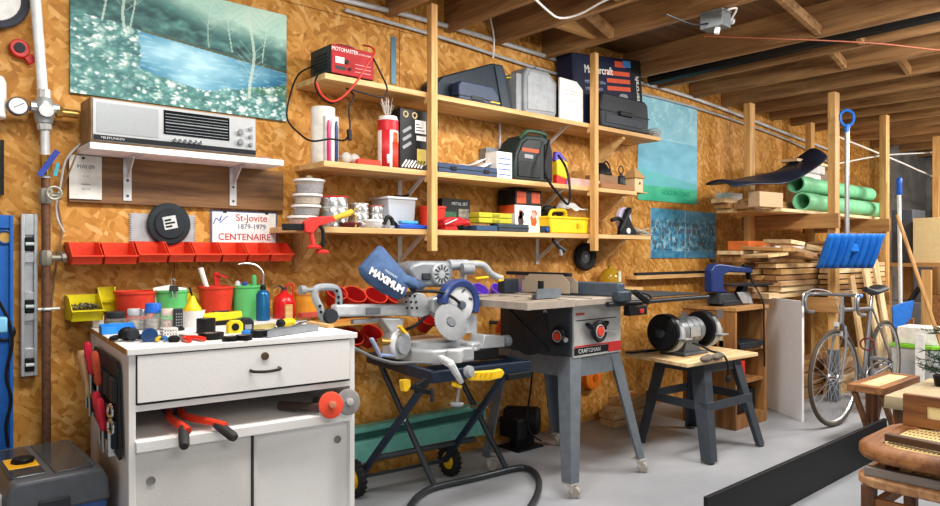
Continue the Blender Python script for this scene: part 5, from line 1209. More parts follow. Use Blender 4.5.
# fence block at right, black support and knob
fb_ = [m(475, 348, 2.55), m(498, 346, 2.55), m(498, 335, 2.55), m(478, 334, 2.55)]
MB().prism([(p.x, p.z) for p in fb_], 'XZ', 2.5, 2.60).build('fence', SG, t, w=1, bev=.004)
MB().prism([(p.x, p.z) for p in (m(450, 334, 2.6), m(480, 334, 2.6), m(480, 316, 2.6), m(472, 312, 2.6), m(468, 325, 2.6))], 'XZ', 2.62, 2.66).build('fence_plate', M('#d3d6d8', .3, .3), t, w=1, bev=.003)
p0, p1 = m(470, 360, 2.53), m(495, 347, 2.53)
MB().box(p0.x, 2.5, p0.z, p1.x, 2.60, p1.z).build('extension_support', BLK, t, w=1, bev=.004)
MB().cyl(m(498, 342, 2.55), m(505, 341, 2.55), .008).lathe([(.022, 0), (.030, .006), (.030, .03), (.02, .036), (0, .036)], m(504, 341, 2.55), (1, 0, 0), 14).build('lock_knob', M('#7d8288', .4), t, w=1)
# front handle lever (silver arm pointing down to the front)
MB().bar(m(440, 358, 2.47), m(451, 364, 2.335), .035, .03).bar(m(450, 363, 2.335), m(462, 383, 2.325), .035, .03, w2=.026, h2=.022).build('mitre_arm', LGR, t, w=1, bev=.008)
MB().lathe([(.0, 0), (.024, .002), (.028, .014), (.024, .03), (0, .034)], m(466, 372, 2.32), (.3, -1, .2), 16).build('arm_knob', GRY, t, w=1)
# left tower: post, bevel ring, brass knob, lever
MB().prism([(p.x, p.z) for p in (m(378, 318), m(401, 318), m(399, 330), m(401, 356), m(386, 356), m(388, 332))], 'XZ', 2.69, 2.76).build('rear_post', SG, t, w=1, bev=.006)
c = m(400, 344, 2.66)
MB().torus(c, (.25, -1, 0), .055, .016, 28, 8).build('bevel_ring', M('#d9dada', .35, .2), t, w=1)
MB().lathe([(.0, -.01), (.045, -.01), (.045, .03), (0, .03)], c, (.25, -1, 0), 24).build('bevel_hub', GRY, t, w=1)
MB().bar(m(399, 326, 2.63), m(405, 333, 2.63), .025, .012).build('bevel_scale', ym_, t, w=1)
MB().cyl(m(389, 342, 2.62), m(380, 342, 2.62), .014, .02).build('brass_knob', BRASS, t, w=1)
MB().bar(m(371, 338, 2.62), m(381, 357, 2.62), .022, .014).bar(m(381, 355, 2.62), m(393, 356, 2.64), .022, .014).build('bevel_lever', M('#8f9fc0', .4, .2), t, w=1, bev=.004)
# slide rail with black foot clamp and C handle at its left end
MB().bar(m(333, 310.5), m(416, 309.5), .055, .055).build('slide_rail', M('#cdd0d2', .35, .2), t, w=1, bev=.012, seg=3)
MB().bar(m(366, 311, 2.685), m(380, 311, 2.685), .012, .03).build('rail_clamp', M('#6c7176', .4), t, w=1, bev=.003)
MB().bar(m(352, 322), m(378, 320), .03, .02).build('rail_lock', GRY, t, w=1, bev=.003)
cp_ = [m(336, 319), m(338, 308), m(339, 300), m(338, 292), m(333, 287.5), m(320, 287.5), m(314.5, 291), m(316, 300), m(320, 308), m(322, 317), m(328, 322)]
MB().tube(cp_, .0165, 10, sm=4).build('carry_handle', M('#9aa1a6', .4), t, w=1)
for u, v in ((338.5, 297), (338.5, 303), (337, 291), (320, 306), (321, 312)): 
    MB().cyl(m(u, v, 2.706), m(u, v, 2.70), .007, n=8).build('rivet', BLK, t, w=1)
MB().lathe([(.03, -.02), (.034, 0), (.03, .02)], m(330, 316, 2.70), (0, 1, 0), 16).build('handle_pivot', DGR, t, w=1)
MB().cyl(m(314, 290), m(303, 290), .010).cyl(m(305, 290), m(300, 290), .02).build('stop_knob', GRY, t, w=1)
# rail head bracket
MB().prism([(p.x, p.z) for p in (m(401, 296), m(409, 291), m(418, 294), m(423, 303), m(422, 314), m(414, 317), m(404, 316))], 'XZ', 2.66, 2.76).build('head_bracket', SG, t, w=1, bev=.006)
for k in range(9):
    u = 405+5*(k % 3)+(k//3); v = 296+6*(k//3)
    MB().cyl(m(u, v, 2.664), m(u, v, 2.655), .006, n=8).build('vent_hole', BLK, t, w=1)
# saw arm, guard, blade
MB().prism([(p.x, p.z) for p in (m(420, 298), m(436, 294), m(452, 294), m(462, 303), m(456, 318), m(432, 320), m(422, 310))], 'XZ', 2.63, 2.70).build('saw_arm', SG, t, w=1, bev=.010)
MB().tube([m(415, 291, 2.62), m(440, 292, 2.60), m(452, 297, 2.58), m(460, 303, 2.57)], .008, 8, sm=4).build('guard_link', BLK, t, w=1)
gc_ = m(460, 304, 2.6)
b = MB(); ro, ri = .122, .088; n = 30; th = []
for i in range(n+1):
    a_ = R(-25)+(R(200))*i/n; ca_, sa_ = math.cos(a_), math.sin(a_)
    th.append([b.bm.verts.new((gc_.x+r_*ca_, y_, gc_.z+r_*sa_)) for r_, y_ in ((ri, 2.585), (ro-.01, 2.578), (ro, 2.59), (ro, 2.64), (ri, 2.645))])
b.skin(th); b.build('blade_guard', blue, t, w=1)
MB().lathe([(0, -.004), (.02, -.006), (.085, -.002), (.09, .004), (0, .004)], (gc_.x, 2.598, gc_.z), (0, 1, 0), 36).build('lower_guard', M('#cfd1d3', .35, .2), t, w=1)
MB().lathe([(0, -.018), (.018, -.018), (.024, -.006), (.024, .0), (0, 0)], (gc_.x+.0, 2.592, gc_.z-.005), (0, 1, 0), 20).build('arbor', M('#5c6470', .4, .4), t, w=1)
for a0 in (70, 15): MB().bar((gc_.x+.075*math.cos(R(a0)), 2.592, gc_.z+.075*math.sin(R(a0))), (gc_.x+.06*math.cos(R(a0+14)), 2.592, gc_.z+.06*math.sin(R(a0+14))), .006, .004, up=(0, 1, 0)).build('guard_slot', DGR, t, w=1)
bl_c = m(451, 322, 2.55); r = .092; nt_ = 40
pts = []
for k in range(nt_):
    a_ = 2*PI*k/nt_; pts += [(r*math.cos(a_), r*math.sin(a_)), (r*1.04*math.cos(a_+.03), r*1.04*math.sin(a_+.03)), (r*.965*math.cos(a_+.09), r*.965*math.sin(a_+.09))]
MB().prism(pts, 'XY', -.0015, .0015, Matrix.Translation(bl_c) @ Euler((R(66), R(-10), 0)).to_matrix().to_4x4()).build('blade', M('#7b7d80', .5, .5, .12), t, w=1)
MB().lathe([(0, .006), (.022, .006), (.026, .002), (.026, -.002)], bl_c, Euler((R(66), R(-10), 0)).to_matrix() @ Vector((0, 0, 1)), 20).build('blade_flange', DSTEEL, t, w=1)
# motor and handle
MB().prism([(p.x, p.z) for p in (m(407, 271), m(410, 264), m(420, 261), m(447, 261), m(452, 268), m(451, 281), m(444, 287), m(424, 287), m(412, 281))], 'XZ', 2.70, 2.84).build('motor', MG, t, w=1, bev=.02, seg=3)
c = m(441, 274, 2.69)
k_ = MB().lathe([(0, -.008), (.05, -.006), (.056, .0), (.056, .02), (0, .02)], c, (0, 1, 0), 28).build('motor_cap', M('#a9adb0', .4, .2), t, w=1)
for i in range(12):
    a_ = 2*PI*i/12
    MB().bar(c+Vector((.022*math.cos(a_), -.0085, .022*math.sin(a_))), c+Vector((.046*math.cos(a_), -.0075, .046*math.sin(a_))), .006, .003, up=(0, 1, 0)).build('vent_slot', DGR, k_, w=1, root=t)
MB().box(m(423, 280, 2.69).x, 2.69, m(423, 280, 2.69).z, m(431, 273, 2.69).x, 2.71, m(431, 273, 2.69).z).build('brush_cap', DGR, t, w=1, bev=.004)
MB().tube([m(448, 265), m(462, 265), m(476, 264), m(484, 266), m(490, 273), m(497, 277), m(501, 278)], [.028]*6+[.02]*10+[.018]*20, 12, sm=4).build('handle', M('#9a9fa4', .4), t, w=1)
MB().cyl(m(464, 266), m(463, 282), .016).build('arm_strut', LGR, t, w=1)
MB().lathe([(.0, -.004), (.03, 0), (.03, .06), (0, .064)], m(462, 269, 2.68), (1, -.3, 0), 16).build('gear_case', GRY, t, w=1)
MB().bar(m(474, 262, 2.71), m(482, 262, 2.71), .01, .01).build('yellow_mark', ym_, t, w=1)
MB().bar(m(475, 278.5), m(488, 277), .016, .012).build('trigger', ym_, t, w=1, bev=.003); MB().bar(m(497, 279), m(502, 278), .03, .03).build('handle_end', ym_, t, w=1, bev=.003)
# dust bag
b = MB()
outl = [(379, 245), (359, 267), (361, 275), (368, 283), (384, 294), (398, 300), (402, 297), (405, 287), (416, 289), (417, 283), (414, 278), (404, 274), (394, 262)]
pl = [m(u, v, 2.66) for u, v in outl]; cen = sum(pl, Vector())/len(pl)
rings = []
for s_, yy in ((.30, -.062), (.72, -.05), (.95, -.024), (1, 0), (.95, .024), (.72, .05), (.30, .062)):
    rings.append([b.bm.verts.new(cen+(p-cen)*s_+Vector((0, yy, 0))) for p in pl])
b.skin(rings); bag = b.build('dust_bag', M('#48628a', .8, 0, .25, 18), t, w=1, bev=.012, ang=60)
MB().tube([m(413, 287, 2.66), m(421, 285, 2.69)], .024, 12).build('bag_collar', M('#3a4a63', .6), t, w=1)
dirv = (m(404, 288, 2.6)-m(371, 267, 2.6)); ang = math.atan2(dirv.z, dirv.x)
text('MAXIMUM', .044, m(387, 281, 2.588), Euler((PI/2, -ang, 0)), WHT, t, w=1, bold=.0022, sx=1.0)
text('MAXIMUM', .016, m(391, 274, 2.588), Euler((PI/2, -ang, 0)), M('#c7cfdb', .5), t, w=1)
MB().tube([m(440, 300, 2.75), m(420, 322, 2.8), m(405, 330, 2.8)], .008, 8, sm=4).build('hose', DGR, t, w=1)
cord = [P(352, 347, 2.42), P(360, 351, 2.38), P(375, 358, 2.36), P(395, 363, 2.36), P(412, 362.5, 2.36), P(424, 363, 2.37)]
MB().tube(cord, .007, 8, sm=5).one('power_cord', 'grey cord trailing over the front of the mitre saw stand from the white cabinet', 'cord', M('#5c5e60', .5), cord[0], w=1)
# ================================================================ TABLE SAW
t = T('table_saw', 'grey table saw on splayed steel legs with castors and a silver control panel', 'table saw', (2.85, 2.55, 0)); TS = t
iron = M('#a89c8f', .5, .25, .15, 12); legm = M('#6c737a', .4, .35); dkm = M('#383f46', .45, .1)
X0, X1, Y0, Y1, TZ = 2.37, 3.32, 2.28, 2.93, .965
b = MB().box(2.72, Y0, TZ-.035, 3.24, Y1, TZ)
b.build('table_top', iron, t, w=1, bev=.003)
def wing(x0, x1):
    b = MB().box(x0, Y0, TZ-.035, x1, Y0+.02, TZ).box(x0, Y1-.02, TZ-.035, x1, Y1, TZ).box(x0+.0006, Y0+.019, TZ-.0344, x0+.02, Y1-.019, TZ-.0006).box(x1-.02, Y0+.019, TZ-.0344, x1-.0006, Y1-.019, TZ-.0006)
    n = 6
    for k in range(1, n): yy = Y0+(Y1-Y0)*k/n; b.box(x0+.015, yy-.012, TZ-.03, x1-.015, yy+.012, TZ-.0006)
    b.box(x0+.02, Y0+.02, TZ-.033, x1-.02, Y1-.02, TZ-.024)
    return b.build('wing', iron, t, w=1)
wing(X0, 2.719); wing(3.241, X1)
for xx in (2.83, 3.10): MB().box(xx, Y0+.001, TZ-.001, xx+.02, Y1, TZ+.0012).build('mitre_slot', M('#2a2b2d', .5), t, w=1)
MB().box(2.93, Y0+.15, TZ-.001, 3.02, Y1-.1, TZ+.0015).build('throat_plate', M('#6d6f72', .35, .7), t, w=1)
bx0, bx1, by0, by1, bzb = 2.77, 3.19, 2.36, 2.88, .63
MB().box(bx0, by0, bzb, bx1, by1, TZ-.036).build('cabinet', dkm, t, w=1, bev=.004)
MB().lathe([(.0, 0), (.13, 0), (.145, -.004), (.15, .004), (0, .004)], (bx0-.0, 2.66, .79), (-1, 0, 0), 30).build('side_dome', M('#2f353b', .4, .1), t, w=1)
MB().bar((bx0-.004, 2.80, .88), (bx0-.004, 2.50, .68), .018, .01).build('side_rib', M('#343a40', .4), t, w=1)
MB().bar((bx0-.004, 2.52, .88), (bx0-.004, 2.70, .80), .018, .01).build('side_rib', M('#343a40', .4), t, w=1)
MB().cyl((bx0-.006, 2.53, .885), (bx0+.004, 2.53, .885), .012).build('bolt', LGR, t, w=1)
fp = MB().box(bx0+.015, by0-.012, .655, bx1-.005, by0+.002, .925).build('control_panel', M('#c6c6c3', .4, .2, .12, 14), t, w=1, bev=.002)
MB().box(bx0+.018, by0-.0145, .668, bx1-.008, by0-.011, .705).build('black_strip', BLK, t, w=1)
MB().box(bx0+.02, by0-.0145, .708, bx1-.01, by0-.011, .716).build('red_line', M('#c22e2e', .4), t, w=1)
MB().box(bx0+.30, by0-.016, .664, bx1-.008, by0-.0135, .712).build('red_badge', M('#c22e2e', .4), t, w=1)
text('CRAFTSMAN', .032, (bx0+.14, by0-.0155, .686), FRONT, LGR, t, w=1)
MB().box(bx0+.03, by0-.0135, .875, bx0+.1, by0-.011, .888).build('print', M('#b84c44', .5), t, w=1)
MB().box(bx0+.03, by0-.0135, .845, bx1-.05, by0-.0118, .85).build('scale', DGR, t, w=1)
def wheel_knob(c, ax, r, s):
    c = Vector(c); ax = Vector(ax)
    w_ = MB().torus(c+ax*.03, ax, r-.012, .012, 26, 8).lathe([(0, .014), (r*.72, .018), (r*.8, .03), (r*.74, .036), (0, .036)], c, ax, 26).cyl(c, c+ax*.03, .015).build('hand_wheel', M('#17181a', .35), t, w=1)
    MB().lathe([(0, .036), (r*.42, .036), (r*.40, .044), (0, .045)], c, ax, 20).build('red_cap', M('#d5412e', .4), w_, w=1, root=t)
    MB().torus(c+ax*.037, ax, r*.55, .003, 24, 6).build('ring', LGR, w_, w=1, root=t)
    x_, y_, z_ = ax.cross(Vector((0, 0, 1))).normalized(), None, None
    h0 = c+x_*s*(r*.7)+ax*.035; h1 = h0+x_*s*.05+ax*.03+Vector((0, 0, -.01))
    MB().cyl(h0, h1, .008, .012).build('crank_handle', STEEL, w_, w=1, root=t)
    return w_
kc = P(597.5, 331, by0-.03); wheel_knob((kc.x, by0-.012, kc.z), (0, -1, 0), .06, -1)
for s_ in (-1, 1): MB().bar((kc.x+s_*.045, by0-.03, kc.z+.02), (kc.x+s_*.085, by0-.03, kc.z+.045), .035, .02, w2=.028, h2=.016).build('lock_lever', BLK, t, w=1, bev=.005)
kl = PX(559, 336, bx0-.02); wheel_knob((bx0, kl.y, kl.z), (-1, 0, 0), .052, -1)
# legs: bent angle iron
feet = [(2.607, 2.216), (3.245, 2.231), (3.31, 2.93), (2.6, 2.85)]
tops = [(bx0, by0), (bx1, by0), (bx1, by1), (bx0, by1)]
sg = [(1, 1), (-1, 1), (-1, -1), (1, -1)]
for (fx, fy), (tx, ty), (sx_, sy_) in zip(feet, tops, sg):
    b = MB(); zt, zb = bzb+.03, .075
    for (dx, dy) in ((sx_, 0), (0, sy_)):
        tw, bw_ = .085, .055
        p1, p2 = Vector((tx, ty, zt)), Vector((tx+dx*tw, ty+dy*tw, zt)); p4, p3 = Vector((fx, fy, zb)), Vector((fx+dx*bw_, fy+dy*bw_, zb))
        b.quad(p1, p2, p3, p4)
    bmesh.ops.remove_doubles(b.bm, verts=b.bm.verts[:], dist=.0005)
    l_ = b.build('leg', legm, t, w=1, solid=.006, flat=True)
    cx_, cy_ = fx+sx_*.025, fy+sy_*.025
    MB().box(cx_-.03, cy_-.03, .068, cx_+.03, cy_+.03, .076).bar((cx_, cy_, .07), (cx_+.01, cy_-.015, .03), .03, .03).build('castor_fork', M('#c9c4ba', .4, .4), l_, w=1, root=t)
    MB().lathe([(.018, -.012), (.027, -.012), (.029, 0), (.027, .012), (.018, .012)], (cx_+.01, cy_-.02, .029), (1, .3, 0), 20).lathe([(.0, -.014), (.019, -.014), (.019, .014), (0, .014)], (cx_+.01, cy_-.02, .029), (1, .3, 0), 14).build('castor_wheel', M('#a39d92', .5), l_, w=1, root=t)
    for zz in (.58, .50): MB().cyl((tx+(fx-tx)*(bzb-zz)/bzb+sx_*.03, ty+(fy-ty)*(bzb-zz)/bzb-.006*sy_, zz), (tx+(fx-tx)*(bzb-zz)/bzb+sx_*.03, ty+(fy-ty)*(bzb-zz)/bzb+.006*sy_, zz), .006, n=8).build('bolt', LGR, l_, w=1, root=t)
def apron(p, q_):
    (x0, y0), (x1, y1) = p, q_
    b = MB(); zt, zb = bzb+.025, bzb-.075; k = .04
    cxx, cyy = (2.98, 2.62)
    f = lambda x, y, z: (x+(x-cxx)*.28*(bzb-z)/bzb, y+(y-cyy)*.30*(bzb-z)/bzb, z)
    b.quad(f(x0, y0, zt), f(x1, y1, zt), f(x1, y1, zb), f(x0, y0, zb))
    b.build('apron', legm, t, w=1, solid=.005, flat=True)
for i in range(4): apron(tops[i], tops[(i+1) % 4])
# fence, guard, mitre gauge on the table
fx_ = XY(598, 2.5)
MB().box(3.03, Y0-.03, TZ+.003, 3.09, Y1+.02, TZ+.075).build('rip_fence', M('#4d5966', .4, .3), t, w=1, bev=.006)
MB().box(3.01, Y0-.055, TZ-.025, 3.12, Y0-.005, TZ+.035).build('fence_head', M('#3a434c', .4, .2), t, w=1, bev=.01)
MB().bar((3.13, Y0-.06, TZ+.03), (3.20, Y0-.10, TZ-.03), .035, .03).build('fence_lever', BLK, t, w=1, bev=.006)
MB().cyl((2.95, Y0-.02, TZ-.035), (3.95, Y0-.02, TZ-.035), .014, n=14).build('front_rail', M('#24272a', .4, .3), t, w=1)
MB().cyl((2.95, Y1+.02, TZ-.035), (3.95, Y1+.02, TZ-.035), .014, n=14).build('rear_rail', M('#24272a', .4, .3), t, w=1)
MB().box(3.325, Y0+.02, TZ-.02, 3.93, Y1-.02, TZ-.012).build('rail_panel', M('#33383d', .45), t, w=1)
sw0 = P(627, 316, Y0-.03); MB().box(sw0.x, Y0-.05, sw0.z, sw0.x+.16, Y0-.005, TZ-.05).build('switch_box', BLK, t, w=1, bev=.006)
MB().box(sw0.x+.085, Y0-.056, sw0.z+.012, sw0.x+.12, Y0-.048, TZ-.07).build('switch_paddle', RED, t, w=1, bev=.002)
MB().tube([(sw0.x+.15, Y0-.02, TZ-.06), (sw0.x+.21, Y0-.02, TZ-.05), (sw0.x+.22, Y0-.02, TZ-.0), (sw0.x+.1, Y0+.05, TZ+.03), (3.2, Y0+.1, TZ+.05)], .006, 8, sm=5).build('cord', BLK, t, w=1)
gx = 2.965; gm_ = CLEAR('#b9ab98', .3, .6)
for x_ in (gx-.035, gx+.035): MB().prism([(2.50, TZ+.012), (2.50, TZ+.07), (2.55, TZ+.115), (2.80, TZ+.115), (2.86, TZ+.07), (2.86, TZ+.012)], 'YZ', x_-.002, x_+.002).build('guard_panel', gm_, t, w=1)
MB().box(gx-.014, 2.52, TZ+.105, gx+.014, 3.02, TZ+.125).build('guard_spine', M('#1f2327', .4), t, w=1, bev=.003)
MB().box(gx-.005, 2.87, TZ-.0, gx+.005, 2.95, TZ+.12).build('splitter', STEEL, t, w=1)
pts = [(.105*math.cos(a_), .105*math.sin(a_)) for a_ in [PI*i/14 for i in range(15)]]
mgx, mgy = XY(548, 2.42), 2.42
MB().prism([(mgx+p_[0]*.8, mgy+p_[1]*.8) for p_ in pts], 'XY', TZ+.003, TZ+.022).build('mitre_gauge', M('#4e555c', .35, .4), t, w=1, bev=.002)
MB().bar((mgx-.09, mgy-.004, TZ+.028), (mgx+.09, mgy-.004, TZ+.028), .01, .05).build('gauge_face', M('#7d858c', .35, .5), t, w=1)
MB().cyl((mgx, mgy+.05, TZ+.02), (mgx, mgy+.05, TZ+.09), .016).build('gauge_handle', BLK, t, w=1)
a_, b_ = XY(507, 2.85), XY(521, 2.85)
MB().box(a_, 2.868, TZ+.004, b_, 2.928, TZ+.085).one('black_box', 'dark box standing on the back left of the saw table', 'box', M('#262d36', .45), (a_, 2.8, TZ), w=1, bev=.004)
# amber bottle behind the fence
p = (XY(610, 2.99)+.02, 3.05, .0)
t = T('amber_bottle', 'round amber glass bottle on the ledge behind the table saw fence', 'bottle', (XY(608, 3.09), 3.07, .951))
MB().lathe([(.05, 0), (.072, .01), (.082, .05), (.078, .09), (.05, .125), (.02, .14), (.018, .16), (.022, .165), (0, .165)], n=28).build('glass', CLEAR('#b08a1e', .06, .75), t)
MB().prism([(-.03, -.09), (.035, -.09), (.035, .06), (-.03, .06)], 'XZ', 0, .002, Matrix.Translation((0, -.083, .09)) @ Matrix.Scale(.5, 4)).build('label', M('#c9c8b0', .5), t)
a, b2 = XY(560, 3.08), XY(634, 3.08)
MB().box(a, 3.0, .915, b2, D-.002, .95).one('wall_ledge', 'rough ledge board on the wall behind the table saw', 'ledge', PINE, (a, 3.0, .955), w=1, bev=.002)
# ================================================================ BEHIND AND UNDER THE SAWS
def pot(u, v, Y, r, m_, lab, tilt=38, dz=0):
    p = P(u, v, Y); q = T('plastic_pot', lab, 'pot', p, rot=(R(tilt), 0, 0), group='plastic pots on the wall behind the saws')
    MB().lathe([(r*.62, -r*1.5), (r, 0), (r+.004, 0), (r+.004, -.012), (r-.003, -.006), (r*.60, -r*1.48), (0, -r*1.48), (0, -r*1.5)], n=26, close=True).build('pot', m_, q)
    MB().torus((0, 0, 0), (0, 0, 1), r+.001, .0035, 26, 6).build('rim', M('#d9452f', .4) if m_ is rp else M('#7d5ac9', .4), q); return q
rp, pp = M('#a81818', .4), M('#6a3fc0', .4)
yw = 3.08
for (u, v, r, m_, lb) in ((337, 292, .052, rp, 'dark red pot behind the saw carry handle'), (355, 294, .060, rp, 'dark red pot under the point of the dust bag, second of the upper row'), (376, 295, .060, rp, 'dark red pot partly covered by the dust bag'), (396, 296, .056, rp, 'dark red pot hidden behind the rail head of the mitre saw'),
                          (352, 336, .062, rp, 'large dark red pot low on the wall right of the white cabinet'), (372, 332, .056, rp, 'dark red pot low on the wall behind the saw lever'), (428, 318, .056, rp, 'dark red pot showing below the blade arm of the mitre saw'),
                          (481, 289, .05, pp, 'left purple pot beside the saw table edge'), (499, 289, .05, pp, 'right purple pot beside the saw table edge')):
    pot(u, v, yw, r, m_, lb)
for (z, u0, u1, lb) in ((1.0, 325, 420, 'upper wall rail of wood behind the dark red pots'), (.965, 455, 515, 'wooden wall rail behind the purple pots')):
    a, b2 = XY(u0, yw+.05), XY(u1, yw+.05)
    MB().box(a, D-.03, z-.02, b2, D-.002, z+.01).one('pot_rail', lb, 'rail', WOOD('#b4742f', '#dba257'), (a, D, z), w=1)
a, b2 = XY(328, 3.0), XY(377, 3.0); z = P(350, 321, 3.0).z
MB().box(a, 2.98, z-.02, b2, D-.002, z).one('wood_shelf', 'orange toned wood strip under the upper dark red pots', 'shelf strip', WOOD('#c47a2c', '#e6a852'), (a, 3.0, z), w=1)
p = P(508, 324, 3.02)
t = T('red_helmet_light', 'orange red plastic lamp hanging behind the left edge of the saw table', 'lamp', p)
MB().lathe([(.0, .05), (.05, .03), (.075, -.02), (.08, -.05), (0, -.06)], n=22).build('shade', M('#d8432a', .4), t)
MB().box(-.06, -.075, -.03, .03, -.06, .0).build('reflector', LGR, t, bev=.004)
MB().bar((0, .0, -.05), (.0, .02, -.14), .09, .05).build('base', M('#d3602c', .45), t, bev=.008)
MB().cyl((0, 0, .0), (0, .155, .0), .012).build('hook', DGR, t)
# teal baseboard heater
a, b2 = XY(330, 3.1), XY(484, 3.1)
t = T('baseboard_heater', 'long teal painted metal baseboard unit low on the wall behind the saw stand', 'heater', (a, D-.003, .0))
tl = M('#78c4b4', .4, .05); tld = M('#2c5f56', .45)
W = b2-a; zb, zt = .10, .285
MB().prism([(0, zb), (-.075, zb), (-.078, zt-.075), (-.066, zt-.07), (0, zt-.07)], 'YZ', 0, W).build('front_panel', tl, t, bev=.003)
MB().prism([(0, zt-.068), (-.05, zt-.066), (-.05, zt-.03), (0, zt-.028)], 'YZ', .002, W-.002).build('slot', tld, t)
MB().prism([(0, zt-.026), (-.062, zt-.030), (-.07, zt-.02), (-.06, zt), (0, zt)], 'YZ', 0, W).build('top_cover', tl, t, bev=.002)
MB().prism([(0, zb-.002), (-.08, zb-.002), (-.08, zt-.06), (-.065, zt+.002), (0, zt+.002)], 'YZ', W, W+.012).build('end_cap', tl, t, bev=.002)
# black motor on the floor, orange reel
X_ = XY(521, 3.02)
t = T('black_motor', 'black electric motor lying on the floor against the wall behind the saws', 'motor', (X_, 3.03, 0))
MB().lathe([(0, -.11), (.07, -.11), (.085, -.095), (.085, .095), (.07, .11), (0, .11)], (.02, 0, .165), (.6, -.8, 0), 24).build('body', M('#101113', .6), t)
MB().box(-.12, -.10, .08, -.04, .06, .2).build('terminal_box', BLK, t, bev=.008)
MB().box(-.10, -.09, 0, .12, .09, .012).box(-.06, -.03, .01, .1, .03, .09).build('foot_plate', BLK, t)
MB().tube([P(533, 366, 2.90), P(530, 395, 2.92), P(527, 415, 2.92), P(530, 432, 2.9), P(541, 441, 2.88)], .006, 8, sm=5).build('cord', BLK, t, w=1)
p = P(592, 377, 3.14)
t = T('orange_reel', 'orange round plastic reel on the wall glimpsed under the saw table', 'reel', p)
MB().lathe([(.0, -.03), (.06, -.03), (.085, -.02), (.09, .02), (.085, .035), (0, .035)], (0, 0, 0), (0, 1, 0), 26).build('body', M('#e2761f', .4), t)
MB().lathe([(0, -.036), (.025, -.036), (.025, -.028), (0, -.028)], (0, 0, 0), (0, 1, 0), 16).build('hub', M('#b9581a', .4), t)
# ================================================================ GRINDER AND ITS STAND
GZ = .565
t = T('grinder_stand', 'black angle iron stand with a plywood top carrying the bench grinder', 'stand', (3.8, 2.35, 0))
q0, q1, q2 = Vector((3.57, 2.17, GZ)), Vector((4.32, 2.12, GZ)), Vector((3.67, 2.69, GZ)); q3 = q1+(q2-q0)
pl_ = [(v.x, v.y) for v in (q0, q1, q3, q2)]
MB().prism(pl_, 'XY', GZ-.022, GZ).build('plywood_top', WOOD('#c79a63', '#ead2a4', 'X'), t, w=1, bev=.002)
lm = M('#434950', .4, .3)
fts = [(3.62, 2.05), (4.24, 2.04), (4.31, 2.60), (3.72, 2.62)]
tps = [(3.79, 2.20), (4.18, 2.17), (4.24, 2.52), (3.83, 2.55)]
for (fx, fy), (tx, ty), (sx_, sy_) in zip(fts, tps, sg):
    b = MB()
    for dx, dy in ((sx_, 0), (0, sy_)):
        b.quad((tx, ty, GZ-.023), (tx+dx*.085, ty+dy*.085, GZ-.023), (fx+dx*.06, fy+dy*.06, .012), (fx, fy, .012))
    bmesh.ops.remove_doubles(b.bm, verts=b.bm.verts[:], dist=.0005)
    l_ = b.build('leg', lm, t, w=1, solid=.006, flat=True)
    MB().cyl((fx+sx_*.022, fy+sy_*.022, 0), (fx+sx_*.022, fy+sy_*.022, .014), .026).build('foot', M('#4a4a48', .6), l_, w=1, root=t)
for i in range(4):
    j = (i+1) % 4
    a = Vector((*tps[i], GZ-.055)); b2 = Vector((*tps[j], GZ-.055)); MB().bar(a, b2, .012, .06).build('top_rail', lm, t, w=1)
    f = .47
    a = Vector((tps[i][0]+(fts[i][0]-tps[i][0])*f, tps[i][1]+(fts[i][1]-tps[i][1])*f, GZ*(1-f))); b2 = Vector((tps[j][0]+(fts[j][0]-tps[j][0])*f, tps[j][1]+(fts[j][1]-tps[j][1])*f, GZ*(1-f)))
    MB().bar(a, b2, .012, .05).build('stretcher', lm, t, w=1)
t = T('bench_grinder', 'grey bench grinder with two black wheel guards on the plywood topped stand', 'grinder', (3.93, 2.41, GZ+.001), R(-2)); gy = 0; gz = .145
MB().lathe([(.05, -.13), (.078, -.12), (.084, -.10), (.084, .10), (.078, .12), (.05, .13)], (0, 0, gz), (1, 0, 0), 28).build('motor', M('#83888b', .4, .3), t)
for k in range(3): MB().torus((-.06+k*.06, 0, gz), (1, 0, 0), .084, .002, 26, 6).build('band', DGR, t)
MB().box(-.055, -.086, gz-.03, .05, -.07, gz+.03).build('name_plate', M('#b2b4b3', .4, .3), t)
MB().prism([(-.10, 0), (.10, 0), (.075, .05), (.06, .10), (-.06, .10), (-.075, .05)], 'XZ', -.06, .06).build('pedestal', M('#5a5f63', .4, .3), t, bev=.006)
MB().box(-.13, -.09, 0, .13, .09, .018).build('base_plate', M('#55595d', .4, .3), t, bev=.004)
for s_, x_ in ((-1, -.20), (1, .20)):
    g_ = MB().lathe([(.0, -.035), (.108, -.035), (.116, -.027), (.116, .027), (.108, .035), (0, .035)], (x_, 0, gz), (1, 0, 0), 34).build('wheel_guard', M('#16171a', .4), t)
    MB().lathe([(.0, .0), (.1, .0), (.1, .012), (0, .012)], (x_+s_*.036, 0, gz), (s_, 0, 0), 30).build('cover', M('#1e2023', .35), g_)
    MB().lathe([(.0, 0), (.03, 0), (.026, .02), (.012, .024), (.012, .034), (0, .034)], (x_+s_*.048, 0, gz), (s_, 0, 0), 16).build('hub_cap', M('#3b3e42', .4), g_)
    MB().lathe([(.02, -.018), (.108, -.018), (.108, .018), (.02, .018)], (x_, -.022, gz-.008), (1, 0, 0), 30, close=True).build('grinding_wheel', M('#a5a6a6', .8), t)
    MB().cyl((x_-s_*.03, 0, gz), (s_*.12, 0, gz), .03).build('spindle', STEEL, t)
    MB().box(x_-.035, -.17, gz-.03, x_+.035, -.115, gz-.022).bar((x_, -.15, gz-.03), (x_, -.06, gz-.07), .02, .012).build('tool_rest', GRY, t, bev=.002)
    MB().box(x_-.04, -.13, gz+.07, x_+.04, -.125, gz+.13, None).build('eye_shield', CLEAR('#5c6264', .2, .5), t)
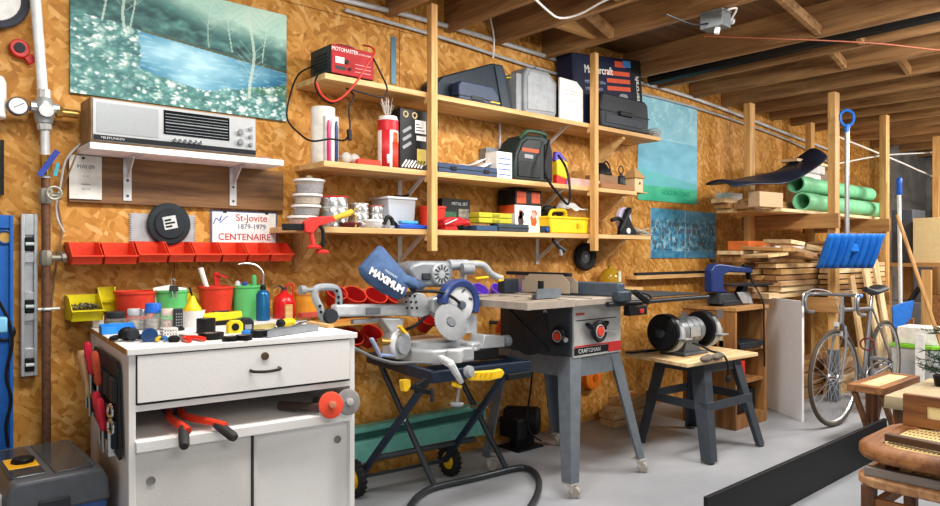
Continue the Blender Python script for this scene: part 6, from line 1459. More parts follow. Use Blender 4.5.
MB().tube([(-.05, -.09, .08), (-.02, -.14, .06), (.02, -.18, .03), (.0, -.262, .024), (.0, -.296, -.02), (.01, -.296, -.10)], .007, 8, sm=5).build('cord', BLK, t)
MB().lathe([(.010, 0), (.016, .01), (.014, .03), (.008, .04)], (.01, -.296, -.14), (0, 0, 1), 10).build('plug', BLK, t)
b = MB()
for k in range(4): b.ball((-.22+.06*k, -.12+.015*(k % 2), .022), .035, (1.3, .7, .6), 10)
b.one('grey_rag', 'crumpled brownish rag on the plywood in front of the grinder', 'rag', M('#6e635a', .9, 0, .3, 30), (3.90, 2.24, GZ+.001))
MB().box(-.09, -.03, 0, .09, .03, .045).one('wood_block', 'pale wood block on the plywood behind the right grinder wheel', 'wood block', PINE, (4.20, 2.60, GZ+.001), bev=.002, rz=R(-10))
MB().box(-.13, -.02, 0, .13, .02, .012).one('dark_strip', 'flat dark strip at the back left of the plywood top', 'strip', DGR, (3.78, 2.62, GZ+.001), rz=R(-8))
# wood offcuts on the floor behind the stand
for k in range(4):
    L = random.uniform(.28, .45); z = .0+.047*k
    MB().box(-L/2, -.07, 0, L/2, .07, .045).one('wood_offcut', ('lowest', 'second', 'third', 'topmost')[k]+' board of the small stack on the floor behind the grinder stand', 'board', WOOD('#a67c4c', '#dab988'), (4.12+random.uniform(-.03, .03), 2.99, z), 'board stack behind the grinder stand', rz=R(random.uniform(-6, 6)), bev=.002)
# ================================================================ WOODEN BOX AND SCROLL SAW
x0, x1, y0, y1, bh = 4.45, 4.90, 2.34, 2.74, .83
t = T('wooden_cabinet', 'open fronted brown plywood cabinet under the blue scroll saw', 'cabinet', (x0, y0, 0))
bw = WOOD('#6d4320', '#a4733d', 'Z'); 
MB().box(0, 0, 0, .02, y1-y0, bh-.025).build('side_panel', bw, t, bev=.002)
MB().box(x1-x0-.04, 0, 0, x1-x0, y1-y0, bh-.025).build('side_panel', bw, t, bev=.002)
MB().box(-.01, -.01, bh-.025, x1-x0+.01, y1-y0, bh).build('top', WOOD('#8d6032', '#c09054'), t, bev=.002)
MB().box(.02, y1-y0-.012, 0, x1-x0-.04, y1-y0, bh-.025).build('back_panel', M('#b9b7b3', .6), t)
MB().box(.02, .0, 0, x1-x0-.04, y1-y0-.012, .08).build('bottom', bw, t)
MB().box(.02, .01, .52, x1-x0-.04, y1-y0-.012, .54).build('shelf', bw, t)
MB().box(.02, .01, .30, x1-x0-.04, y1-y0-.012, .32).build('shelf', bw, t)
for k in range(6): MB().box(-.0015, .09+.05*(k % 3), .42+.06*(k//3)+.05*(k % 2), .0, .12+.05*(k % 3), .60+.03*k).build('worn_patch', M('#c7b9a2', .7, 0, .3, 50), t)
MB().box(.03, -.03, .545, .36, .3, .585).one('black_case', 'flat black case on the upper shelf inside the brown cabinet', 'case', M('#20242a', .4), (x0+.02, y0+.02, 0), bev=.005)
MB().box(0, 0, 0, .13, .12, .13).one('red_box', 'bright red box on the lower shelf inside the brown cabinet', 'box', RED, (x0+.06, y0+.03, .321), bev=.004)
MB().box(0, 0, 0, .33, .2, .16).one('black_box', 'black box at the bottom of the brown cabinet', 'box', BLK, (x0+.045, y0+.05, .081), bev=.004)
t = T('scroll_saw', 'dark blue scroll saw with a black table standing on the brown cabinet', 'scroll saw', (4.5, 2.50, bh+.001))
sy = 2.50; sbm = M('#1d2f63', .35)
s_ = lambda u, v, Y=sy: P(u, v, Y)
MB().prism([(p.x, p.z) for p in (s_(708, 292), s_(708, 270), s_(711, 264.5), s_(716, 263.5), s_(748, 268), s_(750, 273), s_(726, 272), s_(720, 275), s_(720, 288), s_(726, 293))], 'XZ', sy-.03, sy+.03).build('frame', sbm, t, w=1, bev=.01, seg=3)
MB().box(s_(716, 293).x, sy-.06, bh+.001, s_(742, 293).x, sy+.06, bh+.04).build('base', M('#282b30', .4), t, w=1, bev=.006)
MB().prism([(p.x, p.z) for p in (s_(713, 304), s_(714, 293), s_(728, 293), s_(736, 304))], 'XZ', sy-.05, sy+.05).build('pedestal', M('#33373c', .4), t, w=1, bev=.006)
MB().prism([(p.x, p.z) for p in (s_(728, 292), s_(740, 291), s_(744, 303), s_(734, 303))], 'XZ', sy-.07, sy-.06).build('side_plate', M('#b0b3b6', .35, .4), t, w=1, bev=.003)
tz = s_(740, 284).z
MB().prism([(p.x, p.y) for p in [Vector((s_(726, 284).x+(s_(765, 284).x-s_(726, 284).x)*(.5+.5*math.cos(a_)), sy+.15*math.sin(a_), 0)) for a_ in [2*PI*k/24 for k in range(24)]]], 'XY', tz-.008, tz+.004).build('table', M('#2b2f36', .3, .5), t, w=1)
MB().bar((s_(744, 284).x, sy, tz-.01), (s_(736, 300).x, sy, bh+.03), .05, .06).build('table_support', DGR, t, w=1, bev=.004)
MB().bar(s_(748, 272), s_(749, 279), .03, .03).cyl(s_(743, 266), s_(752, 268), .016).build('arm_head', BLK, t, w=1, bev=.004)
MB().cyl(s_(749, 279), s_(749, 284), .003).build('blade', STEEL, t, w=1)
MB().lathe([(.0, 0), (.022, 0), (.022, .02), (0, .02)], s_(713, 262), (0, 0, 1), 14).build('knob', BLK, t, w=1)
MB().tube([s_(750, 274, sy-.03), s_(753, 283, sy-.10), (4.78, y0-.03, .86), (4.79, y0-.03, .7), (4.80, y0-.03, .5), (4.81, y0-.025, .40)], .006, 8, sm=5).build('cord', BLK, t, w=1)
# ================================================================ GREY PANEL
a, b2 = Vector((5.05, 2.15, 0)), Vector((5.35, 2.575, 0)); dr_ = (b2-a).normalized()
MB().bar(a+(b2-a)*.5+Vector((0, 0, 0)), a+(b2-a)*.5+Vector((0, 0, .857)), (b2-a).length, .016, up=(dr_.y, -dr_.x, 0)).one('melamine_board', 'white board standing upright on the floor between the cabinet and the bicycle', 'board', M('#ededee', .5, 0, .03), (5.18, 2.32, 0), w=1, bev=.001)
# ================================================================ BLACK BOARD ON THE FLOOR
MB().box(2.58, 1.475, .0, 4.62, 1.495, .212).one('black_board', 'long black board standing on edge on the grey floor', 'board', M('#1c1d1f', .55), (2.58, 1.48, 0), w=1, bev=.002)
# ================================================================ LUMBER
pal = [('#b98d55', '#e6c794'), ('#9c6f3a', '#cda468'), ('#c9a36c', '#efd9ae'), ('#7c5530', '#ad7f4b'), ('#a37a52', '#c9a67a')]
def board(x0, y, z, L, w_, h, lab, grp, rz=0, pi=None, ry=0, name='lumber_board'):
    d_, l_ = pal[random.randrange(5) if pi is None else pi]
    return MB().box(0, -w_/2, 0, L, w_/2, h).one(name, lab, 'board', WOOD(d_, l_), (x0, y, z), grp, rot=(0, R(ry), R(rz)), bev=.002)
# lower pile on the lower cross beams (top at z = .84)
lay = .845; idx = 0
row_words = ['bottom', 'second', 'third', 'fourth', 'fifth', 'sixth', 'top']
for r_ in range(6):
    y = 2.30; h = random.uniform(.035, .05)
    k = 0
    while y < 2.98:
        w_ = random.uniform(.10, .19)
        if y+w_ > 2.905: break
        x_ = 5.05+random.uniform(-.2, .35)+.05*r_+(.25 if k == 0 else 0); L = random.uniform(1.6, 2.7)
        if y < 2.42: x_ = max(x_, 6.02)+.0; L = min(L, 1.15)
        elif False: pass
        board(x_, y+w_/2, lay+.001, L, w_-.012, h*random.uniform(.75, 1), 'rough board in the %s layer of the lower lumber pile on the timber rack' % row_words[r_], 'boards of the lower lumber pile', rz=random.uniform(-.25, .25))
        y += w_+.01; k += 1
    lay += h+.004
LT = lay
# short offcuts leaning out at the front of the pile
for k in range(16):
    x_ = 5.15+.15*k+random.uniform(-.04, .04)
    if 5.82 < x_ < 6.12 or 7.1 < x_ < 7.4: continue
    MB().cbox((0, 0, 0), (random.uniform(.10, .2), random.uniform(.28, .36), random.uniform(.018, .03)), (random.uniform(-.05, .30), random.uniform(-.2, .2), random.uniform(-.5, .5))).one('wood_offcut', 'short loose offcut tumbled on top of the lower lumber pile', 'offcut', WOOD(*pal[k % 5], 'Y'), (x_, 2.50+random.uniform(-.06, .06), LT+.06+.05*(k % 3)), 'loose offcuts on the lower lumber pile', bev=.002)
a = XY(744, 2.75); MB().box(0, -.09, 0, XY(796, 2.75)-a, .09, .075).one('orange_board', 'thick orange red board lying on the back of the lower lumber pile', 'board', M('#c9682f', .55), (a, 2.80, LT+.10), bev=.003)
MB().box(0, -.1, 0, 1.9, .1, .03).one('lumber_board', 'pale board directly under the orange red board', 'board', WOOD(*pal[2]), (a-.15, 2.80, LT+.065), bev=.002)
MB().box(0, -.1, 0, 1.8, .1, .06).one('lumber_board', 'dark wide board second under the orange red board', 'board', WOOD(*pal[3]), (a-.1, 2.80, LT+.002), bev=.002)
MB().box(0, -.03, 0, 1.6, .03, .035).one('white_batten', 'white painted batten on top of the lower lumber pile', 'batten', WHT, (5.5, 2.63, LT+.10), bev=.002, rz=R(-1))
MB().box(0, -.04, 0, 1.9, .04, .03).one('teal_batten', 'greenish batten behind the white painted batten', 'batten', M('#7aa39a', .5), (5.7, 2.70, LT+.10), bev=.002, rz=R(-1))
for k, (xa, xb, w_) in enumerate(((6.42, 6.75, .13), (6.66, 6.98, .11), (6.14, 6.30, .09))):
    MB().bar((xb, 2.15, .012), (xa, 2.225, 1.13-.12*(k == 2)), .022, w_, up=(1, 0, 0)).one('leaning_plank', ('pale plank leaning on the rack right of the bicycle saddle', 'narrower pale plank leaning on the rack beside the second rack post', 'slim plank leaning on the rack just right of the nearest rack post')[k], 'plank', WOOD(*pal[2 if k < 2 else 0], 'Z'), (xb, 2.1, 0), w=1, bev=.002)
y_ = 2.36
for k in range(7):
    MB().box(0, -.05, 0, .95-.07*k, .05, .05).one('lumber_board', 'board %s of the short stack under the right bay of the rack' % ('one, lowest', 'two', 'three', 'four', 'five', 'six', 'seven, topmost')[k], 'board', WOOD(*pal[k % 5]), (6.15+.03*(k % 3), 2.405+.01*(k % 2), .001+.052*k), 'short board stack under the right rack bay', bev=.002)
# boards under the pile
for k, (x_, y, z) in enumerate(((5.5, 2.55, 0), (5.55, 2.75, 0), (5.5, 2.55, .1), (5.6, 2.7, .1), (5.5, 2.6, .2))):
    board(x_, y, z+.001, 1.5, .16, .09, 'heavy timber stacked on the floor beneath the lumber rack', 'timbers under the lumber rack', pi=3)
# upper shelf of the rack, beams top at z = 1.52
uz = 1.522
n_ = 0
for k, (x_, y, z, L, w_, h, lb) in enumerate(((5.2, 2.83, 0, 2.6, .14, .03, 'long flat board at the back of the upper rack shelf'), (5.28, 2.70, 0, 2.4, .14, .025, 'long flat board in the middle of the upper rack shelf'), (5.35, 2.52, 0, 2.2, .16, .025, 'pale board under the lower green pipe'),
        (5.15, 2.83, .032, 1.9, .13, .04, 'brown board second at the back of the upper rack shelf'), (5.22, 2.70, .028, 2.0, .12, .05, 'thick board lying left of the green pipes'), (5.1, 2.83, .075, 1.7, .12, .035, 'grey brown board under the dark tarpaulin'), (5.3, 2.7, .08, 1.8, .1, .03, 'thin board beside the upper green pipe'))):
    board(x_, y, uz+z, L, w_, h, lb, None, pi=k % 5)
for k, (u, v, Y, lb, L) in enumerate(((807, 207, 2.50, 'lower green drain pipe with a coupling on the upper rack shelf', 1.75), (801, 187, 2.58, 'upper green drain pipe on the upper rack shelf', 1.65))):
    p = P(u, v, Y); r = .068
    z = uz+.036+r if k == 0 else uz+.036+r*3+.018
    t = T('drain_pipe', lb, 'pipe', (p.x-.1, Y, z))
    pg = M('#7ecb9a', .4)
    MB().lathe([(r, 0), (r, L), (r-.006, L), (r-.006, 0)], (0, 0, 0), (1, 0, 0), 28, close=True).build('pipe', pg, t)
    MB().lathe([(r+.001, -.002), (r+.007, -.002), (r+.007, .26), (r+.001, .28)], (0, 0, 0), (1, 0, 0), 28, close=True).build('coupling', pg, t)
# cardboard box front, tarp, paper
x_ = XY(757, 2.36)
MB().box(0, 0, 0, .30, .10, .115).one('cardboard_box', 'plain cardboard box at the front left end of the upper rack shelf', 'cardboard box', M('#c4a581', .7, 0, .06), (5.12, 2.50, uz+.03), bev=.003, rz=R(-8))
MB().box(0, 0, 0, .2, .12, .05).one('paper_parcel', 'small white parcel on the boards left of the cardboard box', 'parcel', WHT, (5.22, 2.79, uz+.111), bev=.003)
b = MB(); n, mm = 22, 6; gridv = []
for i in range(n+1):
    rowv = []
    f = i/n
    for j in range(mm+1):
        g_ = j/mm; x = 4.80+f*1.78
        w2 = .06+.12*math.sin(PI*min(1, .15+f*.8))
        z = 1.715+.10*f+.27*f**3-.05*(1-g_)*(1-f)+.03*math.sin(PI*g_)+.012*math.sin(f*11+g_*4)-.06*(1-g_)*f*f+.05*f
        rowv.append(b.bm.verts.new((x, 2.66-w2+2*w2*g_, z)))
    gridv.append(rowv)
for i in range(n):
    for j in range(mm): b.bm.faces.new((gridv[i][j], gridv[i+1][j], gridv[i+1][j+1], gridv[i][j+1]))
b.one('dark_tarp', 'dark blue black folded plastic sheet draped over the top of the rack load', 'tarpaulin', M('#1b2334', .4, 0, .25, 12), (4.88, 2.78, uz), w=1, solid=.02, sub=1)
# right bay of the rack: packages
MB().box(0, 0, 0, .95, .15, .025).one('lumber_board', 'wide pale panel lying high in the right bay of the rack', 'board', WOOD(*pal[2]), (6.2, 2.69, uz+.487), bev=.002)
MB().box(0, 0, 0, .42, .15, .29).one('white_bag', 'white wrapped package in the right bay of the rack', 'package', M('#e3dedb', .5), (6.3, 2.69, uz+.113), bev=.02)
MB().box(0, 0, 0, .5, .15, .08).one('grey_package', 'pale package on top of the wrapped package in the right bay', 'package', M('#cfcac8', .5), (6.3, 2.69, uz+.405), bev=.01)
MB().ball((0, 0, 0), .07, (1, .9, 1)).cyl((0, 0, -.185), (0, 0, 0), .04).one('yellow_green_bundle', 'yellow green string bundle in the right bay of the rack', 'bundle', M('#c5cf3a', .6), (6.87, 2.70, uz+.30), bev=0)
MB().box(0, 0, 0, .2, .1, .33).one('pink_box', 'pale pink carton in the right bay of the rack', 'carton', M('#e3c8bd', .6), (6.98, 2.70, uz+.113), bev=.003, rz=R(6))
# ================================================================ BICYCLE
t = T('bicycle', 'silver grey racing bicycle with drop handlebars parked before the timber rack', 'bicycle', (5.55, 1.95, 0))
by = 1.95; fw, rw = Vector((5.08, by, .337)), Vector((6.06, by, .337))
fr_ = M('#85868a', .35, .5); tyre = M('#4d443a', .7); rimm = M('#c4c6c8', .3, .8)
def bwheel(c, ax):
    ax = Vector(ax).normalized()
    w_ = MB().torus(c, ax, .322, .014, 48, 8).build('tyre', tyre, t, w=1)
    MB().torus(c, ax, .303, .009, 48, 6).build('rim', rimm, w_, w=1, root=t)
    MB().cyl(c-ax*.035, c+ax*.035, .016).torus(c+ax*.03, ax, .024, .004, 16, 6).torus(c-ax*.03, ax, .024, .004, 16, 6).build('hub', CHROME, w_, w=1, root=t)
    x_ = ax.cross(Vector((0, 0, 1))).normalized(); z_ = Vector((0, 0, 1)); b = MB()
    for k in range(32):
        a_ = 2*PI*k/32; a2 = a_+(.42 if k % 4 < 2 else -.42); s_ = .03 if k % 2 else -.03
        b.cyl(c+ax*s_+(x_*math.cos(a2)+z_*math.sin(a2))*.024, c+(x_*math.cos(a_)+z_*math.sin(a_))*.30, .0012, n=4)
    b.build('spokes', M('#cfd1d3', .3, .7), w_, w=1, root=t, kind='stuff')
bwheel(fw, (-.10, -1, 0)); bwheel(rw, (0, -1, 0))
bbk = Vector((5.62, by, .27)); hb, ht = Vector((5.19, by, .70)), Vector((5.215, by, .83)); sc_ = Vector((5.76, by, .80)); stt = Vector((5.745, by, .78))
MB().cyl(hb, ht, .018).build('head_tube', fr_, t, w=1)
MB().cyl(ht+Vector((0, 0, -.03)), stt, .014).build('top_tube', fr_, t, w=1)
MB().cyl(hb+Vector((0, 0, .02)), bbk, .016).build('down_tube', fr_, t, w=1)
MB().cyl(bbk, sc_, .015).build('seat_tube', fr_, t, w=1)
for s_ in (-1, 1):
    MB().cyl(stt+Vector((0, s_*.018, 0)), rw+Vector((0, s_*.055, 0)), .007).build('seat_stay', fr_, t, w=1)
    MB().cyl(bbk+Vector((0, s_*.02, 0)), rw+Vector((0, s_*.055, 0)), .008).build('chain_stay', fr_, t, w=1)
    MB().tube([hb+Vector((-.002, s_*.03, -.01)), hb+Vector((-.03, s_*.045, -.15)), fw+Vector((0, s_*.045, 0))], [.012]*4+[.009]*4+[.007]*6, 8, sm=5).build('fork_blade', fr_, t, w=1)
MB().cyl(sc_, sc_+Vector((.03, 0, .10)), .012).build('seat_post', CHROME, t, w=1)
b = MB(); sp = sc_+Vector((.03, 0, .115)); rg = []
for k in range(9):
    f = k/8; x_ = -.14+.28*f; w_ = .02+.055*max(0, (f-.35)/.65)**.7; h_ = .022+.008*f
    rg.append([b.bm.verts.new(sp+Vector((x_, w_*math.cos(a_), h_*math.sin(a_)+.012*math.cos(f*6)))) for a_ in [2*PI*i/12 for i in range(12)]])
b.skin(rg); b.build('saddle', M('#232428', .5), t, w=1)
st0 = ht+Vector((-.0, 0, .06)); st1 = st0+Vector((-.08, 0, .02))
MB().cyl(ht, st0, .011).cyl(st0, st1, .012).build('stem', CHROME, t, w=1)
hl = [Vector(p_) for p_ in ((0, -.0, 0), (0, -.10, 0), (-.02, -.155, 0), (-.09, -.17, -.005), (-.12, -.17, -.05), (-.10, -.17, -.11), (-.03, -.17, -.13), (.02, -.17, -.13))]
for s_ in (-1, 1):
    pts = [st1+Vector((p_.x, p_.y*s_, p_.z)) for p_ in hl]
    MB().tube(pts, .0115, 8, sm=4).build('handlebar', M('#85888b', .35, .5), t, w=1)
    MB().tube([st1+Vector((-.10, -.17*s_, .01)), st1+Vector((-.15, -.17*s_, .0)), st1+Vector((-.165, -.17*s_, -.08))], .007, 6, sm=3).build('brake_lever', M('#a7a9ab', .3, .7), t, w=1)
    MB().tube([st1+Vector((-.11, -.17*s_, .01)), st1+Vector((-.07, -.12*s_, .035)), st1+Vector((.0, -.03*s_, .0)), ht+Vector((-.02, 0, -.08))], .003, 5, sm=5).build('brake_cable', LGR, t, w=1)
MB().cyl(st1+Vector((-.06, -.17, .0)), st1+Vector((-.10, -.17, -.0)), .016).build('blue_hood', M('#5a7fb0', .5), t, w=1)
cr = MB().torus(bbk+Vector((0, -.045, 0)), (0, 1, 0), .085, .004, 36, 6)
for k in range(5):
    a_ = 2*PI*k/5; cr.bar(bbk+Vector((0, -.045, 0)), bbk+Vector((.083*math.cos(a_), -.045, .083*math.sin(a_))), .012, .005, up=(0, 1, 0))
cr = cr.build('chain_ring', M('#a9abad', .3, .8), t, w=1)
for s_ in (-1, 1):
    e = bbk+Vector((.03*s_, .06*s_, -.165*s_))
    MB().bar(bbk+Vector((0, .06*s_, 0)), e, .018, .012).bar(e+Vector((0, .0, 0)), e+Vector((0, .1*s_, 0)), .05, .018).build('crank', M('#9c9ea0', .35, .7), t, w=1)
MB().torus(rw+Vector((0, -.04, 0)), (0, 1, 0), .035, .005, 20, 6).torus(rw+Vector((0, -.036, 0)), (0, 1, 0), .045, .004, 20, 6).build('sprocket', DSTEEL, t, w=1)
MB().bar(bbk+Vector((0, -.045, .087)), rw+Vector((0, -.04, .045)), .005, .006).bar(bbk+Vector((0, -.045, -.087)), rw+Vector((.02, -.04, -.09)), .005, .006).bar(rw+Vector((.02, -.04, -.09)), rw+Vector((.04, -.04, -.03)), .006, .01).build('chain', M('#5c5046', .5, .6), t, w=1)
MB().bar(fw+Vector((.02, 0, .37)), hb+Vector((-.05, 0, -.0)), .02, .03).bar(hb+Vector((-.05, -.03, -.06)), hb+Vector((-.04, .03, -.06)), .015, .03).build('front_brake', LGR, t, w=1)
MB().cyl(bbk+Vector((.05, .03, -.02)), Vector((5.72, by+.13, .005)), .007).build('kickstand', DSTEEL, t, w=1)
MB().torus(Vector((5.66, by-.01, .52)), (1, .3, .1), .045, .006, 20, 6).build('cable_lock', M('#6b2a2a', .5), t, w=1)
# ================================================================ SMALL BENCH
BZ = .38
t = T('folding_bench', 'small brown wooden bench with a pale inlaid top in front of the bicycle', 'bench', (5.0, 1.6, 0))
x0, x1, y0, y1 = 4.67, 5.34, 1.505, 1.72
mw = WOOD('#6f4423', '#a87244'); 
for yy in (y0, y1-.05): MB().box(x0, yy, BZ-.045, x1, yy+.05, BZ).build('top_rail', mw, t, w=1, bev=.004)
for xx in (x0, x1-.06): MB().box(xx, y0+.05, BZ-.045, xx+.06, y1-.05, BZ).build('end_rail', WOOD('#6f4423', '#a87244', 'Y'), t, w=1, bev=.004)
MB().box(x0+.06, y0+.05, BZ-.03, x1-.06, y1-.05, BZ-.004).build('inlay', WOOD('#c7a469', '#ead7a8', 'X'), t, w=1)
mz = WOOD('#6f4423', '#a06a3c', 'Z')
for xx, dx in ((x0+.05, .26), (x1-.09, -.20)):
    for yy in (y0+.01, y1-.045):
        MB().box(xx+dx*.9, yy, 0, xx+dx*.9+.04, yy+.035, BZ-.045).build('leg', mz, t, w=1, bev=.003)
        MB().bar((xx, yy+.018, BZ-.05), (xx+dx*.95, yy+.018, .03), .03, .03, up=(0, 1, 0)).build('brace', mz, t, w=1, bev=.003)
# ================================================================ STACKED CANE CHAIRS
dw = WOOD('#3d2212', '#6e4425', 'Z'); dwx = WOOD('#5a3218', '#96602f', 'Y'); dwy = WOOD('#64391b', '#a26a38', 'X')
def seat_ring(x0, y0, x1, y1, r, n=7):
    pts = []
    for cx_, cy_, a0 in ((x1-r, y1-r, 0), (x0+r, y1-r, 90), (x0+r, y0+r, 180), (x1-r, y0+r, 270)):
        for k in range(n+1): a_ = R(a0+90*k/n); pts.append((cx_+r*math.cos(a_), cy_+r*math.sin(a_)))
    return pts
def ring_frame(x0, y0, x1, y1, r, wd_, z0, z1, nm, mat, par, bev=.008):
    o_ = seat_ring(x0, y0, x1, y1, r); i_ = seat_ring(x0+wd_, y0+wd_, x1-wd_, y1-wd_, max(.02, r-wd_*.6))
    b = MB(); rr = [[b.bm.verts.new((p_[0], p_[1], z)) for p_ in q] for q, z in ((o_, z0), (o_, z1), (i_, z1), (i_, z0))]
    b.skin(rr, close=True); return b.build(nm, mat, par, w=1, bev=bev, seg=3)
t = T('cane_chair', 'lower of the two stacked dark wood chairs at the lower right corner', 'chair', (3.1, .72, 0), group=None)
x0, y0, x1, y1 = 2.80, .42, 3.36, 1.02
ring_frame(x0, y0, x1, y1, .10, .07, .335, .37, 'seat_frame', WOOD('#8a5a34', '#c99a6c'), t)
MB().prism(seat_ring(x0+.06, y0+.06, x1-.06, y1-.06, .06), 'XY', .345, .36).build('cane_seat', CANE(), t, w=1)
for xx in (x0+.02, x1-.07):
    for yy in (y0+.03, y1-.075): MB().box(xx, yy, 0, xx+.045, yy+.045, .336).build('leg', dw, t, w=1, bev=.004)
for yy in (y0+.04, y1-.065): MB().box(x0+.06, yy, .22, x1-.06, yy+.025, .262).build('stretcher', dwy, t, w=1, bev=.003)
for xx in (x0+.03, x1-.06): MB().box(xx, y0+.07, .25, xx+.025, y1-.07, .29).build('stretcher', dwx, t, w=1, bev=.003)
MB().bar((2.84, .98, .388), (2.86, .44, .388), .035, .034).one('wood_bar', 'grey weathered wooden bar lying between the two stacked chairs', 'bar', WOOD('#5f5650', '#8d837a', 'Y'), (2.85, .7, .388), w=1, bev=.003)
t = T('cane_chair', 'upper of the two stacked cane chairs, with a thick rounded frame', 'chair', (3.1, .72, .37))
ring_frame(x0-.01, y0, x1+.02, y1+.01, .15, .085, .43, .485, 'seat_frame', WOOD('#6a3c1b', '#a8703c'), t, bev=.02)
MB().prism(seat_ring(x0+.06, y0+.07, x1-.06, y1-.07, .08), 'XY', .45, .478).build('cane_seat', CANE('#ead08e', '#6b4418', 40, 130), t, w=1)
for xx in (x0+.09, x1-.13):
    for yy in (y0+.09, y1-.13): MB().box(xx, yy, .372, xx+.04, yy+.04, .435).build('leg', dw, t, w=1, bev=.004)
bx_ = 3.27
b = MB().box(bx_, .42, .486, bx_+.03, .985, .525).box(bx_, .42, .575, bx_+.03, .985, .615).box(bx_, .90, .525, bx_+.03, .985, .575).box(bx_, .42, .525, bx_+.03, .5, .575)
b.build('back_frame', dwx, t, w=1, bev=.0015)
MB().box(bx_+.01, .5, .525, bx_+.02, .90, .575).build('cane_panel', CANE('#efdca4', '#a67c3a', 90, 150), t, w=1)
MB().bar((2.95, .945, .50), (2.90, .45, .50), .034, .028).one('dark_bar', 'dark wooden bar lying on the cane seat of the upper chair', 'bar', WOOD('#3a2414', '#6a4628', 'Y'), (2.9, .7, .5), w=1, bev=.003)
# ================================================================ SHOVELS AND BROOM
c0 = P(847, 150, 2.11)
t = T('snow_shovel', 'blue ribbed snow shovel with a silver handle hung on the rack post', 'shovel', (c0.x, c0.y, 0), R(-38))
zz_ = lambda v: P(847, v, 2.11).z
zg, zs = zz_(127), zz_(240)
MB().cyl((0, 0, zs-.05), (0, 0, zg), .017, n=14).build('handle', M('#b9bcbd', .3, .6), t)
bm_ = M('#1f6fcb', .35)
MB().lathe([(.02, -.04), (.022, .0), (.018, .02)], (0, 0, zg), (0, 0, 1), 12).tube([(0, 0, zg), (-.045, 0, zg+.035), (-.05, 0, zg+.10), (0, 0, zg+.13), (.05, 0, zg+.10), (.045, 0, zg+.035), (0, 0, zg)], .011, 8, sm=4).build('grip', bm_, t)
b = MB(); n, mm = 36, 8; grid_ = []
zb_, zt_ = zz_(268), zz_(234)
for i in range(n+1):
    col_ = []
    for j in range(mm+1):
        x_ = -.225+.45*i/n; f = j/mm
        y_ = .03-.15*(f**.8)+.02*math.cos(2*PI*i/4.5)*min(1, (1-f)*3+.15)+.25*(x_)**2
        z_ = zb_+(zt_-zb_)*f-.10*0*f
        col_.append(b.bm.verts.new((x_, y_-.02, z_)))
    grid_.append(col_)
for i in range(n):
    for j in range(mm): b.bm.faces.new((grid_[i][j], grid_[i+1][j], grid_[i+1][j+1], grid_[i][j+1]))
b.build('blade', bm_, t, solid=.005)
MB().box(-.03, -.11, zs-.09, .03, .012, zs-.03).build('socket', bm_, t, bev=.006)
c0 = P(899, 240, 2.22)
t = T('hand_shovel', 'shovel with a white handle and small blue blade beside the second rack post', 'shovel', (c0.x, c0.y, 0), R(-35))
zq = lambda v: P(899, v, 2.22).z
MB().cyl((.015, 0, zq(308)), (0, 0, zq(190)), .017, n=12).build('handle', M('#dddddb', .35), t)
MB().lathe([(.02, 0), (.026, .02), (.024, .10), (.03, .14), (.02, .16), (0, .16)], (0, 0, zq(195)), (0, 0, 1), 12).build('grip', M('#1d55b5', .35), t)
b = MB(); b.prism([(-.09, zq(306)), (.0, zq(303)), (.13, zq(300)), (.10, zq(318)), (.02, zq(327)), (-.08, zq(328))], 'XZ', -.03, -.018)
b.build('blade', M('#2f74cf', .35), t, bev=.004)
MB().bar((.04, .0, zq(312)), (.22, .02, zq(288)), .04, .03, up=(0, 1, 0)).build('black_lever', BLK, t, bev=.004)
a = P(897, 215, 1.95); b2 = P(930, 312, 1.70); e = a+(b2-a)*(a.z/(a.z-b2.z))
MB().cyl(e, a, .014, n=12).one('broom_stick', 'plain wooden broom stick leaning before the right end of the rack', 'stick', WOOD('#a9753c', '#d6a566', 'Z'), e, w=1)
# ================================================================ FAR RIGHT BACKGROUND
t = T('storage_bench', 'rough wooden storage bench carrying cartons at the right edge of the picture', 'bench', (8.3, 1.9, 0))
MB().box(7.95, 1.2, 1.06, 8.75, 2.62, 1.10).build('top', PINEY, t, w=1, bev=.003)
MB().box(7.98, 1.22, .45, 8.72, 2.60, .48).build('shelf', PINEY, t, w=1, bev=.003)
for xx in (7.96, 8.65):
    for yy in (1.22, 2.52): MB().box(xx, yy, 0, xx+.08, yy+.08, 1.06).build('leg', PINEZ, t, w=1, bev=.003)
MB().box(0, 0, 0, .55, .72, .45).one('big_carton', 'large beige corrugated carton on the storage bench at the right edge', 'carton', M('#d8bf8c', .7, 0, .06), (8.0, 1.60, 1.101), bev=.004)
MB().box(0, 0, 0, .4, .2, .55).one('grey_crate', 'dark grey crate left of the large beige carton', 'crate', M('#4b5058', .6), (8.15, 2.36, 1.101), bev=.01)
MB().box(0, 0, 0, .9, .35, .3).one('brown_crate', 'brown wooden crate under the storage bench top', 'crate', MWOOD, (8.0, 1.8, .481), bev=.004)
MB().box(0, 0, 0, .5, .40, .22).one('grey_box', 'grey box beside the brown crate on the bench shelf', 'box', M('#7d8288', .6), (8.05, 2.18, .481), bev=.006)
MB().box(0, 0, 0, .04, 1.1, .55).one('hardboard_sheet', 'brown hardboard sheet leaning high on the stone wall at right', 'sheet', MWOOD, (11.14, 1.7, 1.55), bev=.002)
MB().box(0, 0, 0, .35, .45, .35).one('rough_stone_block', 'pale rough stone block on the ledge at the stone wall', 'stone', M('#b5a283', .9, 0, .35, 9), (10.75, 2.35, 1.523), bev=.03)
MB().box(0, 0, 0, .55, .9, 1.72).one('dark_crate', 'tall dark cupboard standing before the stone wall at right', 'cupboard', M('#3e352d', .7), (10.6, 1.75, 0), bev=.004) if False else None
t = T('stone_ledge', 'grey concrete ledge along the stone wall at the far right', 'ledge', (10.9, 2.0, 0))
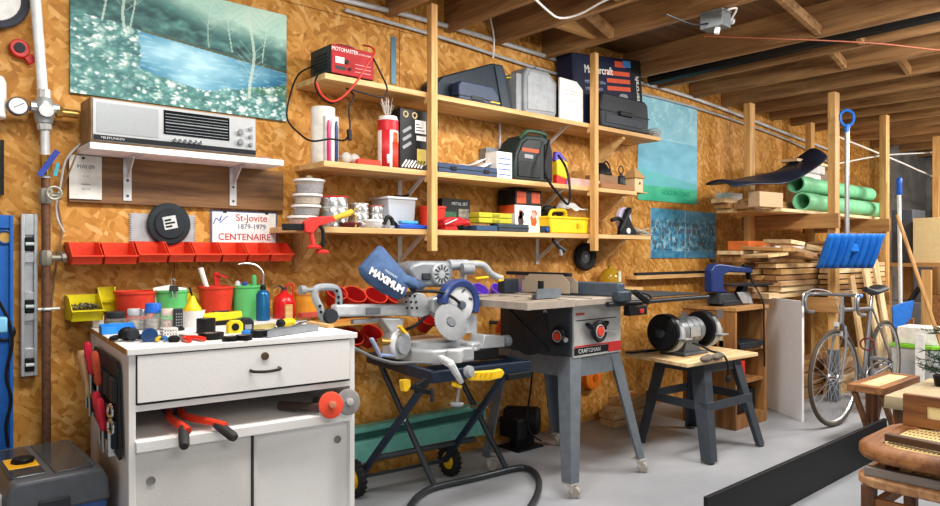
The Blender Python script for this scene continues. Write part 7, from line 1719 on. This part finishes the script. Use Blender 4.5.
MB().box(10.65, -1.0, 0, 11.198, D-.102, 1.52).build('ledge', CONCRETE('#5b5957', '#777472', '#8f8b86', 4, .8), t, w=1)
# boards and bin between bicycle and bench
def upr(u0, u1, vt, X, lab, mat, nm='plank', cat='plank', th=.04, vb=None):
    ya, yb = YX(u0, X), YX(u1, X); z1 = PX((u0+u1)/2, vt, X).z; z0 = 0
    return MB().box(X, min(ya, yb), z0, X+th, max(ya, yb), z1).one(nm, lab, cat, mat, (X, yb, 0), w=1, bev=.002)
upr(899, 913, 318, 7.55, 'upright brown plank standing behind the small blue shovel blade', WOOD('#7c4a22', '#b57a42', 'Z'))
upr(915, 924, 334, 6.5, 'white board standing upright beside the lidded bin', WHT, 'white_sheet', 'board', .02)
upr(921, 931, 270, 7.4, 'upright wooden post shaped plank at the right edge', PINEZ)
p = PX(903, 372, 6.35)
t = T('storage_bin', 'clear storage bin with a lime green lid behind the bicycle', 'bin', (6.78, p.y, 0))
MB().prism([(-.16, 0), (.16, 0), (.19, .40), (-.19, .40)], 'YZ', -.12, .2).build('bin', CLEAR('#dfe3e6', .2, .6), t, bev=.01)
MB().box(-.135, -.2, .40, .215, .2, .43).build('lid', M('#7fc832', .4), t, bev=.006)
MB().box(-.10, -.14, .01, .18, .14, .27).build('contents', M('#5b5c86', .7, 0, .4, 20), t)
MB().box(0, 0, 0, .3, .3, .14).one('white_carton', 'white carton on top of the lime green lid', 'carton', WHT, (6.70, p.y-.15, .431), bev=.004)
# low table with cloth and fir sprig
t = T('low_table', 'low table with a beige cloth behind the stacked cane chairs', 'table', (4.9, 1.1, 0))
MB().box(4.45, .75, .35, 5.25, 1.42, .375).build('table_top', MWOOD, t, w=1, bev=.003)
for xx in (4.48, 5.17):
    for yy in (.78, 1.34): MB().box(xx, yy, 0, xx+.05, yy+.05, .35).build('leg', dw, t, w=1, bev=.003)
b = MB(); n = 14; gr = []
for i in range(n+1):
    gr.append([])
    for j in range(n+1):
        x_ = [4.425, 4.435][i] if i < 2 else ([5.275, 5.265][n-i] if n-i < 2 else 4.435+.83*(i-1)/(n-2)); y_ = [.735, .742][j] if j < 2 else ([1.435, 1.428][n-j] if n-j < 2 else .742+.686*(j-1)/(n-2)); ed = min(i, n-i, j, n-j)
        z_ = .379+.006*fb(x_, y_, 9) if ed > 0 else .30+.03*fb(x_, y_, 14)
        gr[-1].append(b.bm.verts.new((x_, y_, z_)))
for i in range(n):
    for j in range(n): b.bm.faces.new((gr[i][j], gr[i+1][j], gr[i+1][j+1], gr[i][j+1]))
b.one('beige_cloth', 'beige cloth spread over the low table', 'cloth', M('#b8a684', .8, 0, .14, 14), (4.9, 1.1, .379), w=1, solid=.003)
pz = PX(933, 380, 5.0); px_, py_ = 5.0, 1.28
t = T('fir_sprig', 'dark green artificial fir standing on the beige cloth at the right edge', 'plant', (px_, py_, .388))
b = MB().cyl((0, 0, 0), (0, 0, .34), .008, .004, 6); bn = MB()
for k in range(26):
    z = .05+.29*random.random(); a_ = random.uniform(0, 6.28); L = random.uniform(.08, .17)*(1.2-z)
    d_ = Vector((math.cos(a_), math.sin(a_), random.uniform(-.1, .5))).normalized(); s0 = Vector((0, 0, z)); b.cyl(s0, s0+d_*L, .003, .002, 5)
    for q in range(26):
        f = random.random(); p_ = s0+d_*L*f; n_ = (d_*.6+Vector((random.uniform(-1, 1), random.uniform(-1, 1), random.uniform(-.8, 1)))).normalized()
        bn.cyl(p_, p_+n_*.035, .0022, .0006, 3)
b.build('branches', M('#3d2f22', .7), t); bn.build('needles', M('#17402a', .6, 0, .3, 40), t, kind='stuff')
MB().lathe([(.05, 0), (.06, .06), (.055, .062), (0, .055)], n=18).build('pot', BLK, t)
# ================================================================ lettering becomes mesh
dg = bpy.context.evaluated_depsgraph_get(); _new = []
for o in TEXTS: _new.append((o, bpy.data.meshes.new_from_object(o.evaluated_get(dg))))
for o, me in _new:
    r = bpy.data.objects.new('lettering', me); COL.objects.link(r); r.location = o.location; r.rotation_euler = o.rotation_euler; r.scale = o.scale
    r.parent = o.parent
    if not me.materials: me.materials.append(o.data.materials[0])
    nm = o.name; bpy.data.objects.remove(o); r.name = nm
